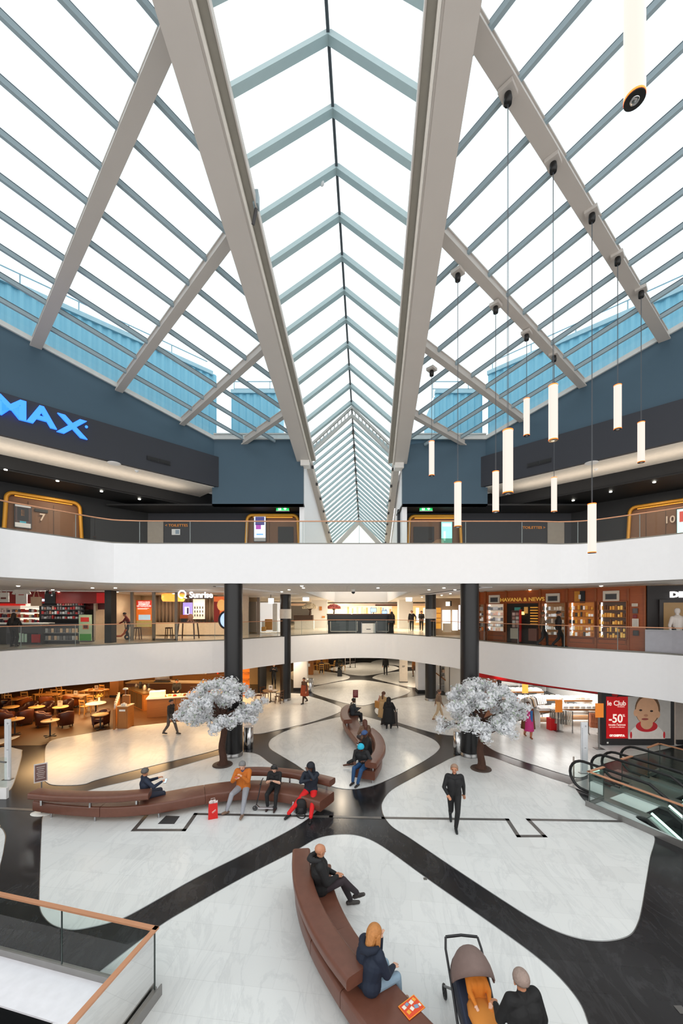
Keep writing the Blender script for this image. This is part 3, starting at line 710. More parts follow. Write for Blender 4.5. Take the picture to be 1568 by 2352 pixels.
# white floor margins round the wells
MB().prism([ev(.03,.05), ev(.03,2.0), ev(1.0,2.0), ev(1.0,.55), ev(1.15,.45), ev(1.5,.36), ev(2.2,.32), ev(11.5,.32), ev(11.5,.05)], .002, .03).build('well_margin', WHITE, fl)
MB().prism([lv(.05,.05), lv(.05,9), lv(.75,9), lv(.75,.7), lv(9,.7), lv(9,.05)][::1] if False else [lv(.05,.05), lv(9,.05), lv(9,.7), lv(.75,.7), lv(.75,9), lv(.05,9)], .002, .03).build('well_margin', mat((236,234,240), .5), fl)
STEELPLATE = mat((170,172,172), .3, .85, scale=3.)
RUBBER = mat((18,18,19), .4)
STRIP = mat((215,240,232), .3, emit=1.6)
def escalator(t0, label):
    base = P3(ev(0, t0), 0); t = thing('escalator', label, 'escalator', base, 'escalators going down')
    W2 = 1.17; SL = math.tan(math.radians(30))
    def z(s): return 0 if s < 1.9 else -(s-1.9)*SL
    def q(s, tt, zz): v = EG+EA*(s-.85)+EB*(t0+tt); return Vector((v.x, v.y, zz))
    for k, tt in enumerate((0., W2)):
        top = [(s, 1.0+z(s-.2)) for s in (.25,.6,1.0,1.4,1.8,2.1,2.4,2.8,3.4,4.2,5.2,6.4,8,10)]
        arc = [(.25-.46*math.sin(a), .54+.46*math.cos(a)) for a in [PI*i/10 for i in range(1, 10)]]
        bot = [(s, .1+z(s-.2)) for s in (10,8,6.4,5.2,4.2,3.4,2.8,2.4,2.1,1.8,1.4,1.0,.6,.3)]
        loop = bot[::-1][:1]
        rail = top[::-1]+arc+[(.3,.09),(.7,.08)]
        MB().tube([q(s, tt, zz) for s, zz in rail], .045, 8).build('handrail', RUBBER, t)
        mb = MB(); prof = top[::-1]+arc+bot[::-1]
        n = len(prof); va = [q(s, tt, zz) for s, zz in prof]
        bt = {}
        # glass: strips between upper and lower profile
        up = arc[::-1][-1:]; ups = arc[4::-1]+top; lo = []
        for s, zz in ups:
            l = .1+z(s-.2) if s > .25 else .54-(zz-.54)
            lo.append((s, l))
        for i in range(len(ups)-1):
            mb.quad(q(lo[i][0],tt,lo[i][1]), q(lo[i+1][0],tt,lo[i+1][1]), q(ups[i+1][0],tt,ups[i+1][1]), q(ups[i][0],tt,ups[i][1]))
        mb.build('balustrade_glass', GREENGLASS, t)
        mb = MB()
        S = (.5,1.0,1.6,2.1,2.6,3.2,4.0,5,6.4,8,10)
        for a, b in zip(S[:-1], S[1:]):
            mb.bar(q(a,tt,.04+z(a-.2)), q(b,tt,.04+z(b-.2)), .3, .1)
        mb.build('deck', STEELPLATE, t)
        mb = MB()
        for a, b in zip(S[3:-1], S[4:]):
            mb.bar(q(a,tt+(.1 if k == 0 else -.1),.16+z(a-.2)), q(b,tt+(.1 if k == 0 else -.1),.16+z(b-.2)), .05, .05)
        mb.build('light_strip', STRIP, t)
        mb = MB()
        for a, b in zip(S[:-1], S[1:]):
            mb.hexa([q(a,tt-.1,-.9+z(a-.2)), q(a,tt+.1,-.9+z(a-.2)), q(b,tt+.1,-.9+z(b-.2)), q(b,tt-.1,-.9+z(b-.2)), q(a,tt-.1,0+z(a-.2)), q(a,tt+.1,0+z(a-.2)), q(b,tt+.1,z(b-.2)), q(b,tt-.1,z(b-.2))])
        mb.build('side_panel', mat((44,52,54), .35, .4), t)
    MB().hexa([q(-.3,.02,.004), q(-.3,W2-.02,.004), q(1.8,W2-.08,.004), q(1.8,.08,.004), q(-.3,.02,.025), q(-.3,W2-.02,.025), q(1.8,W2-.08,.025), q(1.8,.08,.025)]).build('landing_plate', STEELPLATE, t)
    mb = MB()
    for k in range(22):
        s0, s1 = 1.8+k*.4, 2.2+k*.4; zz = z(s1)
        a, b, c, d = q(s0,.12,zz), q(s0,W2-.12,zz), q(s1,W2-.12,zz), q(s1,.12,zz); e = Vector((0,0,-.24))
        mb.hexa([a+e, b+e, c+e, d+e, a, b, c, d])
    mb.build('steps', mat((70,78,78), .35, .7), t)
    return t
escalator(.79, 'escalator going down next to the copper railed guard, nearer the camera')
escalator(2.58, 'escalator going down further from the camera, nearer the red poster')
# ================================================================ benches
BENCHLEG = mat((190,190,192), .25, 1.)
def bench(label, seat, seams, backs, legs, loc, w=.76):
    t = thing('curved_bench', label, 'bench', loc)
    S = smooth([(a, b, 0) for a, b in seat], 8); cuts = [0]+[int(f*len(S)) for f in seams]+[len(S)-1]
    for a, b in zip(cuts[:-1], cuts[1:]):
        seg = list(S[a:b+1]);  seg[0] = seg[0].lerp(seg[1], .04); seg[-1] = seg[-1].lerp(seg[-2], .04)
        MB().sweep(seg, w, .30, .15, rnd=.05).build('seat_cushion', LEATHER, t)
    for bk, bw in backs:
        B = smooth([(a, b, 0) for a, b in bk], 8)
        c = MB().sweep(B, bw, .19, .62, rnd=.06).build('back_cushion', LEATHER, t)
        m = MB()
        for f in (.12, .5, .88):
            p = B[int(f*(len(B)-1))]; m.bar(p+Vector((0,0,.40)), p+Vector((0,0,.66)), .05, .05, (1,0,0))
        m.build('back_support', BENCHLEG, c)
    for f, off in legs:
        i = int(f*(len(S)-1)); p = S[i]; d = (S[min(i+1, len(S)-1)]-S[max(i-1, 0)]).normalized(); n = Vector((d.y, -d.x, 0))
        MB().cyl(p+n*off, .028, .17, 12).build('leg', BENCHLEG, t)
    return t
seat1 = [(-.60,8.42),(-.56,7.9),(-.42,7.3),(-.17,6.65),(.16,6.05),(.55,5.45),(.95,4.93),(1.08,4.78)]
back1 = [(-.86,8.40),(-.80,7.85),(-.66,7.2),(-.41,6.55),(-.1,5.98),(.22,5.52)]
bench('brown leather curved bench in the foreground with a long back cushion', seat1, [.22,.43,.62], [(back1, .38)], [(.08,.28),(.08,-.28),(.35,.28),(.35,-.28),(.65,.28),(.65,-.28),(.93,.25),(.93,-.25)], (-.2,6.6,0))
seat2 = [(-8.75,11.6),(-8.0,11.42),(-7.0,11.28),(-6.2,11.27),(-5.3,11.45),(-4.4,11.86),(-3.5,12.18),(-2.6,12.25),(-1.7,12.08),(-.95,11.8),(-.42,11.5)]
backA = [(-8.72,11.12),(-7.9,10.98),(-7.0,10.92),(-6.2,10.95),(-5.42,11.1)]
backB = [(-3.3,12.62),(-2.7,12.66),(-2.0,12.58),(-1.3,12.38),(-.62,12.05),(-.28,11.85)]
bench('long dark brown leather S shaped bench across the middle of the floor', seat2, [.24,.52,.77], [(backA, .4), (backB, .36)], [(.08,.28),(.22,.28),(.4,.28),(.56,.3),(.76,.28),(.93,.28),(.3,-.28),(.7,-.28)], (-4.4,11.8,0), .78)
seat3 = [(.62,21.3),(.48,20.5),(.44,19.6),(.56,18.6),(.8,17.5),(1.05,16.4),(1.18,15.4),(1.12,14.5),(.92,13.75),(.78,13.4)]
backC = [(.42,21.2),(.22,20.5),(.14,19.6),(.2,18.8),(.3,18.35)]
backD = [(1.2,17.0),(1.42,16.2),(1.48,15.3),(1.4,14.4),(1.15,13.6),(.98,13.15)]
bench('brown leather S shaped bench standing on the centre marble panel', seat3, [.22,.42,.6,.78], [(backC, .42), (backD, .42)], [(.05,.25),(.25,-.25),(.45,-.28),(.62,.28),(.8,.28),(.95,-.25)], (.8,17,0))
# ================================================================ blossom trees
BARK = mat((70,44,32), .85, var=.35, scale=14., bump=.9)
BLOOM = mat((244,245,248), .6, var=.04, scale=3.); BLOOM2 = mat((168,180,164), .6)
def _translucent(m):
    nt = m.node_tree; p = nt.nodes['Principled BSDF']; t = nt.nodes.new('ShaderNodeBsdfTranslucent'); t.inputs[0].default_value = (.9,.91,.93,1)
    x = nt.nodes.new('ShaderNodeMixShader'); x.inputs[0].default_value = .45; o = nt.nodes['Material Output']
    nt.links.new(p.outputs[0], x.inputs[1]); nt.links.new(t.outputs[0], x.inputs[2]); nt.links.new(x.outputs[0], o.inputs[0])
_translucent(BLOOM)
def blossom_tree(x, y, r, seed, label):
    rd = random.Random(seed); t = thing('blossom_tree', label, 'tree', (x, y, 0), 'artificial blossom trees')
    MB().lathe([(.36,0),(.38,.01),(.37,.035),(.3,.05),(.0,.055)], (x,y,0), 28).build('base_disc', mat((66,50,42), .6), t)
    trunk = [Vector((x+.02,y,.04)), Vector((x+.03,y,.25)), Vector((x-.03,y,.7)), Vector((x+.05,y,1.2)), Vector((x+.08,y+.02,1.62)), Vector((x+.02,y,1.95)), Vector((x,y,2.4))]
    mb = MB().tube(smooth(trunk, 4), [.24,.2,.17,.15,.14,.135,.13,.13,.125,.125,.12,.12,.125,.12,.12,.12,.12,.11,.1,.1,.09,.08,.07,.06,.05], 12)
    mb.build('trunk', BARK, t)
    tips = []; br = MB()
    for k in range(17):
        a = 2*PI*k*7/17+rd.uniform(-.2,.2); z0 = rd.uniform(1.5,2.0); L = r*rd.uniform(.66,1.0); hz = rd.uniform(-.15,.85)
        if k % 4 == 3: hz = rd.uniform(1.0,1.25); L *= .5
        p0 = Vector((x,y,z0)); p3 = Vector((x+math.cos(a)*L, y+math.sin(a)*L, z0+hz))
        p1 = p0.lerp(p3,.35)+Vector((0,0,.12)); p2 = p0.lerp(p3,.7)+Vector((rd.uniform(-.1,.1),rd.uniform(-.1,.1),.05))
        br.tube(smooth([p0,p1,p2,p3], 3), [.06,.055,.05,.045,.04,.035,.03,.025,.02,.015], 6); tips += [p1.lerp(p2,.5), p2, p2.lerp(p3,.5), p3, p3+Vector((rd.uniform(-.2,.2),rd.uniform(-.2,.2),rd.uniform(-.15,.2)))]
        for j in range(3):
            q = p2.lerp(p3, rd.random())+Vector((rd.uniform(-.35,.35),rd.uniform(-.35,.35),rd.uniform(-.2,.3))); br.tube([p2, q], [.02,.01], 5); tips.append(q)
    for k in range(44): 
        a = rd.uniform(0, 2*PI); rr = r*.8*math.sqrt(rd.random()); tips.append(Vector((x+math.cos(a)*rr, y+math.sin(a)*rr, 2.15+rd.uniform(-.05,.2)+.95*(1-(rr/r)**2))))
    br.build('branches', BARK, t)
    m = MB()
    for c in tips:
        n = rd.randint(52, 70)
        for i in range(n):
            d = Vector((rd.gauss(0,1),rd.gauss(0,1),rd.gauss(0,.8))).normalized(); p = c+d*rd.uniform(.05,.2)*Vector((1,1,.8)).length/1.5
            u = d.cross(Vector((rd.uniform(-1,1),rd.uniform(-1,1),rd.uniform(-1,1)))).normalized(); v = d.cross(u); s = rd.uniform(.04,.07)
            mi = 1 if rd.random() < .08 else 0
            m.add([p-u*s, p-v*s*.7+d*s*.35, p+u*s, p+v*s*.7+d*s*.35, p+d*s*.1], [(0,1,4),(1,2,4),(2,3,4),(3,0,4)], mi)
    m.build('blossom', [BLOOM, BLOOM2], t); return t
q = onz(511,1757); blossom_tree(q.x, q.y, 1.62, 3, 'white artificial blossom tree at the left in front of the black column')
q = onz(1104,1766); blossom_tree(q.x, q.y, 1.55, 11, 'white artificial blossom tree at the right in front of the black column')
# ================================================================ litter bins
def bin_(x, y, lab, h=.92, r=.215, top=(120,90,80)):
    t = thing('litter_bin', lab, 'bin', (x, y, 0), 'steel litter bins')
    MB().lathe([(r-.01,0),(r,.02),(r,h),(r-.02,h+.01)], (x,y,0), 32).build('body', CHROME, t)
    MB().lathe([(r-.02,h-.1),(r*.35,h-.09)], (x,y,.0), 24).lathe([(r,h),(r-.05,h+.012),(r-.06,h-.1)], (x,y,0), 32).build('rim', CHROME, t)
    MB().cyl((x,y,h-.13), r-.07, .03, 20).build('liner', mat(top, .5), t); return t
q = onz(570,1718); bin_(q.x, q.y, 'tall steel litter bin behind the left blossom tree beside the column', top=(170,80,60))
q = onz(1053,1730); bin_(q.x, q.y, 'tall steel litter bin with blue liner beside the right black column', top=(60,130,190))
q = onz(712,1590); bin_(q.x, q.y, 'far steel litter bin beside the white pier near the food court', 1.0, .26, (190,80,60))
# ================================================================ pendant lamps
TUBE = mat((255,241,228), .4, emit=1.0, var=.005); TUBE.node_tree.nodes['Principled BSDF'].inputs['Base Color'].default_value = (.02,.02,.02,1); [TUBE.node_tree.links.remove(l) for l in list(TUBE.node_tree.links) if l.to_socket.name == 'Base Color']; EDGE = mat((255,104,30), .4, emit=2.6, var=.01)
LAMPS = [(1270,885,9.26,'second'),(1166,988,8.07,''),(1209,916,13.84,''),(1418,885,11.6,''),(1472,970,12.75,''),(991,1014,14.9,''),(1051,1108,11.5,''),(1138,1083,12.66,''),(1272,1097,14.94,''),(1359,1157,10.4,'')]
LAB = ['pendant tube lamp hanging in front of the right eave, high and large','largest pendant tube lamp of the cluster, left of the ventilation grille','slender pendant tube lamp in front of the end of the third right rafter','pendant tube lamp against the teal wall left of the outermost one','rightmost pendant tube lamp before the dark bulkhead','leftmost pendant tube lamp beside the right main beam','pendant tube lamp reaching down to the copper handrail above the right door','pendant tube lamp just left of and behind the largest one','short looking pendant tube lamp below the white soffit','lowest pendant tube lamp hanging in front of the white gallery edge']
def pendant(px, yt, d, label, ybot=None):
    p = at(px, yt, d); L = 1.3; r = .1
    if ybot: p = at(px, ybot, d); p.z += L
    t = thing('pendant_lamp', label, 'lamp', p, 'pendant tube lamps')
    MB().lathe([(r,-L),(r,0)], p, 24).build('glowing_tube', TUBE, t)
    MB().lathe([(r+.002,-.025),(r+.002,.0),(.03,.01)], p, 24).lathe([(r+.002,-L-.0),(r+.002,-L+.02)], p, 24).build('glowing_ring', EDGE, t)
    e = MB().lathe([(r,-L-.012),(r,-L),(.0,-L)], p, 24); e.lathe([(.0,-L-.013),(r-.003,-L-.012)], p, 24)
    e = e.build('end_cap', BLACK, t)
    MB().lathe([(.045,-L-.012),(.045,-L-.02),(.02,-L-.015),(0,-L-.014)], p, 16).build('spot_lens', CHROME, e)
    zr = roofR(p.x, p.y)-.45
    m = MB()
    for dx in (-.012, .012): m.bar(p+Vector((dx,0,.0)), Vector((p.x+dx*.5,p.y,zr)), .008, .008, (0,1,0))
    m.build('suspension_cable', mat((70,74,80), .4), t)
    c = Vector((p.x, p.y, zr))
    c2 = MB().lathe([(.0,-.2),(.075,-.2),(.085,-.1),(.07,.0)], c, 16).build('mounting_cup', BLACK, t)
    MB().box(c+Vector((0,0,.05)), (.3,.3,.1), PI/4).build('mounting_plate', STEEL, c2)
    return t
for (x, y, d, _), l in zip(LAMPS, LAB): pendant(x, y, d, l)
pendant(1457, 0, 4.25, 'nearest pendant tube lamp at the upper right with its black end cap seen', 228)
for x, y, d in [(1345,458,0),]: pass
light('pendant_glow', 'POINT', (5.2, 10.5, EYE+3.3), 60, WARM, .5)
# ================================================================ signs of the upper gallery
BLUE = mat((50,120,255), .4, emit=1.8, var=.02); BLUESIDE = mat((20,60,170), .4, emit=.6)
def onwall(px, py, fn, s, off):    # photo point on the 45 degree bulkhead face
    u = (px-CX)/F; A = fn(0); X0, Y0 = A[0]-s*off, A[1]-off
    # X = X0 + s*(Y0-Y) -> u*Y = X0 + s*(Y0-Y)
    Y = (X0+s*Y0)/(u+s); return at(px, py, Y)
a, b = onwall(100, 955, wl, -1, .14), onwall(180, 983, wl, -1, .14)
t = thing('illuminated_sign', 'large blue glowing cinema letters on the dark left bulkhead', 'sign', a)
M45 = facing(1, -1)
H = .98
for ch, px, py, w in [('I', -100, 905, 1.5), ('M', 24, 938, 1.42), ('A', 96, 958, 1.36), ('X', 166, 982, 1.36)]:
    c = onwall(px, py, wl, -1, .16); o = text(ch, H, BLUE, c, M45, 'letter', t, .05, w*.92, .03)
c = onwall(198, 981, wl, -1, .16); n = Vector((1,-1,0)).normalized(); MB().tube([c, c+n*.06], .05, 12).build('dot', BLUE, t)
EXITG = mat((30,190,90), .4, emit=1.6); EXITW = mat((235,255,240), .4, emit=2.2)
for x, lab in [(649,'green exit sign with white running figure and arrow over the left door'), (978,'green exit sign with white running figure and arrow over the right door')]:
    p = at(x, 1168, 20.6); t = thing('exit_sign', lab, 'sign', p, 'green exit signs')
    w = .66
    MB().box(p, (w,.08,.27)).build('light_box', EXITG, t, .01)
    MB().box(p+Vector((0,0,.13)), (w+.04,.1,.02)).box(p-Vector((0,0,.13)), (w+.04,.1,.02)).build('frame', WHITE, t)
    f = -.045
    mb = MB().box(p+Vector((-.15,f,0)), (.14,.01,.19))
    mb.bar(p+Vector((.13,f,.08)), p+Vector((.13,f,-.02)), .05, .01, (0,1,0))
    mb.add([p+Vector((.04,f-.005,-.01)), p+Vector((.22,f-.005,-.01)), p+Vector((.13,f-.005,-.09))], [(0,1,2)])
    mb.build('pictogram', EXITW, t)
    mb = MB().ell(p+Vector((-.14,f-.01,.06)), (.02,.008,.02), 8); mb.bar(p+Vector((-.14,f-.01,.04)), p+Vector((-.16,f-.01,-.02)), .035, .01, (0,1,0))
    mb.bar(p+Vector((-.16,f-.01,-.02)), p+Vector((-.12,f-.01,-.08)), .02, .01, (0,1,0)).bar(p+Vector((-.16,f-.01,-.02)), p+Vector((-.2,f-.01,-.07)), .02, .01, (0,1,0))
    mb.build('running_figure', EXITG, t)
# vent grilles and ceiling fittings
for fn, s, pa, lab in [(wl, -1, (365,1058), 'dark slotted ventilation grille on the left bulkhead'), (wr, 1, (1237,1063), 'dark slotted ventilation grille on the right bulkhead')]:
    c = onwall(*pa, fn, s, .13); t = thing('ventilation_grille', lab, 'vent', c); R = math.atan2(-s*1, 1) if False else (PI/4 if s < 0 else -PI/4)
    MB().box(c, (1.05,.03,.2), R).build('frame', mat((30,31,36), .5), t)
    mb = MB()
    for dx in (-.26,.26): mb.box(c+Vector((dx*math.cos(R)-s*-.012*0, dx*math.sin(R)-.02, 0)), (.47,.03,.13), R)
    mb.build('slot', BLACK, t)
for x, y, lab in [(262,1064,'round white ceiling diffuser in the left soffit'),(1358,1063,'round white ceiling diffuser in the right soffit')]:
    d = F*6.28/(HY-y); p = at(x, y, d); t = thing('ceiling_diffuser', lab, 'vent', p)
    MB().lathe([(.26,.0),(.22,-.03),(.16,-.015),(.12,-.03),(.05,-.015),(0,-.03)], p, 24).build('rings', WHITE, t)
for x, y, lab in [(314,1082,'small dome sensor under the left soffit'),(1368,1078,'small dome sensor under the right soffit')]:
    d = F*6.28/(HY-y); p = at(x, y, d); t = thing('ceiling_sensor', lab, 'sensor', p); MB().ell(p, (.07,.07,.06)).build('dome', DOME, t); MB().cyl(p, .09, .02).build('ring', WHITE, t)
# ================================================================ golden door portals of the upper gallery
DOORW = mat((120,82,54), .5, var=.05); AMBER = mat((255,170,60), .4, emit=1.2)
def portal(c, M, w, h, label, num=None, parts=()):
    # c: centre at floor on the wall, M local frame (x along wall, y up, z outward)
    t = thing('door_portal', label, 'doorway', c, 'golden door portals')
    L = lambda x, y, z: Vector(c)+M@Vector((x, y, z))
    r = .28; pts = [(-w/2-.12, 0), (-w/2, h-r)]
    for k in range(1, 7): a = PI-k*PI/14; pts.append((-w/2+r+r*math.cos(a), h-r+r*math.sin(a)))
    pts.append((-w/2+r, h)); full = pts+[(-x, y) for x, y in pts[::-1]]
    fr = MB().tube([L(x, y, .22) for x, y in full], .085, 8); 
    for a, b in zip(full[:-1], full[1:]): fr.quad(L(a[0],a[1],.0), L(b[0],b[1],.0), L(b[0],b[1],.25), L(a[0],a[1],.25))
    fr.build('frame', GOLD, t)
    MB().add([L(x, y, .03) for x, y in full], [tuple(range(len(full)))[::-1]]).build('panelling', DOORW, t)
    m = MB().bar(L(-w/2+.3,h-.09,.1), L(w/2-.3,h-.09,.1), .03, .03); m.build('light_line', AMBER, t)
    for kind, x0, x1, y0, y1 in parts:
        q = [L(x0,y0,.05), L(x1,y0,.05), L(x1,y1,.05), L(x0,y1,.05)]
        if kind == 'door':
            d = MB().hexa([L(x0,y0,.03), L(x1,y0,.03), L(x1,y0,.07), L(x0,y0,.07), L(x0,y1,.03), L(x1,y1,.03), L(x1,y1,.07), L(x0,y1,.07)]).build('door', BLACK, t)
            MB().ell(L(x1+.04,(y0+y1)/2-.1,.1), (.05,.05,.25)).build('door_handle', BRUSHED, d)
        elif kind == 'seam': MB().bar(q[0], q[3], .02, .01, M@Vector((0,0,1))).build('panel_seam', mat((70,48,32), .5), t)
    if num: text(num, .46, mat((214,190,170), .4), c+numpos[num], M, 'number', t, .01, .9, .01)
    return t
num_x = {}; numpos = {}
SCREENS = []
def poster_screen(c, M, w, h, label, scheme, em=1.05):
    t = thing('poster_screen', label, 'screen', c); L = lambda x, y, z: Vector(c)+M@Vector((x, y, z))
    def slab(x0, x1, y0, y1, z0, z1, m, name):
        return MB().hexa([L(x0,y0,z0), L(x1,y0,z0), L(x1,y0,z1), L(x0,y0,z1), L(x0,y1,z0), L(x1,y1,z0), L(x1,y1,z1), L(x0,y1,z1)]).build(name, m, t)
    slab(-w/2-.03, w/2+.03, -h/2-.03, h/2+.03, 0, .05, mat((50,50,52), .4), 'casing')
    slab(-w/2, w/2, -h/2, h/2, .05, .055, mat(scheme[0], .4, emit=em), 'display')
    for col, x0, x1, y0, y1 in scheme[1]: slab(x0*w, x1*w, y0*h, y1*h, .055, .058, mat(col, .4, emit=em), 'picture')
    return t
M0 = facing(0, -1)
zf = Z2
pL = at(627, 1403, 21.5); pL.z = zf
portal(pL, M0, 2.75, 2.7, 'golden rounded door portal at the left of the corridor skylight', None, [('door',.28,1.12,.0,2.1),('seam',-.2,0,0,2.4)])
pR = at(996, 1403, 21.5); pR.z = zf
portal(pR, M0, 2.75, 2.65, 'golden rounded door portal at the right of the corridor skylight', None, [('door',-1.12,.0,.0,2.1),('seam',.3,.0,0,2.4)])
poster_screen((at(597,1215,21.42)), M0, .62, 1.35, 'lit film poster screen in the left rear door portal', ((215,225,245), [((60,60,110),-.4,.4,.15,.48),((150,60,150),-.35,.1,-.02,.2),((90,150,220),-.3,.3,-.25,-.2),((120,118,116),-.5,.5,-.5,-.36)]))
poster_screen((at(1025,1226,21.42)), M0, .58, 1.3, 'turquoise lit poster screen in the right rear door portal', ((150,225,215), [((60,120,100),-.5,.5,-.5,-.2),((210,235,230),-.3,-.1,-.3,.1),((240,250,250),-.4,.4,.3,.42)]))
def lob(px, side): # point on the lobby side walls
    u = (px-CX)/F; d = 32.3/(1-u) if side < 0 else 34.3/(1+u); return Vector((u*d, d, zf))
MLl, MLr = facing(1, -1), facing(-1, -1)
a, b = lob(6, -1), lob(187, -1); c7 = (a+b)/2; n7 = lob(96, -1); numpos['7'] = n7+Vector((.09,-.09,at(0,1190,n7.y).z-zf))-c7; w7 = (b-a).length-.2
portal(c7, MLl, w7, 2.75, 'wide golden door portal numbered seven at the far left', '7', [('seam',-.6,0,0,2.5),('seam',.35,0,0,2.5)])
c = lob(52, -1); c.z = at(52,1187,c.y).z; poster_screen(c+Vector((.04,-.04,0)), MLl, .56, 1.0, 'framed dark poster in the portal numbered seven', ((70,52,48), [((200,196,192),-.5,.5,-.5,-.3),((60,150,170),-.2,.2,-.3,-.22),((24,20,22),-.36,.36,-.2,.4),((205,150,110),-.12,.1,.02,.3),((190,188,188),-.5,.5,.42,.5)]), .25)
o = MB().box(lob(94,-1)+Vector((.06,-.06,at(0,1174,lob(94,-1).y).z-zf)), (.5,.05,.13), PI/4).build('display_slot', BLACK); tag(o, 'black slot display above the number seven', 'display')
a = lob(1447, 1); b = a+Vector((2.6,-2.6,0)); c10 = (a+b)/2
portal(c10, MLr, (b-a).length, 2.65, 'wide golden door portal numbered ten at the far right', '10', [('seam',-1.2,0,0,2.4),('seam',.2,0,0,2.4)]) if False else None
n7 = lob(1538, 1); numpos['10'] = n7+Vector((-.09,-.09,at(0,1195,n7.y).z-zf))-c10
portal(c10, MLr, (b-a).length, 2.65, 'wide golden door portal numbered ten at the far right', '10', [('seam',-1.2,0,0,2.4),('seam',-.45,0,0,2.4)])
c = lob(1581, 1); c.z = at(1575,1195,c.y).z; poster_screen(c+Vector((-.04,-.04,0)), MLr, .8, 1.1, 'bright poster screen right of the number ten', ((190,230,225), [((170,60,50),-.4,.3,-.05,.4),((60,70,90),-.2,.4,-.4,0)]))
# white door leaf, notice, toilet signs on the lobby back wall
DOORG = mat((170,158,146), .5); ORANGE = mat((226,140,40), .5, emit=.25)
for x0, x1, n, lab in [(339,375,1,None),(1257,1295,2,None)]:
    a, b = at(x0,1205,21.55), at(x1,1248,21.55); o = MB().box(((a.x+b.x)/2,21.56,EYE+3.72),(b.x-a.x,.06,2.4)).build('door_%d' % n, DOORG); struct(o)
    MB().box((b.x-.12,21.51,EYE+3.6),(.04,.05,.14)).build('door_handle', BRUSHED, o)
c = at(404,1222,21.57); t = thing('notice_board', 'small white notice on the dark left lobby wall', 'notice', c); MB().box(c,(.46,.03,.32)).build('sheet', WHITE, t); MB().box(c+Vector((.08,-.02,0)),(.2,.01,.22)).build('print', mat((150,170,190),.5), t)
text('< TOILETTES', .2, ORANGE, at(405,1207,21.55), M0, 'wall_lettering', None, .012, 1.1).name = 'wall_lettering'
o = bpy.data.objects['wall_lettering']; tag(o, 'orange toilet lettering on the dark left lobby wall', 'sign')
o = text('TOILETTES >', .2, ORANGE, at(1226,1212,21.55), M0, 'wall_lettering', None, .012, 1.1); tag(o, 'orange toilet lettering on the dark right lobby wall', 'sign')
# ================================================================ people
SKIN = {'pale': mat((226,178,152), .5, var=.05, scale=20), 'tan': mat((190,132,100), .5, var=.05, scale=20), 'dark': mat((88,56,42), .5, var=.06, scale=20)}
LIP = {'pale': mat((186,110,100), .5), 'tan': mat((150,84,74), .5), 'dark': mat((96,52,48), .5)}
EYE_M = mat((28,22,20), .2)
def ik(a, b, l1, l2, pole):
    d = b-a; L = d.length
    if L > (l1+l2)*.999: L = (l1+l2)*.999; b = a+d.normalized()*L
    u = (b-a).normalized(); x = (l1*l1-l2*l2+L*L)/(2*L); h = math.sqrt(max(l1*l1-x*x, 0))
    p = pole-u*pole.dot(u)
    if p.length < 1e-5: p = Vector((0,1,0))-u*u.y
    return a+u*x+p.normalized()*h, b
def capsule(mb, a, b, ra, rb, n=12):
    d = b-a; L = d.length
    if L < 1e-4: return mb.ell(a, (ra,ra,ra), n)
    u = d/L; t = u.cross(Vector((0,0,1)))
    if t.length < .1: t = u.cross(Vector((1,0,0)))
    t.normalize(); w = u.cross(t); rings = []
    for k in range(0, 5): g = -PI/2+k*PI/8; rings.append((a+u*(ra*math.sin(g)), ra*math.cos(g)))
    for k in range(0, 5): g = k*PI/8; rings.append((b+u*(rb*math.sin(g)), rb*math.cos(g)))
    vs = []; fs = []
    for c, r in rings:
        r = max(r, .0004)
        for k in range(n): vs.append(c+(t*math.cos(2*PI*k/n)+w*math.sin(2*PI*k/n))*r)
    m = len(rings)
    for i in range(m-1):
        for k in range(n): fs.append((i*n+k, i*n+(k+1) % n, (i+1)*n+(k+1) % n, (i+1)*n+k))
    fs.append(tuple(range(n))[::-1]); fs.append(tuple(range((m-1)*n, m*n)))
    return mb.add(vs, fs)
def remesh_body(bones, mats, keys, voxel, parent, name='body', smooth_it=3):
    mb = MB()
    for a, b, ra, rb, k in bones: capsule(mb, a, b, ra, rb)
    o = mb.build('tmp', WHITE)
    md = o.modifiers.new('r', 'REMESH'); md.mode = 'VOXEL'; md.voxel_size = voxel; md.adaptivity = 0
    if smooth_it: s = o.modifiers.new('s', 'SMOOTH'); s.factor = .45; s.iterations = smooth_it
    dg = bpy.context.evaluated_depsgraph_get(); me = bpy.data.meshes.new_from_object(o.evaluated_get(dg))
    old = o.data; bpy.data.objects.remove(o); bpy.data.meshes.remove(old)
    n = len(me.polygons); ctr = np.empty(n*3); me.polygons.foreach_get('center', ctr); ctr = ctr.reshape(-1, 3)
    best = np.full(n, 1e9); idx = np.zeros(n, int)
    for a, b, ra, rb, k in bones:
        a_, b_ = np.array(a), np.array(b); d = b_-a_; L2 = d@d
        t = np.clip(((ctr-a_)@d)/L2, 0, 1) if L2 > 1e-9 else np.zeros(n)
        dist = np.linalg.norm(ctr-a_-t[:, None]*d, axis=1)-(ra+(rb-ra)*t)
        s = dist < best; best[s] = dist[s]; idx[s] = keys.index(k)
    me.materials.clear()
    for k in keys: me.materials.append(mats[k])
    me.polygons.foreach_set('material_index', idx.astype('i')); me.polygons.foreach_set('use_smooth', np.ones(n, bool)); me.update()
    me.name = name; o = bpy.data.objects.new(name, me); COL.objects.link(o); o.parent = parent
    return o
def V(*a): return Vector(a)
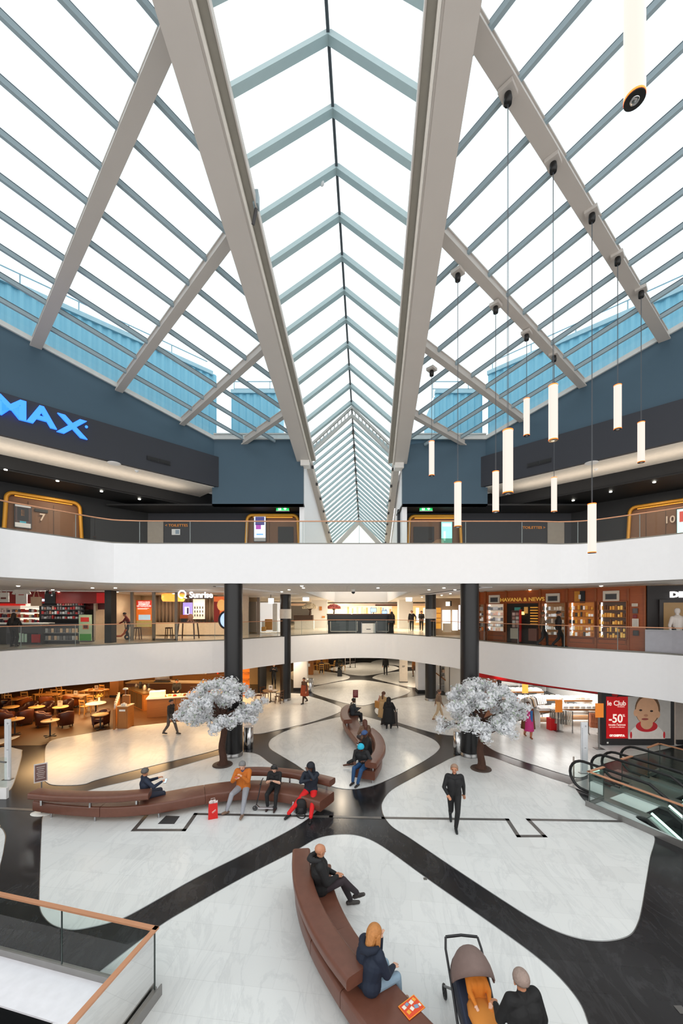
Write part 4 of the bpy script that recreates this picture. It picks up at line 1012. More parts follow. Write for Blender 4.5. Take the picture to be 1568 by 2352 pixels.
def person(label, loc, yaw, H=1.75, hip=.93, lean=.03, feet=None, hands=None, head=(0,0), skin='pale', top=(30,30,32), legs=(36,36,40), shoe=(24,24,24), hair=(50,38,30), hairstyle='short',
           bulk=1., coat=None, vox=.011, group=None, feetdir=(0,0), elbow=None, hood=None, hat=None, toes=None, neckc=None, shin=None, kneeside=.35, hipoff=(0,0), sleeves='long', shoeup=None, twist=0.):
    t = thing('person', label, 'person', (0,0,0), group); s = H/1.75
    mats = {'skin': SKIN[skin], 'lip': LIP[skin], 'eye': EYE_M, 'top': mat(top, .75, var=.12, scale=14., bump=.25), 'legs': mat(legs, .75, var=.1, scale=16., bump=.2), 'shoe': mat(shoe, .5), 'neck': mat(neckc or top, .7)}
    mats['shin'] = mat(shin, .7) if shin else mats['legs']
    B = []; up = V(0, math.sin(lean), math.cos(lean)); hp = V(hipoff[0], hipoff[1], hip)
    ct, st = math.cos(twist), math.sin(twist); X = V(ct, st, 0); fw = V(-st, ct, 0)
    fwd = fw*math.cos(lean)-V(0,0,math.sin(lean)); up = fw*math.sin(lean)+V(0,0,math.cos(lean))
    w = bulk
    chest = hp+up*.30*s; neck = hp+up*.50*s
    for sg in (-1, 1):
        B.append((hp+X*sg*.075*s, hp+up*.14*s+X*sg*.06*s, .115*s*w, .108*s*w, 'legs' if hip > .7 else 'top'))
        B.append((hp+up*.12*s+X*sg*.06*s, chest+X*sg*.085*s, .112*s*w, .122*s*w, 'top'))
        B.append((chest+X*sg*.085*s, hp+up*.42*s+X*sg*.115*s, .12*s*w, .075*s*w, 'top'))
        B.append((hp+up*.40*s, hp+up*.455*s+X*sg*.165*s, .09*s, .068*s*w, 'top'))
    B.append((hp+up*.46*s, neck+up*.03, .075*s, .06*s, 'neck'))
    hpit, hyaw = head
    hd = V(0, math.sin(lean*.6+hpit*.6), math.cos(lean*.6+hpit*.6)); hd = X*hd.x+fw*hd.y+V(0,0,hd.z)
    hc = neck+hd*.135*s; B.append((neck-up*.02, hc, .056*s, .055*s, 'skin'))
    cy, sy = math.cos(hyaw), math.sin(hyaw)
    f0 = X*sy+fw*cy; f = (f0*math.cos(hpit)-V(0,0,1)*math.sin(hpit)).normalized(); r = f.cross(V(0,0,1)).normalized(); u = r.cross(f)
    q = lambda x, y, z: hc+(r*x+f*y+u*z)*s
    B.append((q(0,-.02,.045), q(0,.012,.04), .092*s, .088*s, 'skin'))
    B.append((q(0,.02,.0), q(0,.052,-.062), .072*s, .044*s, 'skin'))
    B.append((q(0,.092,.012), q(0,.112,-.014), .012*s, .016*s, 'skin'))
    for sg in (-1, 1):
        B.append((q(sg*.034,.086,.022), q(sg*.036,.086,.022), .0105*s, .0105*s, 'eye'))
        B.append((q(sg*.084,-.005,.018), q(sg*.088,-.01,-.02), .018*s, .014*s, 'skin'))
        B.append((q(sg*.02,.096,.043), q(sg*.045,.088,.043), .009*s, .008*s, 'skin'))
    B.append((q(-.02,.088,-.042), q(.02,.088,-.042), .011*s, .011*s, 'lip'))
    # legs
    feet = feet or [(-.11,.0,.0), (.11,.0,.0)]
    for k, sg in enumerate((-1, 1)):
        h = hp+X*sg*.09*s+V(0,0,-.02); a = V(*feet[k])+V(0,0,.085*s)
        kn, a = ik(h, a, .45*s, .42*s, V(sg*kneeside*(.5 if hip < .7 else .15), 1, .55 if hip < .7 else 0))
        B += [(h, kn, .104*s*(.8+.2*w), .07*s, 'legs'), (kn, kn.lerp(a,.35), .07*s, .066*s, 'legs'), (kn.lerp(a,.35), a+V(0,0,.03), .066*s, .052*s, 'shin'), (a+V(0,0,.02), a, .042*s, .042*s, 'shin')]
        fd = feetdir[k]; tz = (toes[k] if toes else 0.)
        td = V(math.sin(fd)*math.cos(tz), math.cos(fd)*math.cos(tz), math.sin(tz)); e = a+V(0,0,-.045*s)
        B += [(e-td*.045*s, e+td*.06*s, .042*s, .04*s, 'shoe'), (e+td*.06*s-V(0,0,.004), e+td*.165*s-V(0,0,.008), .042*s, .034*s, 'shoe'), (a+V(0,0,.0), e, .044*s, .042*s, 'shoe')]
    # arms and hands
    hands = hands or [(-.24,.06,hip-.12), (.24,.06,hip-.12)]
    for k, sg in enumerate((-1, 1)):
        sh = hp+up*.445*s+X*sg*.185*s; hw = V(*hands[k])
        pole = V(*(elbow[k] if elbow else (sg*.7, -.8, -.5)))
        el, wr_ = ik(sh, hw, .29*s, .255*s, pole)
        B += [(sh, el, .062*s*w, .05*s*w, 'top'), (el, wr_, .05*s*w, .036*s*(.6+.4*w), 'top' if sleeves == 'long' else 'skin')]
        d = (wr_-el).normalized(); side = d.cross(V(0,0,1))
        if side.length < .15: side = V(sg,0,0)
        side.normalize(); nrm = side.cross(d)
        if sg > 0: side = -side
        inw = -side if False else V(-sg, .2, 0); inw = (inw-d*inw.dot(d)).normalized()
        B += [(wr_, wr_+d*.03*s, .027*s, .03*s, 'skin'), (wr_+d*.03*s-side*.018*s, wr_+d*.085*s-side*.022*s, .019*s, .017*s, 'skin'), (wr_+d*.03*s+side*.014*s, wr_+d*.085*s+side*.02*s, .019*s, .017*s, 'skin')]
        cdir = (d*.6-V(0,0,1)*.55+inw*.1).normalized()
        for j, (o, L) in enumerate(((-.033,.062),(-.011,.075),(.011,.07),(.032,.055))):
            p0 = wr_+d*.085*s+side*o*s; p1 = p0+d*L*.5*s; p2 = p1+cdir*L*.55*s
            B += [(p0, p1, .0105*s, .010*s, 'skin'), (p1, p2, .010*s, .0085*s, 'skin')]
        p0 = wr_+d*.03*s-side*.03*s; p1 = p0+(d*.5-side*.7).normalized()*.035*s; p2 = p1+(d*.9-side*.1+cdir*.3).normalized()*.03*s
        B += [(p0, p1, .014*s, .0115*s, 'skin'), (p1, p2, .0115*s, .0095*s, 'skin')]
    keys = list(mats)
    remesh_body(B, mats, keys, vox, t)
    hm = mat(hair, .55, var=.25, scale=40., bump=.4)
    def cap(m, rad, zcut, name, yb=-.005, ext=()):
        mb = MB(); n = 18; vs = []; fs = []; Rr = rad*s
        for i in range(10):
            th = PI*i/9*.62
            for k in range(n):
                ph = 2*PI*k/n; front = max(0, math.cos(ph)); tt = th*(1-.42*front*zcut)+0; tt = min(tt, PI*.66)
                vs.append(q(0,yb,.045)+(r*math.sin(ph)*math.sin(tt)*.96+f*math.cos(ph)*math.sin(tt)*1.06+u*math.cos(tt)*1.02)*Rr)
        for i in range(9):
            for k in range(n): fs.append((i*n+k, i*n+(k+1) % n, (i+1)*n+(k+1) % n, (i+1)*n+k))
        mb.add(vs, fs, 0, True)
        for a, b, ra, rb in ext: capsule(mb, a, b, ra, rb, 10)
        o = mb.build(name, m, t); sd = o.modifiers.new('solid', 'SOLIDIFY'); sd.thickness = .008; sd.offset = 1; return o
    dn = V(0,0,-1)
    if hairstyle == 'short': cap(hm, .099, 1., 'hair')
    elif hairstyle == 'long':
        b = q(0,-.06,.0); ex = [(b, b-f*.05*s+dn*.16*s, .075*s, .07*s), (b-f*.05*s+dn*.16*s, b-f*.06*s+dn*.36*s, .075*s, .05*s)]
        for sg in (-1,1): ex.append((q(sg*.075,-.01,.01), q(sg*.085,.0,-.14), .032*s, .03*s))
        cap(hm, .104, 1., 'hair', ext=ex)
    elif hairstyle == 'bob':
        ex = [(q(sg*.07,-.02,.02), q(sg*.085,.0,-.11), .045*s, .035*s) for sg in (-1,1)]+[(q(0,-.06,.02), q(0,-.085,-.13), .075*s, .06*s)]
        cap(hm, .106, .9, 'hair', ext=ex)
    elif hairstyle == 'tail':
        b = q(0,-.09,.03); cap(hm, .1, 1., 'hair', ext=[(b, b-f*.05*s+dn*.1*s, .035*s, .035*s), (b-f*.05*s+dn*.1*s, b-f*.04*s+dn*.26*s, .035*s, .02*s)])
    if hat:
        kind, hcv = hat; m2 = mat(hcv, .7, var=.12, scale=30, bump=.3)
        if kind == 'beanie': cap(m2, .113, .75, 'beanie')
        elif kind == 'cap':
            o = cap(m2, .11, .8, 'cap'); mb = MB()
            mb.add([q(-.075,.075,.085), q(.075,.075,.085), q(.06,.17,.068), (q(0,.185,.066)), q(-.06,.17,.068)], [(0,1,2,3,4)]); b = mb.build('visor', m2, o); b.modifiers.new('s','SOLIDIFY').thickness = .008
        elif kind == 'hood':
            cap(m2, .122, .55, 'hood', yb=-.02, ext=[(q(sg*.07,-.03,-.02), q(sg*.07,-.03,-.13), .055*s, .06*s) for sg in (-1,1)]+[(q(0,-.075,-.02), q(0,-.07,-.16), .07*s, .075*s)])
    if hood:
        mb = MB(); c = neck-f0*.09*s+V(0,0,.01)
        mb.tube([c+X*a*s+fw*b*s+V(0,0,z*s) for a, b, z in ((-.11,.10,.03),(-.125,.02,.045),(-.07,-.07,.03),(0,-.1,.02),(.07,-.07,.03),(.125,.02,.045),(.11,.10,.03))], [.03,.045,.055,.06,.055,.045,.03], 10)
        mb.build('hood', mat(hood, .8, var=.2, scale=20, bump=.3), t)
    if coat:    # (hem height, flare, colour)
        hz, fl_, cc = coat; mb = MB(); rings = []
        top_z = hp+up*.30*s
        for i in range(7):
            k = i/6; c = top_z.lerp(V(hp.x, hp.y, hz), k); rings.append((c, (.215+.02*k)*s*w+fl_*k, (.15+.03*k)*s*w+fl_*k))
        n = 22; vs = []; fs = []
        for c, rx, ry in rings:
            for k in range(n):
                a = 2*PI*k/n; rr = 1+.03*math.sin(5*a); vs.append(c+(X*math.cos(a)*rx+fw*math.sin(a)*ry)*rr)
        for i in range(6):
            for k in range(n): fs.append((i*n+k, i*n+(k+1) % n, (i+1)*n+(k+1) % n, (i+1)*n+k))
        mb.add(vs, fs, 0, True); o = mb.build('coat_skirt', mat(cc, .8, var=.12, scale=12, bump=.25), t); o.modifiers.new('s','SOLIDIFY').thickness = .012
    t.location = loc; t.rotation_euler = (0,0,yaw)
    T = Matrix.Translation(loc) @ Matrix.Rotation(yaw, 4, 'Z')
    t['_'] = 0; del t['_']
    return t, (lambda x, y, z: T @ V(x, y, z)), dict(hc=hc, q=q, s=s, neck=neck, hp=hp)
def yaw_to(dx, dy): return math.atan2(-dx, dy)
PHONE = mat((20,20,22), .25); PHSCR = mat((190,205,220), .3, emit=.6)
def phone(p, lab, yaw=0., red=False):
    t = thing('mobile_phone', lab, 'phone', p); R = Matrix.Rotation(yaw, 3, 'Z') @ Matrix.Rotation(.6, 3, 'X')
    MB().box(p, (.075,.15,.012), M=R).build('case', mat((220,30,20), .4) if red else PHONE, t, .003)
    MB().box(Vector(p)+R@V(0,0,.0075), (.066,.135,.003), M=R).build('screen', PHSCR, t); return t
SEAT = .545     # hip height when sitting on a bench
# --- foreground bench
p, T, I = person('bald person in a black coat sitting cross legged on the foreground bench', (-.42,7.66,0), yaw_to(1,.15), 1.8, SEAT, -.02, [(-.12,.62,0),(.02,.72,.22)], [(-.06,.30,.70),(.1,.32,.74)], (.15,-.3),
       'tan', (20,20,22), (48,38,44), (60,56,54), (150,140,134), 'none', 1.42, None, .009, hood=(34,34,36), feetdir=(0,.5), toes=(0,.5), kneeside=.0, shin=(40,34,38))
p, T, I = person('person with blond hair in a navy coat and pale jeans on the foreground bench', (.38,5.68,0), yaw_to(.82,.55), 1.7, SEAT, .16, [(-.1,.52,0),(.12,.5,0)], [(-.02,.26,1.03),(.12,.38,.64)], (.35,-.3),
       'pale', (22,34,54), (140,166,186), (170,130,110), (186,124,66), 'bob', 1.36, None, .009, hood=(20,30,48))
o = None
# --- pushchair with a person behind and a second person beside
p, T, I = person('small child dressed in orange sitting in the pushchair', (1.86,5.36,0), PI+.05, .98, .60, -.35, [(-.07,.36,.40),(.07,.38,.38)], [(-.1,.16,.70),(.1,.18,.70)], (.1,0), 'pale', (216,126,36), (210,120,40), (120,70,40), (150,96,50), 'short', 1.35, None, .009)
p, T, I = person('person in a black jacket walking beside the pushchair at the bottom edge', (2.16,4.62,0), yaw_to(-.25,1), 1.64, .88, .1, [(-.1,.2,0),(.12,-.22,0)], [(-.16,.32,.98),(.26,.02,.8)], (.1,.2), 'tan', (16,16,18), (40,44,70), (20,20,22), (150,130,120), 'short', 1.3, None, .01)
# --- long bench
p, T, I = person('person in a navy suit sitting with back to the camera on the left bench', (-5.72,11.45,0), yaw_to(.75,.65), 1.74, SEAT, -.05, [(-.12,.5,0),(.12,.52,0)], [(-.16,.38,.86),(.34,.34,.92)], (.1,-.5), 'tan', (28,38,58), (40,44,60), (30,24,20), (90,86,84), 'short', 1.1)
phone(T(.38,.44,.93), 'mobile phone held by the person in the navy suit')
p, T, I = person('person in orange brown jacket and grey trousers looking at a phone on long bench', (-3.0,11.98,0), yaw_to(-.05,-1), 1.82, SEAT, .06, [(-.22,.85,0),(.30,.6,.0)], [(-.06,.34,.98),(.1,.36,.92)], (.5,.15), 'pale', (190,104,28), (150,152,160), (126,100,84), (120,118,118), 'short', 1.22, None, .009, neckc=(60,66,96), feetdir=(0,.5), toes=(.0,.25))
phone(T(.06,.44,.98), 'red mobile phone held by the person in the orange brown jacket', PI, True)
p, T, I = person('young person in a black t-shirt with headphones sitting above a kick scooter', (-2.03,11.98,0), yaw_to(-.1,-1), 1.58, SEAT, .08, [(-.12,.42,.02),(.13,.36,.0)], [(-.05,.30,.82),(.07,.30,.82)], (.6,0), 'pale', (18,18,20), (22,23,26), (46,26,26), (16,15,15), 'short', 1.0, None, .009, sleeves='short')
phone(T(.01,.36,.84), 'mobile phone held by the young person with headphones', PI)
q = I['q']; hd = MB(); hd.tube([q(.1*math.sin(a),-.01,.05+.1*math.cos(a)) for a in [(-PI/2+PI*k/10) for k in range(11)]], .014, 8)
for sg in (-1,1): hd.ell(q(sg*.1,-.01,.02), (.025,.04,.045))
hd.v = [T(*v) for v in hd.v]; o = hd.build('headphones', mat((60,60,62), .35)); tag(o, 'black headphones worn by the young person on the long bench', 'headphones')
p, T, I = person('person in red trousers and dark hooded top with legs apart on long bench', (-.92,11.78,0), yaw_to(-.08,-1), 1.8, SEAT, .06, [(-.12,.78,0),(.55,.68,0)], [(.03,.22,1.17),(.0,.24,.92)], (.15,.1), 'dark', (26,34,48), (214,20,24), (20,20,22), (20,18,18), 'none', 1.12, None, .009, hat=('hood',(22,26,36)), elbow=((-.7,.5,-.8),(.8,.6,-.4)), feetdir=(0,.45), kneeside=1.2)
# --- centre bench
p, T, I = person('person in turquoise knitted cap and blue jeans at the near end of centre bench', (.80,13.75,0), yaw_to(-.55,-.85), 1.8, SEAT, .28, [(-.1,.62,0),(.12,.58,0)], [(-.22,.36,.78),(.2,.3,.66)], (.7,0), 'dark', (30,31,34), (36,76,120), (40,36,36), (20,18,18), 'none', 1.28, None, .01, hat=('beanie',(40,180,212)))
p, T, I = person('person in blue peaked cap and black top with one leg stretched on centre bench', (1.02,15.0,0), yaw_to(-.96,-.25), 1.8, SEAT, .12, [(-.05,.98,.0),(.16,.55,0)], [(-.1,.34,.82),(.1,.34,.84)], (.6,.35), 'dark', (20,20,22), (36,36,38), (96,60,46), (20,18,18), 'none', 1.2, None, .011, hat=('cap',(58,86,134)))
phone(T(0,.42,.85), 'mobile phone held by the person in the blue peaked cap')
p, T, I = person('person with long brown hair sitting with back to the camera on the centre bench', (1.0,16.55,0), yaw_to(-.35,.95), 1.7, SEAT, .05, [(-.12,.5,0),(.12,.5,0)], [(-.14,.3,.74),(.14,.3,.74)], (.1,0), 'tan', (112,84,66), (60,60,66), (40,36,34), (92,54,42), 'long', 1.12)
p, T, I = person('person in a dark grey jacket sitting at the far end of the centre bench', (.55,20.5,0), yaw_to(.9,.3), 1.78, SEAT, .12, [(-.14,.55,0),(.12,.5,0)], [(-.06,.38,.78),(.08,.38,.78)], (.2,0), 'dark', (50,54,60), (40,40,44), (180,168,160), (24,20,18), 'short', 1.15, neckc=(210,205,190))
# --- standing and walking
p, T, I = person('person in a long beige coat standing beside the person in black', (2.16,20.25,0), yaw_to(.6,.5), 1.76, .95, .02, [(-.1,0,0),(.1,.05,0)], [(-.2,.2,.95),(.22,.16,.9)], (.1,-.3), 'pale', (196,160,112), (52,44,40), (40,32,28), (90,54,34), 'tail', 1.08, (.42,.05,(196,160,112)))
tb = T(-.30,-.1,.0)
t = thing('tote_bag', 'tan and red shoulder bag hanging from the person in the beige coat', 'bag', tb+V(0,0,.86))
MB().box(tb+V(0,0,1.02), (.16,.34,.36), .6).build('body', mat((190,134,70), .6), t, .02); MB().tube([tb+V(.03,-.12,1.2), tb+V(.08,-.04,1.5), tb+V(.1,.02,1.48), tb+V(.03,.12,1.2)], .012).build('strap', mat((176,60,40), .5), t)
p, T, I = person('person in a long black coat with a shopping trolley', (2.36,19.6,0), yaw_to(.2,1), 1.58, .86, .06, [(-.1,0,0),(.1,.06,0)], [(-.2,.2,.85),(.3,.24,.88)], (.1,.2), 'tan', (16,16,17), (24,24,26), (22,20,20), (20,18,17), 'none', 1.18, (.3,.08,(16,16,17)), hat=('hood',(22,20,20)))
p, T, I = person('person in black trousers and coat walking across the right marble panel', (3.08,10.72,0), yaw_to(-.15,-1), 1.78, .93, .08, [(-.02,.22,0),(.06,-.34,.1)], [(-.28,-.12,.86),(.2,.32,1.0)], (-.05,.2), 'tan', (24,24,26), (20,20,22), (24,30,34), (150,120,100), 'short', 1.1, None, .01, toes=(0,-.6))
p, T, I = person('person in a pink dress and brown coat walking out of the clothes shop', (8.70,18.3,0), yaw_to(-.1,-1), 1.7, .9, .02, [(-.08,.16,0),(.08,-.18,.03)], [(-.24,.08,.8),(.2,.26,1.05)], (.1,0), 'tan', (104,58,30), (190,120,90), (150,80,40), (70,40,22), 'long', 1.1, (.42,.06,(104,58,30)))
o = MB(); n = 18
for i in range(6):
    k = i/5
    o.v += [T(math.cos(2*PI*j/n)*(.15+.07*k), .05+math.sin(2*PI*j/n)*(.14+.09*k)+.07, 1.3-.95*k) for j in range(n)]
for i in range(5):
    for j in range(n): o.f.append((i*n+j, i*n+(j+1) % n, (i+1)*n+(j+1) % n, (i+1)*n+j)); o.m.append(0); o.sm.append(True)
off = p.location.copy(); R = Matrix.Rotation(-p.rotation_euler.z, 3, 'Z'); o.v = [R@(v-off)+off for v in o.v]
o.build('dress', mat((196,44,120), .6, var=.2, scale=5), p)
sc = MB().box(V(-.06,.27,1.05), (.1,.05,.5)); sc.v = [v+off for v in sc.v]; sc.build('scarf', mat((40,100,160), .7), p)
person('person in a brown coat and rust skirt walking past the far left pier', (-2.35,25.0,0), yaw_to(-.5,-.6), 1.68, .9, .08, [(-.05,.2,0),(.08,-.3,.06)], [(-.24,.12,.82),(.24,-.05,.82)], (.1,0), 'tan', (92,64,48), (70,46,34), (40,30,26), (70,50,40), 'short', 1.05, (.5,.06,(150,66,36)), .012)
person('person in a dark top walking in front of the cafe counter', (-8.15,18.7,0), yaw_to(.9,-.2), 1.72, .92, .05, [(-.1,.3,0),(.1,-.3,.04)], [(-.25,-.1,.8),(.25,.15,.85)], (.05,0), 'tan', (44,38,34), (86,76,70), (60,54,50), (40,30,26), 'short', 1.05, None, .012)
person('person in beige clothes walking beside the right blossom tree', (5.25,21.2,0), yaw_to(.9,.1), 1.68, .9, .05, [(-.1,.3,0),(.1,-.32,.04)], [(-.25,-.1,.8),(.25,.15,.85)], (.05,0), 'tan', (128,104,84), (190,166,134), (140,100,70), (90,66,50), 'short', 1.05, None, .012)
person('person in black walking away down the far mall corridor', (4.05,36,0), yaw_to(0,1), 1.78, .95, .02, [(-.1,.12,0),(.1,-.15,0)], [(-.27,.02,.85),(.26,.06,.85)], (0,0), 'tan', (26,24,26), (24,24,26), (20,20,22), (30,24,22), 'short', 1.15, None, .014)
p, T, I = person('person carrying a green bag walking behind the far white totem', (6.55,35,0), yaw_to(-.3,1), 1.75, .93, .02, [(-.08,.15,0),(.1,-.18,0)], [(-.24,.02,.85),(.24,.05,.85)], (0,0), 'tan', (170,110,60), (120,90,70), (40,30,30), (70,50,40), 'short', 1.1, None, .014)
g = T(.3,0,0); t = thing('carrier_bag', 'green and blue carrier bag held behind the far white totem', 'bag', g+V(0,0,.35)); MB().box(g+V(0,0,.58), (.16,.36,.46)).build('bag', mat((40,110,60), .5), t); MB().box(g+V(0,-.19,.58), (.14,.02,.36)).build('panel', mat((60,70,130), .5), t)
person('person in black standing by the dark shopfront behind the cafe table', (-5.35,31,0), yaw_to(.2,-1), 1.75, .93, .02, None, [(-.1,.25,1.25),(.12,.28,1.3)], (0,0), 'pale', (26,26,28), (24,24,26), (20,20,20), (150,90,50), 'short', 1.05, None, .014)
# --- first gallery
person('person in a dark jacket and white shirt walking along the first gallery', (5.95,33.2,Z1), yaw_to(-.2,-1), 1.78, .95, .02, [(-.1,.15,0),(.1,-.15,.02)], [(-.34,.02,.95),(.27,.05,.86)], (0,0), 'tan', (34,32,32), (30,30,34), (20,20,20), (40,28,22), 'short', 1.1, None, .014, neckc=(225,220,210))
person('person in black carrying something beside the white shirted walker on the first gallery', (6.85,33.6,Z1), yaw_to(-.2,-1), 1.72, .93, .02, [(-.1,.15,0),(.1,-.15,.02)], [(-.1,.28,1.0),(.1,.28,1.0)], (0,0), 'tan', (26,24,24), (30,28,30), (20,20,20), (40,28,22), 'short', 1.15, None, .014)
person('person in a striped brown top walking past the tobacco shop', (9.64,18.8,Z1), yaw_to(.9,-.3), 1.7, .9, .03, [(-.08,.22,0),(.08,-.24,.04)], [(-.24,.12,.85),(.24,-.08,.82)], (.05,0), 'tan', (126,96,70), (40,38,40), (24,22,22), (90,70,50), 'short', 1.05, None, .013)
person('person in black walking past the tobacco shop window on the first gallery', (10.12,18.3,Z1), yaw_to(.9,-.3), 1.74, .92, .03, [(-.08,.22,0),(.08,-.24,.04)], [(-.24,.12,.85),(.24,-.08,.82)], (.05,0), 'tan', (30,26,24), (26,26,28), (20,20,20), (60,48,40), 'short', 1.1, None, .013)
person('person with dark hair in black standing at the red kiosk counter', (-15.55,18.6,Z1), yaw_to(-.1,1), 1.62, .88, .02, None, [(-.2,.25,1.0),(.2,.25,1.0)], (0,0), 'tan', (26,22,22), (26,26,28), (20,20,20), (36,24,18), 'long', 1.15, None, .013)
# ================================================================ things on the ground floor
def text_on(t, body, size, m, c, M, sx=1., bold=0., name='lettering', ext=.004): return text(body, size, m, c, M, name, t, ext, sx, bold)
OFFW = mat((238,236,230), .5)
# pushchair
t = thing('pushchair', 'pushchair with a taupe canopy at the bottom edge', 'pushchair', (1.84,5.45,0))
TAUPE = mat((122,102,96), .75, var=.1, scale=14, bump=.2); c = Vector((1.84,5.55,.66))
mb = MB(); n = 16; vs = []; fs = []
for i in range(9):
    a = -.35+i*(2.0)/8     # sweeps from the front rim up and over to the back
    for k in range(n+1):
        b = PI*k/n; R = .40
        vs.append(c+Vector((.29*math.cos(b), -.08+R*math.sin(b)*math.cos(a+.6)*1.0, .05+R*math.sin(b)*math.sin(a+.6)*1.05)))
for i in range(8):
    for k in range(n): fs.append((i*(n+1)+k, i*(n+1)+k+1, (i+1)*(n+1)+k+1, (i+1)*(n+1)+k))
mb.add(vs, fs, 0, True); o = mb.build('canopy', TAUPE, t); o.modifiers.new('s','SOLIDIFY').thickness = .015
MB().tube([c+Vector((.29*math.cos(PI*k/12), -.08+.405*math.sin(PI*k/12)*math.cos(.25), .05+.42*math.sin(PI*k/12)*math.sin(.25))) for k in range(13)], .014).build('canopy_rim', mat((86,70,66), .6), t)
MB().hexa([c+Vector(q) for q in [(-.2,-.5,-.34),(.2,-.5,-.34),(.2,.25,-.3),(-.2,.25,-.3),(-.22,-.5,-.2),(.22,-.5,-.2),(.22,.25,.1),(-.22,.25,.1)]]).build('seat', mat((36,44,64), .75), t, .03)
MB().ell(c+Vector((.02,-.42,-.06)), (.2,.3,.09)).build('blanket', mat((206,130,52), .8), t)
FR = mat((58,58,60), .35, .7); m = MB()
for sx in (-.27,.27):
    m.tube([c+Vector((sx,-.42,-.5)), c+Vector((sx,.0,-.12)), c+Vector((sx,.36,.14)), c+Vector((sx*.9,.46,.24))], .018)
    m.tube([c+Vector((sx,.42,-.48)), c+Vector((sx,.0,-.12))], .018)
m.tube([c+Vector((-.243,.46,.24)), c+Vector((0,.48,.25)), c+Vector((.243,.46,.24))], .02); m.build('frame', FR, t)
for sx in (-.27,.27):
    for y, r in ((.42,.1),(-.42,.13)):
        wv = MB().tube([Vector((c.x+sx,c.y+y+math.cos(a)*(r-.02),r+math.sin(a)*(r-.02))) for a in [2*PI*k/18 for k in range(18)]], .02, 6, closed=True)
        wv.bar((c.x+sx-.02,c.y+y,r), (c.x+sx+.02,c.y+y,r), .03, .03); wv.build('wheel', BLACK, t)
MB().box(c+Vector((0,-.05,-.36)), (.42,.55,.16)).build('basket', mat((60,60,70), .7), t, .02)
# magazine on the bench
q = onz(945,2314,.455); t = thing('magazine', 'orange magazine lying on the near end of the foreground bench', 'magazine', q); R = .6
MB().box(q+V(0,0,.004), (.30,.22,.008), R).build('cover', mat((226,74,34), .45), t)
Rm = Matrix.Rotation(R, 3, 'Z'); rd = random.Random(5); mb = MB()
for x, y, w, h, mi in [(-.09,.05,.05,.05,0),(-.03,.06,.05,.04,1),(.04,.05,.06,.05,0),(.1,.06,.04,.05,2),(-.08,-.03,.05,.05,2),(-.01,-.02,.05,.05,0),(.06,-.03,.06,.05,1),(.115,-.04,.03,.04,0)]:
    mb.box(q+Rm@V(x,y,.009), (w,h,.001), R+rd.uniform(-.3,.3), mi)
mb.build('pictures', [mat((240,232,220),.5), mat((130,160,190),.5), mat((240,170,60),.5)], t)
mb = MB()
for a, b in (((-.145,-.105),(.145,-.105)),((.145,-.105),(.145,.105)),((.145,.105),(-.145,.105)),((-.145,.105),(-.145,-.105))): mb.bar(q+Rm@V(*a,.009), q+Rm@V(*b,.009), .008, .001)
mb.build('border', mat((246,170,40),.5), t)
# red paper bag
q = onz(489,1879); t = thing('paper_bag', 'red paper carrier bag standing in front of the long bench', 'bag', q)
a = .35; Rm = Matrix.Rotation(a, 3, 'Z'); W_, D_, H_ = .26, .14, .44
pt = lambda x, y, z: q+Rm@V(x,y,z)
mb = MB(); 
for s0, s1 in (((-1,-1),(1,-1)),((1,-1),(1,1)),((1,1),(-1,1)),((-1,1),(-1,-1))):
    mb.quad(pt(s0[0]*W_/2,s0[1]*D_/2,0), pt(s1[0]*W_/2,s1[1]*D_/2,0), pt(s1[0]*W_*.46,s1[1]*D_*.4,H_), pt(s0[0]*W_*.46,s0[1]*D_*.4,H_))
mb.box(q+V(0,0,.006), (W_,D_,.01), a); mb.build('bag', RED, t)
mb = MB()
for k, (x, y) in enumerate(((-.06,.0),(.02,.02),(.07,-.01))): mb.add([pt(x-.05,y,H_*.6),pt(x+.05,y+.02,H_*.6),pt(x+.06,y,H_+.06),pt(x,y-.02,H_+.09-k*.02),pt(x-.05,y+.01,H_+.04)],[(0,1,2,3,4)])
mb.build('tissue_paper', mat((244,234,232),.7), t)
for sy in (-1,1): MB().tube([pt(-.06,sy*D_*.4,H_),pt(-.05,sy*D_*.4,H_+.1),pt(.05,sy*D_*.4,H_+.1),pt(.06,sy*D_*.4,H_)], .005, 6).build('handle', mat((230,225,222),.6), t)
MB().bar(pt(-.03,-D_*.47,.2), pt(.07,-D_*.47,.27), .05, .004, V(0,0,1)).bar(pt(-.02,-D_*.47,.17), pt(.08,-D_*.47,.24), .015, .004, V(0,0,1)).build('print', mat((248,236,232),.5), t)
# kick scooter
q = onz(608,1862); t = thing('kick_scooter', 'silver and black kick scooter at the feet of the young person', 'scooter', q)
def ring(mb, c, r, th, ax='y', n=16):
    return mb.tube([Vector(c)+(V(math.cos(2*PI*k/n)*r,0,math.sin(2*PI*k/n)*r) if ax == 'y' else V(0,math.cos(2*PI*k/n)*r,math.sin(2*PI*k/n)*r)) for k in range(n)], th, 6, closed=True)
for x in (-.29,.29): w_ = ring(MB(), q+V(x,0,.075), .06, .016); w_.bar(q+V(x-.045,0,.075), q+V(x+.045,0,.075), .02, .02).bar(q+V(x,0,.03), q+V(x,0,.12), .02, .02); w_.build('wheel', mat((40,40,42),.4), t)
MB().box(q+V(.03,0,.085), (.44,.11,.03)).build('deck', mat((200,196,200),.3,.6), t, .01)
MB().tube([q+V(-.29,0,.08), q+V(-.24,0,.2), q+V(-.1,.02,.86)], .016).build('steering_column', mat((40,40,42),.4), t)
MB().tube([q+V(-.1,-.2,.86), q+V(-.1,.02,.87), q+V(-.1,.24,.86)], .015).build('handlebar', BLACK, t)
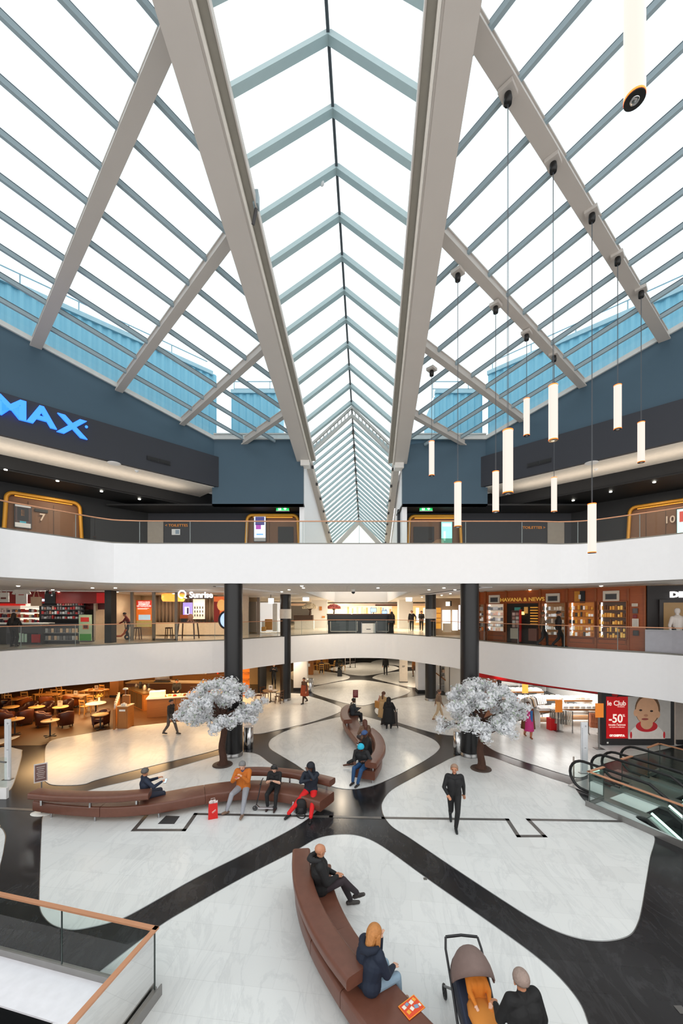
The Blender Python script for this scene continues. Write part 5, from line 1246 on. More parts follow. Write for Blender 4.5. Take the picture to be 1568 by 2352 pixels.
MB().bar(q+V(-.25,0,.17), q+V(-.17,0,.1), .05, .02).build('fork_plate', BENCHLEG, t)
# backpack and bottle under the bench
q = onz(691,1868); t = thing('backpack', 'black backpack standing under the long bench behind the red trousers', 'bag', q)
MB().lathe([(.1,0),(.155,.02),(.16,.2),(.15,.33),(.1,.4),(.03,.42)], q, 20, sx=1.05, sy=.7).build('bag_body', mat((20,20,22),.7,var=.15,scale=20,bump=.2), t)
MB().lathe([(.09,.03),(.1,.1),(.09,.2),(.0,.21)], q+V(0,-.07,.0), 16, sx=1., sy=.6).build('front_pocket', mat((30,30,33),.7), t)
MB().tube(smooth([q+V(-.05,-.1,.1), q+V(-.1,-.2,.03), q+V(.05,-.32,.015), q+V(.14,-.24,.015), q+V(.12,-.12,.06)], 5), .014, 6).build('strap', BLACK, t)
q = onz(673,1866); t = thing('water_bottle', 'clear water bottle standing between the backpack and the red trousers', 'bottle', q)
MB().lathe([(.03,0),(.036,.01),(.036,.2),(.018,.26),(.015,.28)], q, 16).build('bottle', mat((205,215,222),.15), t); MB().cyl(q+V(0,0,.28), .018, .025, 12).build('cap', mat((230,230,235),.4), t)
# shopping trolley
q = onz(905,1672); t = thing('shopping_trolley', 'grey wheeled shopping trolley held by the person in the long black coat', 'trolley', q)
MB().hexa([q+V(x,y,z) for x,y,z in [(-.17,-.12,.12),(.17,-.12,.12),(.17,.14,.12),(-.17,.14,.12),(-.15,-.1,.82),(.15,-.1,.82),(.15,.16,.78),(-.15,.16,.78)]]).build('bag', mat((92,82,76),.75,var=.15,scale=10,bump=.2), t, .03)
MB().tube([q+V(-.13,-.13,.1),q+V(-.12,-.15,.98),q+V(.16,-.15,.98)], .014).tube([q+V(.13,-.13,.1),q+V(.12,-.15,.98)], .014).build('frame', FR, t)
for x in (-.17,.17): w_ = ring(MB(), q+V(x,-.05,.09), .075, .016, 'x'); w_.build('wheel', BLACK, t)
# white slim pillars with perforated edges, steel post
def slim(px, py, h, w, lab, holes):
    q = onz(px, py); t = thing('slim_pillar', lab, 'pillar', q, 'white slim pillars')
    MB().box(q+V(0,0,h/2), (w,.08,h)).build('panel', mat((226,228,232),.4), t, .02)
    mb = MB(); n = 40
    for k in range(n):
        mb.box(q+V(holes*w*.36,-.042,.12+k*(h-.3)/n), (.022,.006,.022))
    mb.build('perforation', mat((150,155,165),.5), t)
    MB().lathe([(.03,0),(.03,.008)], V(0,0,0), 14).build('x', GREYD, t) if False else None
    m = ring(MB(), q+V(.03,-.045,h-.14), .022, .005); m.build('round_mark', mat((120,122,126),.4), t)
    MB().box(q+V(.02,-.043,h*.5), (.06,.004,.015)).build('mark', mat((120,122,126),.4), t)
    MB().box(q+V(0,0,.01), (w+.1,.18,.02)).build('foot_plate', BRUSHED, t); return t
slim(1341,1776,1.86,.24,'white slim pillar with perforated edge beside the escalators',-1)
slim(18,1791,2.12,.2,'white slim pillar with perforated edge at the far left near the cafe',1)
q = onz(1317,1789); t = thing('steel_post', 'short steel post on the floor left of the escalator guard', 'post', q); MB().lathe([(.026,0),(.026,.78),(.0,.785)], q, 14).build('post', mat((150,140,132),.3,.8), t); MB().cyl(q, .06, .01).build('foot', BRUSHED, t)
a = onz(0,1755); 
t = thing('guard_gate', 'glass panel with rail at the far left edge below the slim pillar', 'railing', onz(8,1838)); q = onz(8,1838)
MB().quad(q+V(-.7,.15,.35), q+V(.02,.1,.35), q+V(.02,.1,1.3), q+V(-.7,.15,1.3)).build('glass_panel', GREENGLASS, t); MB().box(q+V(-.35,.12,.17), (.75,.1,.34)).build('base', WHITE, t); MB().bar(q+V(-.7,.15,1.2), q+V(0,.1,1.14), .04, .04).build('rail', BRUSHED, t)
# signs beside the benches
q = onz(97,1868); t = thing('information_sign', 'grey information sign on a pole at the left end of the long bench', 'sign', q)
MB().lathe([(.27,0),(.27,.012),(.0,.014)], q, 24, sx=1.2, sy=.7).build('base_plate', OFFW, t); MB().tube([q+V(-.02,0,0), q+V(-.02,0,1.0)], .018).build('pole', BRUSHED, t)
M = facing(.75,-1); c = q+V(-.02,-.03,1.2)
MB().box(c, (.02,.02,.02)).build('clip', BRUSHED, t)
def plate(t, c, M, w, h, th, m, name, z=0): 
    L = lambda x, y, zz: Vector(c)+M@V(x, y, zz)
    return MB().hexa([L(-w/2,-h/2,z), L(w/2,-h/2,z), L(w/2,-h/2,z+th), L(-w/2,-h/2,z+th), L(-w/2,h/2,z), L(w/2,h/2,z), L(w/2,h/2,z+th), L(-w/2,h/2,z+th)]).build(name, m, t)
plate(t, c, M, .32, .54, .02, mat((206,200,196),.4), 'frame'); o = plate(t, c, M, .27, .48, .004, mat((112,84,80),.5), 'panel', .02)
for k in range(7): plate(t, c+M@V(0,.17-k*.055,0), M, .2-.03*(k % 3), .012, .002, mat((214,206,200),.5), 'text_line', .024)
q = at(816,1640,21.3); q.z = 0; t = thing('red_sign', 'small dark red sign on a pole at the far end of the centre bench', 'sign', q)
MB().tube([q, q+V(0,0,1.2)], .016).build('pole', BRUSHED, t); c = q+V(0,-.03,1.4); plate(t, c, facing(0,-1), .28, .42, .02, mat((112,34,38),.5), 'panel')
for k in range(4): plate(t, c+V(0,0,.14-k*.07), facing(0,-1), .18-.03*(k % 2), .018, .002, mat((206,150,146),.5), 'text_line', .02)
# white totem, far things
q = onz(926,1567); t = thing('white_totem', 'white free standing totem far down the mall', 'totem', q)
MB().box(q+V(0,0,.95), (.66,.25,1.9)).build('panel', mat((205,198,188),.5), t, .01); MB().box(q+V(0,-.13,1.35), (.24,.01,.05)).box(q+V(-.03,-.13,1.27), (.18,.01,.03)).build('print', GREYD, t); MB().box(q+V(0,0,.04), (.7,.29,.08)).build('plinth', GREYD, t)
def rollator(px, py, lab, col):
    q = onz(px, py); t = thing('walking_frame', lab, 'walker', q, 'walking frames by the food court')
    m = MB()
    for sx in (-.25,.25): m.tube([q+V(sx,-.3,.1),q+V(sx,-.1,.6),q+V(sx,.15,.95)], .02).tube([q+V(sx,.3,.1),q+V(sx,-.1,.6)], .02)
    m.build('frame', mat(col,.4,.3), t); MB().box(q+V(0,0,.55), (.46,.3,.1)).build('seat', mat((50,44,44),.6), t)
    for sx in (-.25,.25):
        for sy in (-.3,.3): ring(MB(), q+V(sx,sy,.1), .085, .022, 'x').build('wheel', BLACK, t)
rollator(810,1533,'dark walking frame standing on the far panel', (60,50,48)); rollator(798,1533,'pale walking frame left of the dark walking frame', (200,190,180))
# ---------------------------------------------------------------- furniture kinds
def wooden_chair(label, loc, rz, m, group, seatm=None):
    t = thing('wooden_chair', label, 'chair', (0,0,0), group); w = .42
    MB().box((0,0,.45), (w,.42,.035)).build('seat', seatm or m, t, .01)
    for sx in (-1,1):
        MB().bar((sx*.18,.18,0), (sx*.18,.17,.44), .035, .035, (1,0,0)).build('leg', m, t)
        MB().bar((sx*.18,-.22,0), (sx*.18,-.18,.45), .035, .035, (1,0,0)).bar((sx*.18,-.18,.45), (sx*.18,-.25,.86), .032, .035, (1,0,0)).build('leg', m, t)
    mb = MB().bar((-.18,-.245,.80), (.18,-.245,.80), .025, .1)
    mb.bar((-.18,-.215,.62), (.18,-.215,.62), .02, .05); mb.build('backrest', m, t)
    t.location = loc; t.rotation_euler = (0,0,rz); return t
def cafe_table(label, loc, m, group, rad=.36, square=None, leg=None):
    t = thing('cafe_table', label, 'table', (0,0,0), group)
    if square: MB().box((0,0,.735), (square[0],square[1],.035)).build('tabletop', m, t, .008)
    else: MB().lathe([(rad-.01,.71),(rad,.72),(rad,.745),(rad-.01,.75),(0,.751)], (0,0,0), 32).build('tabletop', m, t)
    lm = leg or mat((30,24,20), .5)
    MB().cyl((0,0,.02), .035, .7, 14).build('column', lm, t); mb = MB().bar((-.28,0,.02), (.28,0,.02), .07, .03).bar((0,-.28,.02), (0,.28,.02), .07, .03); mb.build('foot', lm, t)
    t.location = loc; return t
TUB = mat((84,40,24), .38, var=.15, scale=8, bump=.1); TUBD = mat((52,24,16), .4, var=.15, scale=8); TUBO = mat((142,72,26), .4, var=.15, scale=8)
def armchair(label, loc, rz, m, group):
    t = thing('leather_armchair', label, 'armchair', (0,0,0), group)
    MB().box((0,.04,.36), (.5,.52,.16)).build('seat', m, t, .04)
    path = [V(.31,.30,0), V(.33,.0,0), V(.30,-.24,0), V(.15,-.36,0), V(-.15,-.36,0), V(-.30,-.24,0), V(-.33,.0,0), V(-.31,.30,0)]
    S = smooth(path, 4); n = len(S); vs = []; fs = []
    for i, p in enumerate(S):
        k = abs(i/(n-1)*2-1); h = .62+.2*(1-k)**.6 if k < .75 else .62-.04*(k-.75)/.25
        nn = V(p.x,p.y,0).normalized(); q = p-nn*.11
        vs += [p*.95+V(0,0,.12), p*1.05+V(0,0,h-.03), p*1.02+V(0,0,h), q+V(0,0,h), q-nn*.02+V(0,0,h-.03), q+V(0,0,.12)]
    for i in range(n-1):
        for k in range(6): fs.append((i*6+k, (i+1)*6+k, (i+1)*6+(k+1) % 6, i*6+(k+1) % 6))
    MB().add(vs, fs, 0, True).add(vs[:6], [(0,1,2,3,4,5)]).add(vs[-6:], [(5,4,3,2,1,0)]).build('shell', m, t)
    for x, y in ((-.25,.25),(.25,.25),(-.22,-.25),(.22,-.25)): MB().lathe([(.022,0),(.03,.14)], (x,y,0), 10).build('leg', mat((40,24,14),.5), t)
    t.location = loc; t.rotation_euler = (0,0,rz); return t
# ---------------------------------------------------------------- the cafe
TOPR = mat((206,160,96), .35); 
G = 'small round cafe tables'
RT = [((115,1654),'round pale cafe table with a candle between two armchairs at the cafe front'),((34,1651),'round pale cafe table behind the left slim pillar'),((25,1623),'round pale cafe table in the second row at the far left'),((84,1623),'round pale cafe table in the second row right of the leftmost'),((139,1623),'round pale cafe table with a tall menu card in the second row'),((230.5,1640),'round pale cafe table inside the tub chair by the partition')]
rt0 = None; tabs = []
for (x, y), lab in RT:
    q = onz(x, y, .75); q.z = 0
    if rt0 is None: rt0 = cafe_table(lab, q, TOPR, G, .37); o = rt0
    else: o = dup(rt0, q, 0, lab)
    tabs.append(q)
for q, lab in [(tabs[0],'small candle holder on the front round cafe table'),(tabs[3],'small candle holder on the second row round table'),(tabs[1],'small candle holder on the round table behind the left slim pillar')]:
    c = q+V(.02,.05,.752); t = thing('candle_holder', lab, 'candle', c, 'cafe candle holders'); MB().lathe([(.03,0),(.04,.01),(.035,.09)], c, 12).build('glass_cup', mat((220,200,170),.2), t); MB().cyl(c, .025, .07, 10).build('candle', mat((250,240,220),.5), t)
c = tabs[4]+V(-.03,0,.752); t = thing('menu_card', 'tall white menu card on the second row round cafe table', 'menu', c); MB().box(c+V(0,0,.16), (.26,.02,.32)).build('card', mat((196,180,160),.6), t); MB().box(c+V(0,-.012,.26), (.14,.003,.04)).build('print', mat((110,100,90),.6), t)
AC = [((151,1668),.9,TUB,'brown tub armchair at the right of the front round table'),((101,1668),-.9,TUB,'brown tub armchair at the left of the front round table'),((57,1664),1.0,TUB,'brown tub armchair right of the round table behind the slim pillar'),((14,1664),-1.0,TUB,'brown tub armchair at the far left edge of the cafe front'),
      ((233,1668),PI*.98,TUB,'brown tub armchair with back to the camera beside the wooden partition'),((67,1646),PI,TUBD,'dark armchair with back to the camera in the second row, left'),((105,1646),PI,TUBD,'dark armchair with back to the camera in the second row, centre'),((150,1640),PI*.9,TUBD,'dark armchair with back to the camera below the menu card'),
      ((5,1640),PI,TUBD,'dark armchair at the left edge in the second row'),((105,1628),.3,TUBO,'orange brown armchair facing the camera behind the second row table'),((162,1626),-.3,TUBO,'orange brown armchair facing the camera right of the menu card'),((52,1628),.0,TUBO,'orange brown armchair facing the camera at the left of the second row')]
first = {}
for (x, y), rz, m, lab in AC:
    q = onz(x, y)
    if m not in first: first[m] = armchair(lab, q, rz, m, 'leather cafe armchairs')
    else: dup(first[m], q, rz, lab)
ST = [((111,1594.5),(1.1,.75),'square wooden cafe table at the left below the gallery edge'),((170,1597),(1.5,.8),'long wooden cafe table with a menu card near the wooden partition'),((218,1584.5),(1.4,.8),'long wooden cafe table at the back near the wooden pillar'),((30,1605),(1.0,.7),'square wooden cafe table at the far left back')]
for k, ((x, y), sz, lab) in enumerate(ST):
    q = onz(x, y, .75); q.z = 0
    t = cafe_table(lab, q, mat((190,130,62),.4), 'long wooden cafe tables', square=sz)
    if k in (1, 2):
        c = q+V(.1,0,.755); s = thing('menu_card', 'white menu card on the '+('long table near the wooden partition' if k == 1 else 'back long table near the wooden pillar'), 'menu', c); MB().box(c+V(0,0,.14), (.24,.02,.28)).build('card', mat((206,190,165),.6), s); MB().box(c+V(0,-.012,.18), (.12,.003,.06)).build('print', mat((120,110,100),.6), s)
WC = [(60,1618,.2),(22,1625,.3),(85,1610,2.6),(128,1612,.2),(105,1622,3.1),(152,1618,3.),(182,1620,3.2),(200,1612,1.5),(196,1640,-.3),(212,1627,.0),(225,1612,2.9),(240,1600,-.2),(8,1605,.2),(140,1601,0.)]
wc0 = wooden_chair('light wooden cafe chair between the long cafe tables', onz(60,1618), .2, PINE, 'light wooden cafe chairs')
CL = ['light wooden cafe chair at the far left of the back row','light wooden cafe chair left of the slim partition post','light wooden cafe chair turned away below the first square table','light wooden cafe chair behind the second row armchairs','light wooden cafe chair facing away near the menu card','light wooden cafe chair left of the white round table','light wooden cafe chair right end of the long table','light wooden cafe chair sideways at the long table end','light wooden cafe chair beside the white round table, nearest the partition','light wooden cafe chair tucked behind the white round table','light wooden cafe chair under the back long table','light wooden cafe chair beside the wooden pillar','light wooden cafe chair at the left edge below the gallery','light wooden cafe chair between the two square tables']
wc0['label'] = CL[0]
for (x, y, rz), lab in list(zip(WC, CL))[1:]: dup(wc0, onz(x, y), rz, lab)
q = onz(220,1614.5,.75); q.z = 0; cafe_table('white round cafe table with a vase behind the wooden partition', q, mat((232,226,214),.35), None, .5)
c = q+V(.15,.05,.755); t = thing('flower_vase', 'white vase with yellow flowers on the white round cafe table', 'vase', c); MB().lathe([(.05,0),(.06,.02),(.045,.2),(.055,.3)], c, 14).build('vase', OFFW, t)
rd = random.Random(2); mb = MB()
for k in range(40): mb.ell(c+V(rd.gauss(0,.1),rd.gauss(0,.08),.38+rd.gauss(0,.05)), (.03,.03,.025), 6)
tag(mb.build('flowers', mat((206,170,70),.6), t), kind='stuff')
# partition with service console
a, b = onz(262,1676), onz(243,1655); t = thing('wooden_partition', 'low wooden partition with a glass top beside the tub armchair', 'partition', a)
A, B_ = V(a.x,a.y,0), V(b.x-.2,b.y+1.6,0); MB().bar(A+V(0,0,.5), B_+V(0,0,.5), .1, 1.0).build('panel', OAK, t); MB().quad(A+V(0,0,1.0), B_+V(0,0,1.0), B_+V(0,0,1.35), A+V(0,0,1.35)).build('glass_top', SHOPGLASS, t)
mb = MB()
for k in range(6): p = A.lerp(B_, (k+.5)/6); mb.box(p+V(.02,.02,1.08), (.03,.2,.28), .3)
mb.build('leaflets', OFFW, t)
q = onz(281,1674); t = thing('service_console', 'wooden service console with napkins and a small lamp at the cafe edge', 'cabinet', q)
MB().box(q+V(0,.3,.55), (.52,.6,1.1)).build('body', OAK, t, .01); MB().box(q+V(0,-.005,.5), (.42,.02,.85)).build('door', mat((164,104,46),.45), t); MB().box(q+V(0,-.02,.92), (.3,.01,.09)).build('notice', OFFW, t)
MB().box(q+V(0,.3,1.115), (.56,.64,.03)).build('worktop', mat((210,190,160),.4), t)
MB().box(q+V(-.1,.55,1.35), (.36,.12,.45)).build('upper_box', OAK, t)
c = q+V(0.02,.12,1.13); t = thing('napkin_stack', 'white napkins on the service console', 'napkins', c)
for k in range(3): MB().box(c+V(-.1+k*.09,0,.05+.02*(k % 2)), (.06,.12,.1+.04*(k % 2))).build('napkins', OFFW, t)
c = q+V(-.12,.5,1.575); t = thing('table_lamp', 'small pale lamp standing on the service console', 'lamp', c); MB().cyl(c, .012, .32, 8).build('stem', BRUSHED, t); MB().lathe([(.13,.3),(.11,.36),(.05,.38),(0,.38)], c, 14).build('shade', OFFW, t); MB().cyl(c, .06, .015, 12).build('base', BRUSHED, t)
# counters
def box3(t, name, m, c, d, rz=0., bev=0.): return MB().box(c, d, rz).build(name, m, t, bev)
q = onz(398,1644); t = thing('cafe_counter', 'cafe display counter with a white worktop and wooden front', 'counter', q)
ROT = .30; Rm = Matrix.Rotation(ROT, 3, 'Z'); f = lambda x, y, z: q+Rm@V(x,y,z)
box3(t, 'front', OAK, f(-.15,.45,.5), (2.4,.9,1.0), ROT); box3(t, 'worktop', mat((226,214,196),.3), f(-.15,.45,1.02), (2.5,1.0,.05), ROT)
box3(t, 'notice', mat((90,80,74),.5), f(.65,-.01,.66), (.5,.02,.16), ROT); box3(t, 'panel_seam', mat((110,66,28),.5), f(.1,-.01,.5), (.02,.01,.95), ROT)
box3(t, 'white_front', mat((222,210,192),.4), f(2.25,.45,.55), (2.4,.92,1.1), ROT); box3(t, 'worktop', mat((226,214,196),.3), f(2.25,.45,1.12), (2.5,1.0,.05), ROT)
mb = MB()
for k in range(5): p = f(.9+k*.62,.1,1.35); mb.bar(p-V(0,0,.3), p+V(0,0,.2), .02, .02)
mb.bar(f(.9,.1,1.55), f(3.4,.1,1.55), .03, .02).build('glass_frame', mat((60,44,30),.4), t); MB().quad(f(.9,.1,1.05), f(3.4,.1,1.05), f(3.4,.1,1.55), f(.9,.1,1.55)).build('glass', SHOPGLASS, t)
c = f(-.95,.35,1.05); s = thing('till', 'white till at the left end of the cafe counter', 'till', c); box3(s, 'case', OFFW, c+V(.1,0,.17), (.8,.4,.34), ROT, .02); box3(s, 'vents', GREYD, c+Rm@V(-.1,-.21,.2), (.1,.01,.03), ROT)
FOODC = [(200,120,50),(230,190,120),(214,60,40),(240,220,190),(150,84,36)]
for k in range(14):
    c = f(-.5+k*.27, .3+.12*(k % 2), 1.05 if k < 5 else 1.15); cc = FOODC[k % 5]
    o = MB().ell(c+V(0,0,.05), (.1,.08,.06), 10); o.lathe([(.12,0),(.13,.012)], c, 14); o = o.build('pastry', mat(cc,.6)); tag(o, 'pastry on a plate along the cafe counter display', 'pastry', 'pastries on the cafe counter')
q = onz(324,1618); t = thing('cafe_island', 'wooden cafe work island with dark doors behind the console', 'counter', q)
A = onz(327,1632); Rm2 = Matrix.Rotation(-.75, 3, 'Z'); g = lambda x, y, z: A+Rm2@V(x,y,z)
box3(t, 'body', OAK, g(-1.1,.4,.5), (2.6,.8,1.0), -.75)
for k in range(3): box3(t, 'door', mat((84,62,34),.45), g(-.4-k*.75,-.01,.5), (.66,.03,.85), -.75)
box3(t, 'worktop', mat((110,84,50),.3), g(-1.1,.4,1.02), (2.7,.9,.05), -.75)
for k in range(7):
    c = g(-2.1+k*.34,.4+.1*(k % 2),1.05); s = ['jug','canister','coffee_grinder'][k % 3]; h = .2+.12*(k % 3)
    o = MB().lathe([(.07,0),(.09,.03),(.08,h*.7),(.05,h)], c, 12).build(s, mat([(150,140,130),(210,200,180),(40,36,34)][k % 3], .35, .4)); tag(o, {'jug':'steel jug on the cafe work island','canister':'pale canister on the cafe work island','coffee_grinder':'dark coffee grinder on the cafe work island'}[s], s.replace('_',' '), 'cafe island tableware')
q = V(-11.3,26.5,0); t = thing('back_bar', 'cafe back bar with shelves, machines and cups', 'counter', q)
box3(t, 'cabinet', WALNUT, q+V(0,.4,.5), (6.5,.8,1.0)); box3(t, 'worktop', mat((170,140,100),.3), q+V(0,.4,1.02), (6.6,.9,.05))
for z in (1.5,1.95): box3(t, 'shelf', WALNUT, q+V(.5,.7,z), (5.5,.35,.05))
t = thing('espresso_machine', 'chrome espresso machine on the cafe back bar', 'coffee machine', q+V(-.9,.3,1.045)); c = q+V(-.9,.3,1.045)
box3(t, 'body', CHROME, c+V(0,.1,.3), (1.0,.5,.36), 0, .03); box3(t, 'drip_tray', GREYD, c+V(0,-.12,.05), (1.0,.3,.08)); box3(t, 'cup_rail', BRUSHED, c+V(0,.1,.5), (1.0,.5,.03))
for k in range(3): MB().cyl(c+V(-.3+k*.3,-.1,.2), .05, .1, 12).build('group_head', CHROME, t)
for k in range(10):
    c = q+V(-1.35+k*.1,.4,1.565); o = MB().lathe([(.025,0),(.04,.07)], c, 10).build('cup', OFFW); tag(o, 'white cup stacked on top of the espresso machine', 'cup', 'cups on the espresso machine')
for k in range(12):
    c = q+V(-1.9+k*.42,.68,1.525 if k % 2 else 1.975); o = MB().lathe([(.06,0),(.07,.02),(.06,.2),(.03,.26)], c, 12).build('storage_jar', mat([(210,190,150),(120,70,30),(190,60,40)][k % 3],.4)); tag(o, 'storage jar on the wall shelves of the cafe bar', 'jar', 'jars on the cafe wall shelves')
t = thing('wooden_pillar', 'square wooden pillar in the back of the cafe', 'pillar', onz(268,1600)); box3(t, 'shaft', mat((150,100,52),.5), onz(268,1600)+V(0,0,1.2), (.6,.6,2.4)); box3(t, 'skirting', NEARBLACK, onz(268,1600)+V(0,0,.08), (.63,.63,.16))
person('person serving behind the cafe counter in a dark top', V(-10.2,24.3,0), yaw_to(.2,-1), 1.72, .92, .05, None, [(-.15,.32,1.0),(.15,.32,1.0)], (.3,0), 'tan', (30,26,24), (36,32,30), (20,20,20), (24,18,16), 'short', 1.08, None, .014)
# cafe table by the column
q = onz(621,1612); cafe_table('oval dark wooden table beside the far left column', q, mat((134,104,76),.4), None, .5, leg=mat((50,38,30),.5))
d0 = wooden_chair('dark wooden chair left of the oval table, nearest the blossom tree', q+V(-.75,-.1,0), -PI/2, WALNUT, 'dark wooden chairs round the oval table')
dup(d0, q+V(-.5,.55,0), -2.4, 'dark wooden chair behind the oval table on the left'); dup(d0, q+V(.55,.45,0), 2.4, 'dark wooden chair behind the oval table beside the column'); dup(d0, q+V(.62,-.35,0), 1.1, 'dark wooden chair in front of the far left column')
c = q+V(0,.05,.752); t = thing('menu_card', 'white menu card standing on the oval table', 'menu', c); box3(t, 'card', OFFW, c+V(0,0,.16), (.26,.03,.32)); box3(t, 'print', GREYD, c+V(0,-.017,.2), (.14,.004,.06))
# tall orange lit shelf behind the left column, pier etc
t = thing('lit_shelf', 'narrow orange lit shelf seen behind the left column', 'shelf', onz(563,1600)); c = onz(563,1600)
box3(t, 'back', mat((206,110,20),.5,emit=.3), c+V(0,.2,1.2), (.5,.05,2.4))
for k in range(5): box3(t, 'shelf', OAK, c+V(0,0,.3+k*.45), (.5,.35,.04))
# food court far away
FC = [(738,1548,'yellow wooden chair with a seated guest in the food court'),(762,1540,'yellow wooden chair at the right of the food court table'),(728,1540,'yellow wooden chair at the left of the food court table'),(785,1541,'yellow wooden chair beside the dark plant'),(750,1536,'yellow wooden chair in the rear of the food court')]
y0 = None
for k, (x, y, lab) in enumerate(FC):
    if y0 is None: y0 = wooden_chair(lab, onz(x, y), .1, mat((204,150,60),.5), 'yellow wooden food court chairs'); y0.scale = (1.15,1.15,1.15)
    else: dup(y0, onz(x, y), k*1.3, lab)
person('person seated at the food court on a yellow wooden chair', onz(738,1548)+V(0,.05,0), .1, 1.7, .56, .1, [(-.12,.45,0),(.12,.45,0)], [(-.12,.35,.8),(.12,.35,.8)], (.2,0), 'tan', (84,74,80), (50,50,60), (30,30,30), (60,44,36), 'short', 1.1, None, .016)
cafe_table('food court table in front of the seated guest', onz(745,1541), mat((200,170,110),.4), None, .42)
q = onz(780,1553); t = thing('potted_plant', 'dark leafy plant in a black pot at the food court edge', 'plant', q); box3(t, 'pot', BLACK, q+V(0,0,.28), (.42,.42,.56))
rd = random.Random(9); mb = MB()
for k in range(260):
    d = V(rd.gauss(0,1),rd.gauss(0,1),rd.gauss(0,1)).normalized(); c = q+V(0,0,1.05)+V(d.x*.38,d.y*.38,d.z*.5)*rd.uniform(.5,1); u = d.cross(V(0,0,1)); u = u.normalized() if u.length > .01 else V(1,0,0); mb.add([c-u*.05,c+d*.12,c+u*.05,c-d*.05],[(0,1,2,3)])
mb.build('foliage', mat((40,46,40),.6), t); MB().cyl(q+V(0,0,.5), .03, .5, 8).build('stem', BARK, t)
q = onz(711,1550); t = thing('waste_cabinet', 'wooden waste cabinet at the left of the food court', 'cabinet', q); box3(t, 'body', OAK, q+V(0,.3,.6), (.62,.6,1.2)); box3(t, 'flap', OFFW, q+V(-.1,-.01,.9), (.25,.02,.28))
# dark shopfronts in the rear
for x, w, d, nm in [(-2.4,.0,44,''),]: pass
t = thing('food_counter', 'dark food court counter wall with hanging lamps', 'counter', (-5.5,46,0)); box3(t, 'wall', mat((48,30,20),.6), V(-5.5,46.5,1.2), (9,.4,2.4)); box3(t, 'bar', OAK, V(-5.5,45,.55), (8,.7,1.1)); box3(t, 'light_line', mat((255,190,110),.4,emit=1.5), V(-5.5,46.2,2.0), (7.5,.06,.1))
t = thing('glass_shopfront', 'glass shopfront with dark frames behind the right blossom tree', 'shopfront', (8.0,25.5,0))
for k in range(4): box3(t, 'frame_post', mat((58,44,34),.5), V(6.95+k*.55,27.6-k*.5,1.2), (.09,.09,2.4))
MB().quad(V(6.95,27.6,0), V(8.6,26.1,0), V(8.6,26.1,2.4), V(6.95,27.6,2.4)).build('glass', SHOPGLASS, t)
box3(t, 'back_wall', mat((214,170,110),.6), V(8.2,29.8,1.2), (3.2,.2,2.4)); box3(t, 'lit_panel', mat((255,226,180),.5,emit=.8), V(7.4,29.65,1.5), (.5,.05,1.2))
MB().bar(V(6.7,28.6,1.5), V(8.0,27.9,.5), .08, .06).build('stair_rail', OAK, t)
# ---------------------------------------------------------------- clothes shop on the ground floor
SHW = mat((244,242,238), .5, var=.02)
sA, sB = V(7.75,22.0,0), V(11.75,17.45,0)
t = thing('shop_fascia', 'long red shop fascia under the right gallery edge', 'shop sign', sA+V(0,0,2.2)); MB().bar(sA+V(0,0,2.31), sB+V(.3,-.35,2.31), .18, .27).build('board', mat((196,16,18),.4), t); MB().bar(sA+V(0.1,.1,2.15), sB+V(.4,-.25,2.15), .2, .05).build('underside', mat((60,30,24),.5), t)
for k in range(12):
    p = sA.lerp(sB, .25+k*.062)+V(-.05,-.08,2.45); o = MB().ell(p, (.09,.09,.05), 8).build('spot_lamp', mat((255,250,240),.4,emit=6)); tag(o, 'small white spot lamp above the red shop fascia', 'lamp', 'spot lamps above the red fascia')
struct(MB().bar(V(7.6,22.1,1.1), V(8.45,21.2,1.1), .2, 2.2).build('wall_brick', mat((150,104,80),.7,var=.3,scale=20)))
struct(MB().box((10.9,29,1.2), (8.5,.2,2.45)).build('wall_shop_back', SHW)); struct(MB().box((15.2,23,1.2), (.2,12,2.45)).build('wall_shop_side', SHW))
struct(MB().box((7.55,25.6,1.2), (.15,6.8,2.45)).build('wall_shop_party', SHW))
t = thing('dark_door_frame', 'dark door frame at the left of the clothes shop', 'door frame', (8.5,21.15,0)); box3(t, 'post', mat((44,34,32),.5), V(8.5,21.1,1.1), (.16,.16,2.2)); box3(t, 'anti_theft_post', mat((160,140,120),.4), V(8.78,20.6,.8), (.06,.06,1.6))
def garment(name, c, rz, col, w=.42, h=.62, label='', group=None, th=.09, trousers=False):
    pts = [(-w*.22,h),(-w*.5,h*.9),(-w*.72,h*.45),(-w*.55,h*.38),(-w*.42,h*.62),(-w*.45,0),(w*.45,0),(w*.42,h*.62),(w*.55,h*.38),(w*.72,h*.45),(w*.5,h*.9),(w*.22,h),(0,h*.93)]
    mb = MB(); n = len(pts); Rz = Matrix.Rotation(rz, 3, 'Z'); vs = []
    for sg in (-1,1): vs += [Vector(c)+Rz@V(x, sg*th/2*(1+.2*math.sin(9*z)), z) for x, z in pts]
    fs = [(i, (i+1) % n, n+(i+1) % n, n+i) for i in range(n)]
    tr = tessellate_polygon([[V(x, z, 0) for x, z in pts]])
    for a, b, cc in tr: fs += [(a, b, cc), (n+cc, n+b, n+a)]
    mb.add(vs, fs); o = mb.build(name, mat(col, .8, var=.12, scale=14, bump=.2)); tag(o, label, 'clothing', group); return o
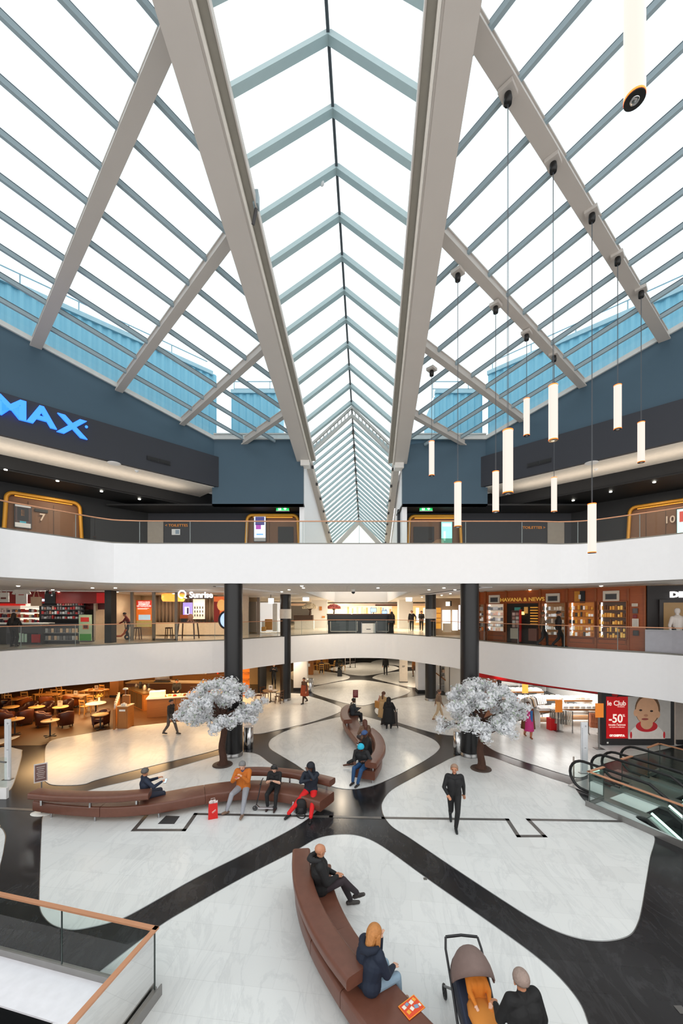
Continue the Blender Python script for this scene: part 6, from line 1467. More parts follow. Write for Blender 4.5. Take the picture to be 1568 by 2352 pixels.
def rack(c, n, L, rz, cols, label, glabel, h=1.3, gh=.62):
    t = thing('clothes_rack', label, 'rack', c, 'clothes racks'); Rz = Matrix.Rotation(rz, 3, 'Z'); F_ = lambda x, y, z: Vector(c)+Rz@V(x,y,z)
    MB().bar(F_(-L/2,0,h), F_(L/2,0,h), .03, .03).build('rail', CHROME, t)
    for sx in (-1,1): MB().bar(F_(sx*L/2,0,.0), F_(sx*L/2,0,h), .03, .03, (1,0,0)).bar(F_(sx*L/2,-.25,.015), F_(sx*L/2,.25,.015), .05, .03).build('stand', BRUSHED, t)
    for k in range(n):
        garment('hanging_garment', F_(-L/2+.08+k*(L-.16)/max(1,n-1),0,h-.05-gh), rz+PI/2, cols[k % len(cols)], .42, gh, glabel, glabel.replace('garment hanging','garments'), L/n*.75)
rack(V(9.15,20.9,0), 7, .9, .9, [(30,26,28),(190,90,50),(60,40,40),(200,120,80)], 'clothes rack with dark and orange garments behind the pink dressed person', 'garment hanging on the dark and orange rack')
rack(V(9.75,20.4,0), 7, .9, .7, [(196,190,184),(206,200,190),(60,52,48),(180,150,110)], 'clothes rack with grey and cream garments right of the pink dressed person', 'garment hanging on the grey and cream rack', 1.45, .8)
rack(V(10.55,21.3,0), 7, 1.1, .5, [(240,238,236),(226,226,226)], 'clothes rack with white garments in the middle of the shop', 'garment hanging on the white garment rack', 1.35, .75)
rack(V(10.85,19.35,0), 9, .95, -.5, [(120,116,108),(116,112,104),(206,196,180),(226,216,200),(120,116,108)], 'low clothes rack with grey and cream tops beside the red box', 'garment hanging on the low rack beside the red box', 1.0, .6)
rack(V(12.05,18.75,0), 4, .4, -.4, [(238,150,110),(232,140,100)], 'clothes rack with peach coloured tops next to the poster frame', 'garment hanging on the peach coloured rack', 1.05, .65)
q = onz(1270,1678); t = thing('red_box', 'red box standing at the foot of the low clothes rack', 'box', q); box3(t, 'box', mat((204,22,26),.5), q+V(0,.15,.3), (.36,.3,.6), .2, .02); box3(t, 'pale_side', OFFW, q+V(.32,.12,.22), (.22,.24,.44), .2)
for x, y, h, lab in [(1205,1610,1.7,'orange price panel above the dark clothes rack'),(1282,1655,1.55,'orange price panel between the tables of folded clothes'),(1375,1695,1.95,'orange panel stand next to the poster frame')]:
    q = onz(x, y+25); t = thing('price_panel', lab, 'sign', q, 'orange price panels'); box3(t, 'stand', BRUSHED, q+V(0,0,h/2), (.05,.05,h)); box3(t, 'panel', mat((244,140,50),.5,emit=.25), q+V(0,-.03,h-.3), (.34,.03,.6)); box3(t, 'foot', BRUSHED, q+V(0,0,.01), (.35,.3,.02))
tb0 = None
for x, y, w, lab in [(10.6,20.2,1.2,'white display table with a shelf below, in front of the white garments'),(12.2,20.6,2.2,'long white table of folded clothes right of the price panel'),(11.6,22.8,2.6,'long white table of folded clothes in the middle row'),(11.2,25.0,3.0,'long white table of folded clothes in the rear row'),(13.4,22.6,1.6,'white table of folded clothes at the right wall')]:
    t = thing('display_table', lab, 'table', (x,y,0), 'white clothes tables')
    box3(t, 'tabletop', SHW, V(x,y,.82), (w,.8,.05)); box3(t, 'edge', OAK, V(x,y-.405,.80), (w,.02,.08)); box3(t, 'shelf', mat((216,160,100),.5), V(x,y,.3), (w*.95,.75,.04))
    for sx in (-1,1): box3(t, 'side', SHW, V(x+sx*(w/2-.03),y,.4), (.05,.76,.8))
    n = int(w/.3)
    for k in range(n):
        for j in range(2):
            o = MB().box(V(x-w/2+.2+k*(w-.4)/max(1,n-1),y-.2+j*.36,.845+.06), (.24,.28,.12)).build('folded_clothes', mat([(246,244,242),(236,236,238),(228,222,214),(240,214,190)][(k+j) % 4],.8), None, .03); tag(o, 'pile of folded pale clothes on the white display tables', 'clothing', 'folded clothes piles')
t = thing('wall_shelving', 'white wall shelving along the back of the clothes shop', 'shelf', (11,28.7,0))
for z in (.5,.95,1.4,1.85): box3(t, 'shelf', SHW, V(11,28.65,z), (7.8,.4,.04))
for k in range(5): box3(t, 'upright', SHW, V(7.2+k*1.9,28.65,1.1), (.05,.42,2.1))
rd = random.Random(4)
for k in range(26):
    o = MB().box(V(7.5+(k % 13)*.56, 28.55, .52+.45*(1+k//13)+.1), (.36,.3,.2)).build('folded_clothes', mat([(244,240,236),(206,196,190),(236,200,170),(120,110,110)][rd.randint(0,3)],.8)); tag(o, 'folded clothes on the back wall shelving of the shop', 'clothing', 'clothes on the back wall shelving')
# ---------------------------------------------------------------- red poster with a baby portrait
pa, pb = onz(1389,1712), onz(1547,1712); pw = (pb-pa).length; pc = (pa+pb)/2+V(0,.1,0)
t = thing('advertising_poster', 'large black framed red poster with a baby portrait at the right', 'poster', pc); M0 = facing(0,-1)
PX = lambda x: (x-784)/F*pa.y; PZ = lambda y: EYE+(HY-y)/F*pa.y; yy = pa.y
def pl(name, m, x0, x1, y0, y1, dy, th=.01, parent=t):
    return MB().box(((PX(x0)+PX(x1))/2, yy-dy+th/2, (PZ(y0)+PZ(y1))/2), (abs(PX(x1)-PX(x0)), th, abs(PZ(y0)-PZ(y1)))).build(name, m, parent)
pl('casing', mat((30,28,30),.4), 1381, 1548, 1592, 1712, .0, .25)
pl('red_panel', mat((206,14,22),.4,emit=.25), 1391.5, 1441, 1600, 1696, .012)
pl('portrait_ground', mat((176,172,166),.5,emit=.2), 1441.5, 1539, 1600, 1696, .012)
WT = mat((255,236,224),.4,emit=.5)
def tx(body, size, x, y, sx=1., b=0.): return text(body, size, WT, (PX(x), yy-.016, PZ(y)), M0, 'lettering', t, .003, sx, b)
tx('le Club', .30, 1415, 1615.5, .95, .004); tx('Orchestra', .075, 1425, 1623); tx('-50', .52, 1413, 1651, .9, .01); tx('%', .16, 1431.5, 1643.5); tx('toute l\'annee', .15, 1416, 1664.5, .95); tx('sur toute la collection', .075, 1416, 1670); tx('ORCHESTRA', .115, 1416, 1689.5, 1., .012)
FACE = mat((214,166,130),.5,emit=.15); COLR = mat((196,40,48),.5,emit=.15); SHIRT = mat((222,214,206),.5,emit=.15); DKF = mat((60,40,34),.5)
def disc(name, m, x, y, rx, ry, dy, n=28, a0=0, a1=2*PI):
    c = V(PX(x), yy-dy, PZ(y)); k = yy/F; mb = MB(); pts = [c+V(math.cos(a0+(a1-a0)*i/n)*rx*k, 0, math.sin(a0+(a1-a0)*i/n)*ry*k) for i in range(n+1)]
    mb.add([c]+pts, [(0, i+1, i+2) for i in range(n)]); return mb.build(name, m, t)
disc('hair', mat((132,98,70),.5), 1486, 1629, 29, 36, .0135); disc('shoulders', SHIRT, 1484, 1697, 42, 36, .0145, a0=0, a1=PI); disc('collar', COLR, 1484, 1668, 25, 13, .0165)
disc('neck', FACE, 1484, 1662, 14, 13, .0175); disc('ear', FACE, 1459, 1637, 5, 8, .0155); disc('ear', FACE, 1510, 1641, 5, 8, .0155); disc('face', FACE, 1485, 1632, 26, 32, .0185)
for x in (1470, 1495): disc('eye', DKF, x, 1631 if x < 1480 else 1633, 3.6, 2.2, .0195)
disc('nose', mat((190,134,104),.5,emit=.15), 1482, 1643, 5, 3, .0195); disc('mouth', mat((160,76,70),.5,emit=.1), 1480, 1651.5, 8, 2.4, .0195)
for x in (1448, 1524): disc('sleeve_stripe', COLR, x, 1688, 2.5, 8, .0205)
pl('label', OFFW, 1393, 1397, 1704, 1708, .005)
struct(MB().box((PX(1548)+2.2, yy+.3, 1.2), (4.0,.3,2.4)).build('wall_right_lower', mat((196,184,174),.6))); struct(MB().box((PX(1548)+2.2, yy+.13, .1), (4.0,.06,.2)).build('baseboard_right', NEARBLACK))
# ================================================================ first gallery shops
def gx(px, d): return (px-CX)/F*d
def gz(py, d): return EYE+(HY-py)/F*d
def face(t, name, m, x0, x1, y0, y1, d, th=.06, bev=0.):      # frontal slab covering a photo rectangle at depth d
    a, b = gx(x0,d), gx(x1,d); za, zb = gz(y1,d), gz(y0,d)
    return MB().box(((a+b)/2, d+th/2, (za+zb)/2), (b-a, th, zb-za)).build(name, m, t, bev)
def fthing(name, label, cat, x0, x1, y1, d, group=None): return thing(name, label, cat, (gx((x0+x1)/2,d), d, max(Z1, gz(y1,d))), group)
# --- ceiling lights of the gallery
DL = mat((255,248,236), .4, emit=6); rd = random.Random(21); LOK = []
for k in range(64):
    d = rd.choice((16.9,18.4,20,22,24.5,27,30.5,34,38)); px = rd.uniform(20,1560); x = gx(px, d)
    if abs(x-1.5) < 4.2 and d > 21: continue
    if any((x-a)**2+(d-b)**2 < .8 for a, b in LOK): continue
    LOK.append((x, d)); o = MB().lathe([(.045,-.024),(.045,.0),(.065,.0),(.065,-.022),(.045,-.024)], (x,d,CEIL1-.02), 14).cyl((x,d,CEIL1-.035), .042, .01, 12).build('downlight', DL); tag(o, 'small recessed spot light in the first gallery ceiling', 'ceiling light', 'gallery ceiling spots')
p = V(gx(811,19.5), 19.5, CEIL1-.02); t = thing('security_camera', 'white dome camera with dark lens under the first gallery ceiling', 'camera', p); MB().lathe([(.12,0),(.12,-.1),(.1,-.13),(0,-.13)], p, 20).build('housing', OFFW, t); MB().ell(p+V(0,0,-.15), (.09,.09,.09)).build('lens_dome', mat((40,40,44),.2), t)
LB = mat((255,252,244), .4, emit=3)
for x0, x1, y0, y1, d, lab in [(695,709,1372,1380,30,'lit white hanging sign box left of the light well'),(933,946,1372,1381,32,'lit white hanging sign box above the walking pair'),(616,627,1374,1386,26,'lit white hanging sign box left of the far left column')]:
    t = fthing('hanging_sign', lab, 'sign', x0, x1, y1, d, 'lit hanging sign boxes'); face(t, 'light_box', LB, x0, x1, y0, y1, d, .25); face(t, 'frame', GREYD, x0-.8, x1+.8, y0-1, y0, d, .27); face(t, 'hanger', GREYD, (x0+x1)/2-.5, (x0+x1)/2+.5, HY-1.08*F/d, y0, d+.1, .03)
# --- red news kiosk at the left
D = 20.6
t = fthing('red_shop_front', 'red bulkhead of the press shop at the far left of the gallery', 'shopfront', 0, 252, 1480, D)
REDW = mat((140,30,24), .5, var=.12, scale=.6)
face(t, 'bulkhead', REDW, -260, 240, 1336, 1386, D+1.4, .2); face(t, 'red_square', mat((186,4,6),.4,emit=.3), 221.5, 239, 1362, 1385, D+1.3, .08); face(t, 'dark_pillar', NEARBLACK, 240, 255, 1330, 1483, D, .5); face(t, 'back_wall', mat((38,34,34),.6), -260, 250, 1385, 1483, D+4.5, .1)
face(t, 'lit_corner', mat((96,22,20),.5), 195, 240, 1385, 1400, D+2, .1)
for x0, x1, n in [(-60,62,0),(67,97,0)]:
    s = fthing('suspended_lamp', 'long white suspended tube lamp above the red press shop, '+('left' if x0 < 0 else 'right'), 'lamp', x0, x1, 1348, D-.6); face(s, 'tube', mat((255,255,250),.4,emit=3), x0, x1, 1343.5, 1346.5, D-.6, .12); face(s, 'housing', GREYD, x0, x1, 1341.5, 1343.5, D-.6, .16)
t = fthing('lit_shelf', 'brightly lit goods shelf with a red top at the far left', 'shelf', 0, 92, 1435, D+2.2); face(t, 'back', mat((255,236,214),.5,emit=.9), 47, 93, 1386, 1432, D+2.5); face(t, 'back', mat((200,180,160),.5,emit=.2), -60, 46, 1388, 1432, D+2.5); face(t, 'red_top', mat((220,30,20),.4,emit=.5), -20, 46, 1384, 1391, D+1.9, .4)
for y in (1394,1406,1418,1430): face(t, 'shelf', WHITE, -60, 93, y, y+1.2, D+2.1, .4)
rd = random.Random(8); GC = [(200,60,40),(240,230,220),(220,150,70),(90,90,100),(180,40,50),(250,240,200)]
for r, y in enumerate((1406,1418,1430)):
    for k in range(15):
        x = -2+k*6.2; w = rd.uniform(3,5); h = rd.uniform(5,9); o = face(None, 'goods_box', mat(GC[rd.randint(0,5)],.5), x, x+w, y-h, y-.1, D+2.15, .18); tag(o, 'small packaged article on the lit shelf of the press shop', 'package', 'articles on the lit press shop shelf')
t = fthing('dark_shelf', 'dark stepped shelf with jars and magazines in the press shop', 'shelf', 95, 192, 1432, D+1.5); face(t, 'back', mat((40,40,42),.5), 90, 195, 1374, 1432, D+1.9)
for y in (1390.5,1400,1410.5,1421): face(t, 'shelf', GREYD, 92, 193, y, y+1.4, D+1.45, .4)
for r, y in enumerate((1390.5,1400,1410.5,1421)):
    for k in range(16):
        if r == 0 and k < 6: continue
        x = 95+k*6; w = rd.uniform(3,5.2); h = rd.uniform(4,8); o = face(None, 'magazine_pack', mat([(150,150,150),(210,210,205),(120,110,110),(190,140,120),(200,60,60)][rd.randint(0,4)],.5), x, x+w, y-h, y-.1, D+1.5, .15); tag(o, 'magazine or jar on the dark stepped shelf of the press shop', 'package', 'goods on the dark press shop shelf')
t = fthing('shop_counter', 'dark grey press shop counter with white papers behind the glass balustrade', 'counter', 0, 95, 1482, D-.8); face(t, 'front', mat((74,74,76),.5), -120, 96, 1434, 1484, D-.8, .7); face(t, 'worktop', OFFW, -120, 96, 1431, 1434, D-.9, .9); face(t, 'opening', mat((30,30,32),.5), 16, 86, 1454, 1478, D-.82, .05); face(t, 'red_bin', mat((176,40,40),.5), 72, 91, 1457, 1476, D-.86, .05)
for x0, x1, y0, y1 in ((36,47,1454,1475),(50,54,1455,1475),(56,61,1456,1475)): face(t, 'paper_stack', mat((196,224,204),.6), x0, x1, y0, y1, D-.85, .04)
t = fthing('magazine_shelf', 'low grey magazine shelf next to the green advertising stand', 'shelf', 95, 181, 1475, D-.6); face(t, 'back', mat((80,80,82),.5), 95, 181, 1432, 1480, D-.4)
for y in (1453,1470): face(t, 'shelf', mat((130,130,130),.5), 96, 180, y, y+1.6, D-.65, .3)
for y in (1453,1470):
    for k in range(12): x = 97+k*6.8; o = face(None, 'magazine_pack', mat([(200,200,198),(150,150,150),(220,190,160),(110,110,114)][rd.randint(0,3)],.5), x, x+5.4, y-9.5, y-.2, D-.6, .05); tag(o, 'magazine on the low grey shelf of the press shop', 'magazine', 'magazines on the low grey shelf')
t = fthing('advertising_stand', 'green and white advertising stand with a red label', 'sign', 181, 210, 1474, D-1.1); face(t, 'board', mat((176,196,160),.5), 181, 210, 1412, 1472, D-1.1, .05); face(t, 'red_label', mat((206,50,40),.5), 185, 204, 1418, 1428, D-1.11, .02); face(t, 'orange_picture', mat((210,110,60),.5), 190, 203, 1434, 1445, D-1.11, .02); face(t, 'dark_picture', mat((90,50,40),.5), 192, 201, 1436, 1443, D-1.12, .02); face(t, 'green_field', mat((70,150,60),.5), 183, 209, 1456, 1471, D-1.11, .02); face(t, 'foot', GREYD, 183, 208, 1472, 1474.5, D-1.2, .3)
BAG1, BAG2 = mat((214,206,196),.8), mat((190,160,132),.8)
def hung(name, label, m, x0, x1, y0, y1, d, kind):
    t = fthing(name, label, 'bag' if kind != 'shirt' else 'clothing', x0, x1, y1, d); xm = (x0+x1)/2; w = x1-x0
    if kind == 'shirt':
        P = [(-.22,0),(-.5,.08),(-.62,.35),(-.42,.38),(-.36,.25),(-.36,1),(.36,1),(.36,.25),(.42,.38),(.62,.35),(.5,.08),(.22,0)]
        mb = MB(); q = [V(gx(xm+a*w,d), d, gz(y0+b*(y1-y0),d)) for a, b in P]; n = len(q); q2 = [v+V(0,.06,0) for v in q]
        tr = tessellate_polygon([[V(v.x,v.z,0) for v in q]]); fs = [tuple(f) for f in tr]+[tuple(i+n for i in f[::-1]) for f in tr]+[(i,(i+1)%n,n+(i+1)%n,n+i) for i in range(n)]
        mb.add(q+q2, fs).build('cloth', m, t); face(t, 'print', mat((180,90,80),.7), xm-6, xm+6, y0+12, y0+14, d-.01, .01)
    else:
        face(t, 'bag_body', m, x0, x1, y0+(y1-y0)*.38, y1, d, .08, .01)
        for s in (-1,1): MB().tube([V(gx(xm-w*.28,d),d+.04+s*.03,gz(y0+(y1-y0)*.4,d)), V(gx(xm-w*.12,d),d+.04,gz(y0,d)), V(gx(xm+w*.12,d),d+.04,gz(y0,d)), V(gx(xm+w*.28,d),d+.04,gz(y0+(y1-y0)*.4,d))], .014, 6).build('strap', m, t)
        if kind == 'tote': face(t, 'print', mat((110,50,40),.7), xm-6, xm+6, y1-11, y1-7, d-.01, .01)
    MB().bar(V(gx(xm,d),d+.04,gz(y0,d)), V(gx(xm,d),d+.04,CEIL1-.02), .012, .012, V(1,0,0)).build('hook_line', GREYD, t)
    return t
hung('tote_bag', 'white tote bag with a dark print hanging at the far left', BAG1, -4, 19, 1347, 1383, D-.5, 'tote'); hung('t_shirt', 'white t-shirt hanging over the press shop', BAG1, 31, 66, 1353, 1387, D-.5, 'shirt'); hung('tote_bag', 'brown tote bag hanging between the t-shirt and the black bag', BAG2, 70, 94, 1358, 1392, D-.5, 'plain')
t = hung('eared_bag', 'black bag with two ears hanging over the press shop', BLACK, 102, 126, 1350, 1386, D-.5, 'plain')
for s in (-1,1): MB().ell(V(gx(114+s*8,D-.5), D-.46, gz(1363,D-.5)), (.1,.05,.14)).build('ear', BLACK, t)
face(t, 'buckle', BENCHLEG, 117, 121, 1366, 1369, D-.52, .02)
t = fthing('screen_strip', 'narrow lit display strip between the hanging bags', 'screen', 72, 106, 1381, D+.2); face(t, 'display', mat((200,200,250),.4,emit=1.4), 72, 106, 1376, 1381, D+.2, .05); face(t, 'casing', BLACK, 71, 107, 1375, 1382, D+.24, .05)
# --- phone shop with an open glass front
D = 22.3
t = fthing('phone_shop_front', 'open glazed phone shop front with grey posts', 'shopfront', 255, 512, 1473, D)
FRM = mat((128,118,108),.45)
for x0, x1 in ((253,256),(299,305),(349,355),(401,406)): face(t, 'frame_post', FRM, x0, x1, 1352+(x0-250)*.05, 1474-(x0-250)*.02, D, .12)
face(t, 'frame_head', mat((196,184,168),.5), 255, 520, 1349, 1357, D, .2); face(t, 'door_sill', FRM, 352, 406, 1467, 1471, D, .1)
for x0, x1 in ((256,299),(305,349),(355,401)): 
    MB().quad(V(gx(x0,D),D+.05,Z1), V(gx(x1,D),D+.05,Z1), V(gx(x1,D),D+.05,gz(1357,D)), V(gx(x0,D),D+.05,gz(1357,D))).build('glass', SHOPGLASS, t)
CURT = mat((150,128,104),.8,var=.12,scale=3); mb = MB(); d = 27.0; xa, xb = gx(352,d), gx(500,d); n = 90; vs = []
for k in range(n+1):
    x = xa+(xb-xa)*k/n; o = .12*math.sin(k*1.25); vs += [V(x,d+o,Z1+.75), V(x,d+o,CEIL1-.05)]
c = thing('pleated_curtain', 'pleated beige curtain along the back of the phone shop', 'curtain', (0.5*(xa+xb), d, Z1)); mb.add(vs, [(2*k,2*k+2,2*k+3,2*k+1) for k in range(n)], 0, True); o = mb.build('fabric', CURT, c); o.modifiers.new('s','SOLIDIFY').thickness = .02; face(c, 'low_cabinet', mat((224,206,180),.5), 352, 515, 1430, 1458, d-.5, .5)
struct(MB().box((gx(300,27.6), 27.8, Z1+1.4), (gx(355,27.6)-gx(255,27.6)+2, .15, 2.8)).build('wall_phone_shop', mat((214,184,146),.6)))
struct(MB().box((gx(255,24), 24.9, Z1+1.4), (.12,5.0,2.8)).build('wall_phone_shop_side', mat((206,186,160),.6)))
ORG = mat((232,110,28),.4,emit=.7)
t = fthing('light_poster', 'orange lit advertising poster with white lettering in the phone shop', 'poster', 312, 348, 1440, 24); face(t, 'frame', mat((206,140,40),.4), 311.5, 348.5, 1378, 1441, 24, .08); face(t, 'panel', ORG, 313, 347.5, 1379, 1425, 23.98, .03); face(t, 'panel_top', mat((214,54,28),.4,emit=.6), 313, 347.5, 1379, 1396, 23.96, .02); face(t, 'picture', mat((200,226,240),.4,emit=.6), 318, 345, 1412, 1424, 23.96, .02); face(t, 'lower_panel', mat((216,186,110),.4,emit=.3), 313, 347.5, 1425.5, 1440, 23.98, .02)
WL = mat((255,240,230),.4,emit=1.0)
for k, s in enumerate(('VOICI A QUOI','RESSEMBLENT','LES VAINQUEURS')): text(s, .13, WL, (gx(330,23.9), 23.93, gz(1383.5+k*4.3,23.9)), M0, 'lettering', t, .004, .85, .003)
face(t, 'small_print', WL, 316, 342, 1396.5, 1397.4, 23.94, .01); face(t, 'small_print', WL, 316, 338, 1398.5, 1399.4, 23.94, .01)
c = V(gx(398,25), 25, gz(1373.5,25)); t = thing('drum_lampshade', 'large orange drum lampshade in the phone shop', 'lamp', c); MB().lathe([(.62,-.22),(.70,-.05),(.70,.2),(.66,.22),(.60,.2),(.60,-.18)], c, 32).build('shade', mat((255,170,70),.5,emit=1.3), t); MB().bar(c, V(c.x,c.y,CEIL1), .02, .02, V(1,0,0)).build('suspension', GREYD, t)
c = V(gx(453,20.6), 20.6, gz(1366,20.6)); t = thing('shop_sign', 'white glowing phone shop lettering with a round swirl', 'sign', c); GLW = mat((255,248,244),.4,emit=2.2)
text('Sunrise', .44, GLW, c+V(.2,0,-.02), M0, 'lettering', t, .03, .95, .008)
mb = MB().tube([c+V(-.80+.19*math.cos(a),0,.02+.19*math.sin(a)) for a in [-.9+k*.3 for k in range(20)]], .035, 8); mb.build('swirl', GLW, t); MB().tube([c+V(-.70,0,-.13), c+V(-.56,0,-.18)], .03, 8).build('swirl_tail', GLW, t)
face(t, 'sign_hanger', GREYD, 424, 426, 1340, 1362, 20.68, .04); face(t, 'sign_rail', GREYD, 421, 487, 1374, 1375.2, 20.68, .04)
t = fthing('wall_screen', 'violet lit screen with a phone picture on the curtain', 'screen', 420, 441, 1413, 26.4); face(t, 'display', mat((140,130,220),.4,emit=1.0), 420, 441, 1384, 1412, 26.4, .08); o = face(t, 'picture', mat((230,236,255),.4,emit=1.0), 424, 434, 1394, 1411, 26.38, .02); face(t, 'picture', mat((60,50,110),.4), 429, 433, 1396, 1410, 26.37, .02)
t = fthing('accessory_wall', 'white panel with rows of phone accessories beside the violet screen', 'display', 443, 470, 1422, 26.4); face(t, 'panel', mat((240,230,216),.5,emit=.35), 443, 470, 1376, 1422, 26.4, .08); face(t, 'lit_header', WL, 447, 465, 1385, 1389, 26.36, .05)
for r in range(3):
    for k in range(4): face(t, 'accessory', GREYD, 446+k*6, 448+k*6, 1393+r*9, 1398+r*9, 26.36, .05)
t = fthing('portrait_poster', 'orange portrait poster behind the left column in the phone shop', 'poster', 492, 520, 1428, 24.5); face(t, 'panel', mat((226,110,50),.4,emit=.5), 491, 524, 1370, 1428, 24.5, .06); c = V(gx(508,24.4), 24.46, gz(1390,24.4)); MB().ell(c, (.28,.02,.36), 16).build('picture', mat((255,190,110),.4,emit=.5), t); face(t, 'dark_field', mat((150,40,30),.5,emit=.2), 491, 504, 1382, 1428, 24.47, .02)
c = V(gx(520,19.2), 19.2, gz(1424,19.2)); t = thing('round_screen', 'round blue lit advertising screen half hidden by the left column', 'screen', c)
mb = MB(); mb.tube([c+V(.36*math.cos(a),0,.42*math.sin(a)) for a in [2*PI*k/28 for k in range(28)]], .05, 8, closed=True).build('rim', BLACK, t); mb = MB(); P = [c+V(.34*math.cos(a),.02,.4*math.sin(a)) for a in [2*PI*k/28 for k in range(28)]]; mb.add(P, [tuple(range(28))]).build('display', mat((170,196,240),.4,emit=1.0), t); MB().bar(c+V(0,.03,-.42), V(c.x,c.y+.03,Z1), .08, .05, V(1,0,0)).build('stand', BLACK, t)
def splay_table(label, x0, x1, ytop, ybot, d, m):
    t = fthing('splay_leg_table', label, 'table', x0, x1, ybot, d); face(t, 'tabletop', m, x0, x1, ytop, ytop+2.6, d, .8)
    for x, xx in ((x0+4,x0+1),(x1-4,x1-1)):
        for dy in (.1,.7): MB().bar(V(gx(x,d),d+dy,gz(ytop+2,d)), V(gx(xx,d),d+dy+(dy-.4)*.3,Z1+.01), .06, .06, V(0,1,0)).build('leg', WALNUT, t)
    return t
splay_table('dark wooden splay leg table with phones in the phone shop', 405, 447, 1429, 1461, 23.4, WALNUT)
c = V(gx(436,23.6), 23.7, gz(1429,23.6)+.01); t = thing('octopus_toy', 'pale pink octopus figure standing on the splay leg table', 'toy', c); MB().ell(c+V(0,0,.3), (.17,.15,.2), 14).build('head', mat((224,170,146),.6), t)
for k in range(6): a = k*PI/3; MB().tube([c+V(.08*math.cos(a),.08*math.sin(a),.16), c+V(.16*math.cos(a),.14*math.sin(a),.04), c+V(.22*math.cos(a),.2*math.sin(a),.03)], .03, 6).build('arm', mat((224,170,146),.6), t)
t = fthing('product_card', 'orange product card on the splay leg table', 'sign', 413, 430, 1428, 23.5); face(t, 'card', mat((196,90,40),.5,emit=.2), 413, 430, 1412, 1420.5, 23.5, .04); face(t, 'stand', GREYD, 415, 428, 1420.5, 1428.5, 23.5, .04)
for x0, lab in ((306,'small wooden stool behind the glass at the left of the phone shop'),(379,'small wooden stool behind the sliding door of the phone shop')):
    t = fthing('bar_stool', lab, 'stool', x0, x0+12, 1466, 23); face(t, 'seat', WALNUT, x0, x0+12, 1441, 1444, 23, .34)
    for a, b in ((1,-1),(11,13)):
        for dy in (.05,.3): MB().bar(V(gx(x0+a,23),23+dy,gz(1443,23)), V(gx(x0+b,23),23+dy,Z1+.01), .04, .04, V(0,1,0)).build('leg', WALNUT, t)
for k in range(5):
    o = face(None, 'display_phone', mat((60,48,40),.4), 451+k*9, 454+k*9, 1424, 1430, 26.45, .1); tag(o, 'display phone on the low cabinet under the curtain', 'phone', 'display phones on the cabinet')
# scooter display and person in red
q = V(gx(272,22.9), 23.0, Z1); t = thing('electric_scooter', 'orange electric scooter standing behind the glass of the phone shop', 'scooter', q)
for x in (-.45,.45): ring(MB(), q+V(x,0,.16), .12, .05).build('wheel', BLACK, t)
MB().tube([q+V(-.4,0,.2), q+V(.1,0,.22), q+V(.3,0,.4), q+V(.38,0,.62)], .06, 8).build('body_frame', mat((230,110,40),.4), t); MB().tube([q+V(.42,0,.2), q+V(.3,0,1.05)], .025).tube([q+V(.3,-.25,1.05), q+V(.3,.25,1.05)], .02).build('steering', GREYD, t)
person('person in a dark red top bending over in the phone shop behind the glass', V(gx(292,23.6), 23.8, Z1), yaw_to(-.8,-.5), 1.68, .9, .35, None, [(-.15,.5,.95),(.15,.5,.95)], (.4,0), 'tan', (120,26,30), (36,30,34), (20,20,20), (30,24,20), 'short', 1.05, None, .014)
# --- bright shops beyond
D = 28.5
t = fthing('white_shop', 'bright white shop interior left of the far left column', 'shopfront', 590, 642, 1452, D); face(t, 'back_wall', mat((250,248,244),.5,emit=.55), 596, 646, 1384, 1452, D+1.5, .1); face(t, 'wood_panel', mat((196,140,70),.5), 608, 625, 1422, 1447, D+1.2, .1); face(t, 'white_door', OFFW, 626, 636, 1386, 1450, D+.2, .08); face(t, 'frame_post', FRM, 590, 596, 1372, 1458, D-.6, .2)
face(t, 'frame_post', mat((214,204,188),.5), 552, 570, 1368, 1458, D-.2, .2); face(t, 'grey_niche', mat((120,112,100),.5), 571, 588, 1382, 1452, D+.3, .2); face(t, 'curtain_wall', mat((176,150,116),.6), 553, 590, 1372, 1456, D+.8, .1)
MB().quad(V(gx(596,D),D-.5,Z1), V(gx(642,D),D-.5,Z1), V(gx(642,D),D-.5,gz(1376,D)), V(gx(596,D),D-.5,gz(1376,D))).build('glass', SHOPGLASS, t)
t = fthing('armchair', 'yellow and white armchair in the bright white shop', 'armchair', 600, 609, 1452, D+.4); face(t, 'seat', mat((206,150,60),.6), 600, 608, 1440, 1450, D+.4, .6, .03); face(t, 'back_cushion', OFFW, 601, 607.5, 1426, 1441, D+.9, .2, .05)
struct(MB().box((gx(733,40), 40.6, Z1+1.4), (1.6,1.2,2.9)).build('wall_white_pier', WARMWHITE)); struct(MB().box((gx(932,38), 38.6, Z1+1.4), (1.35,1.2,2.9)).build('wall_white_pier_right', WARMWHITE))
t = fthing('wall_notice', 'orange notice plates on the white pier left of the kiosk', 'notice', 732, 745, 1420, 39.9); face(t, 'plate', mat((190,120,50),.5), 733, 739, 1393, 1402, 39.9, .04); face(t, 'plate', mat((196,130,60),.5), 739, 746, 1415, 1419, 39.9, .04)
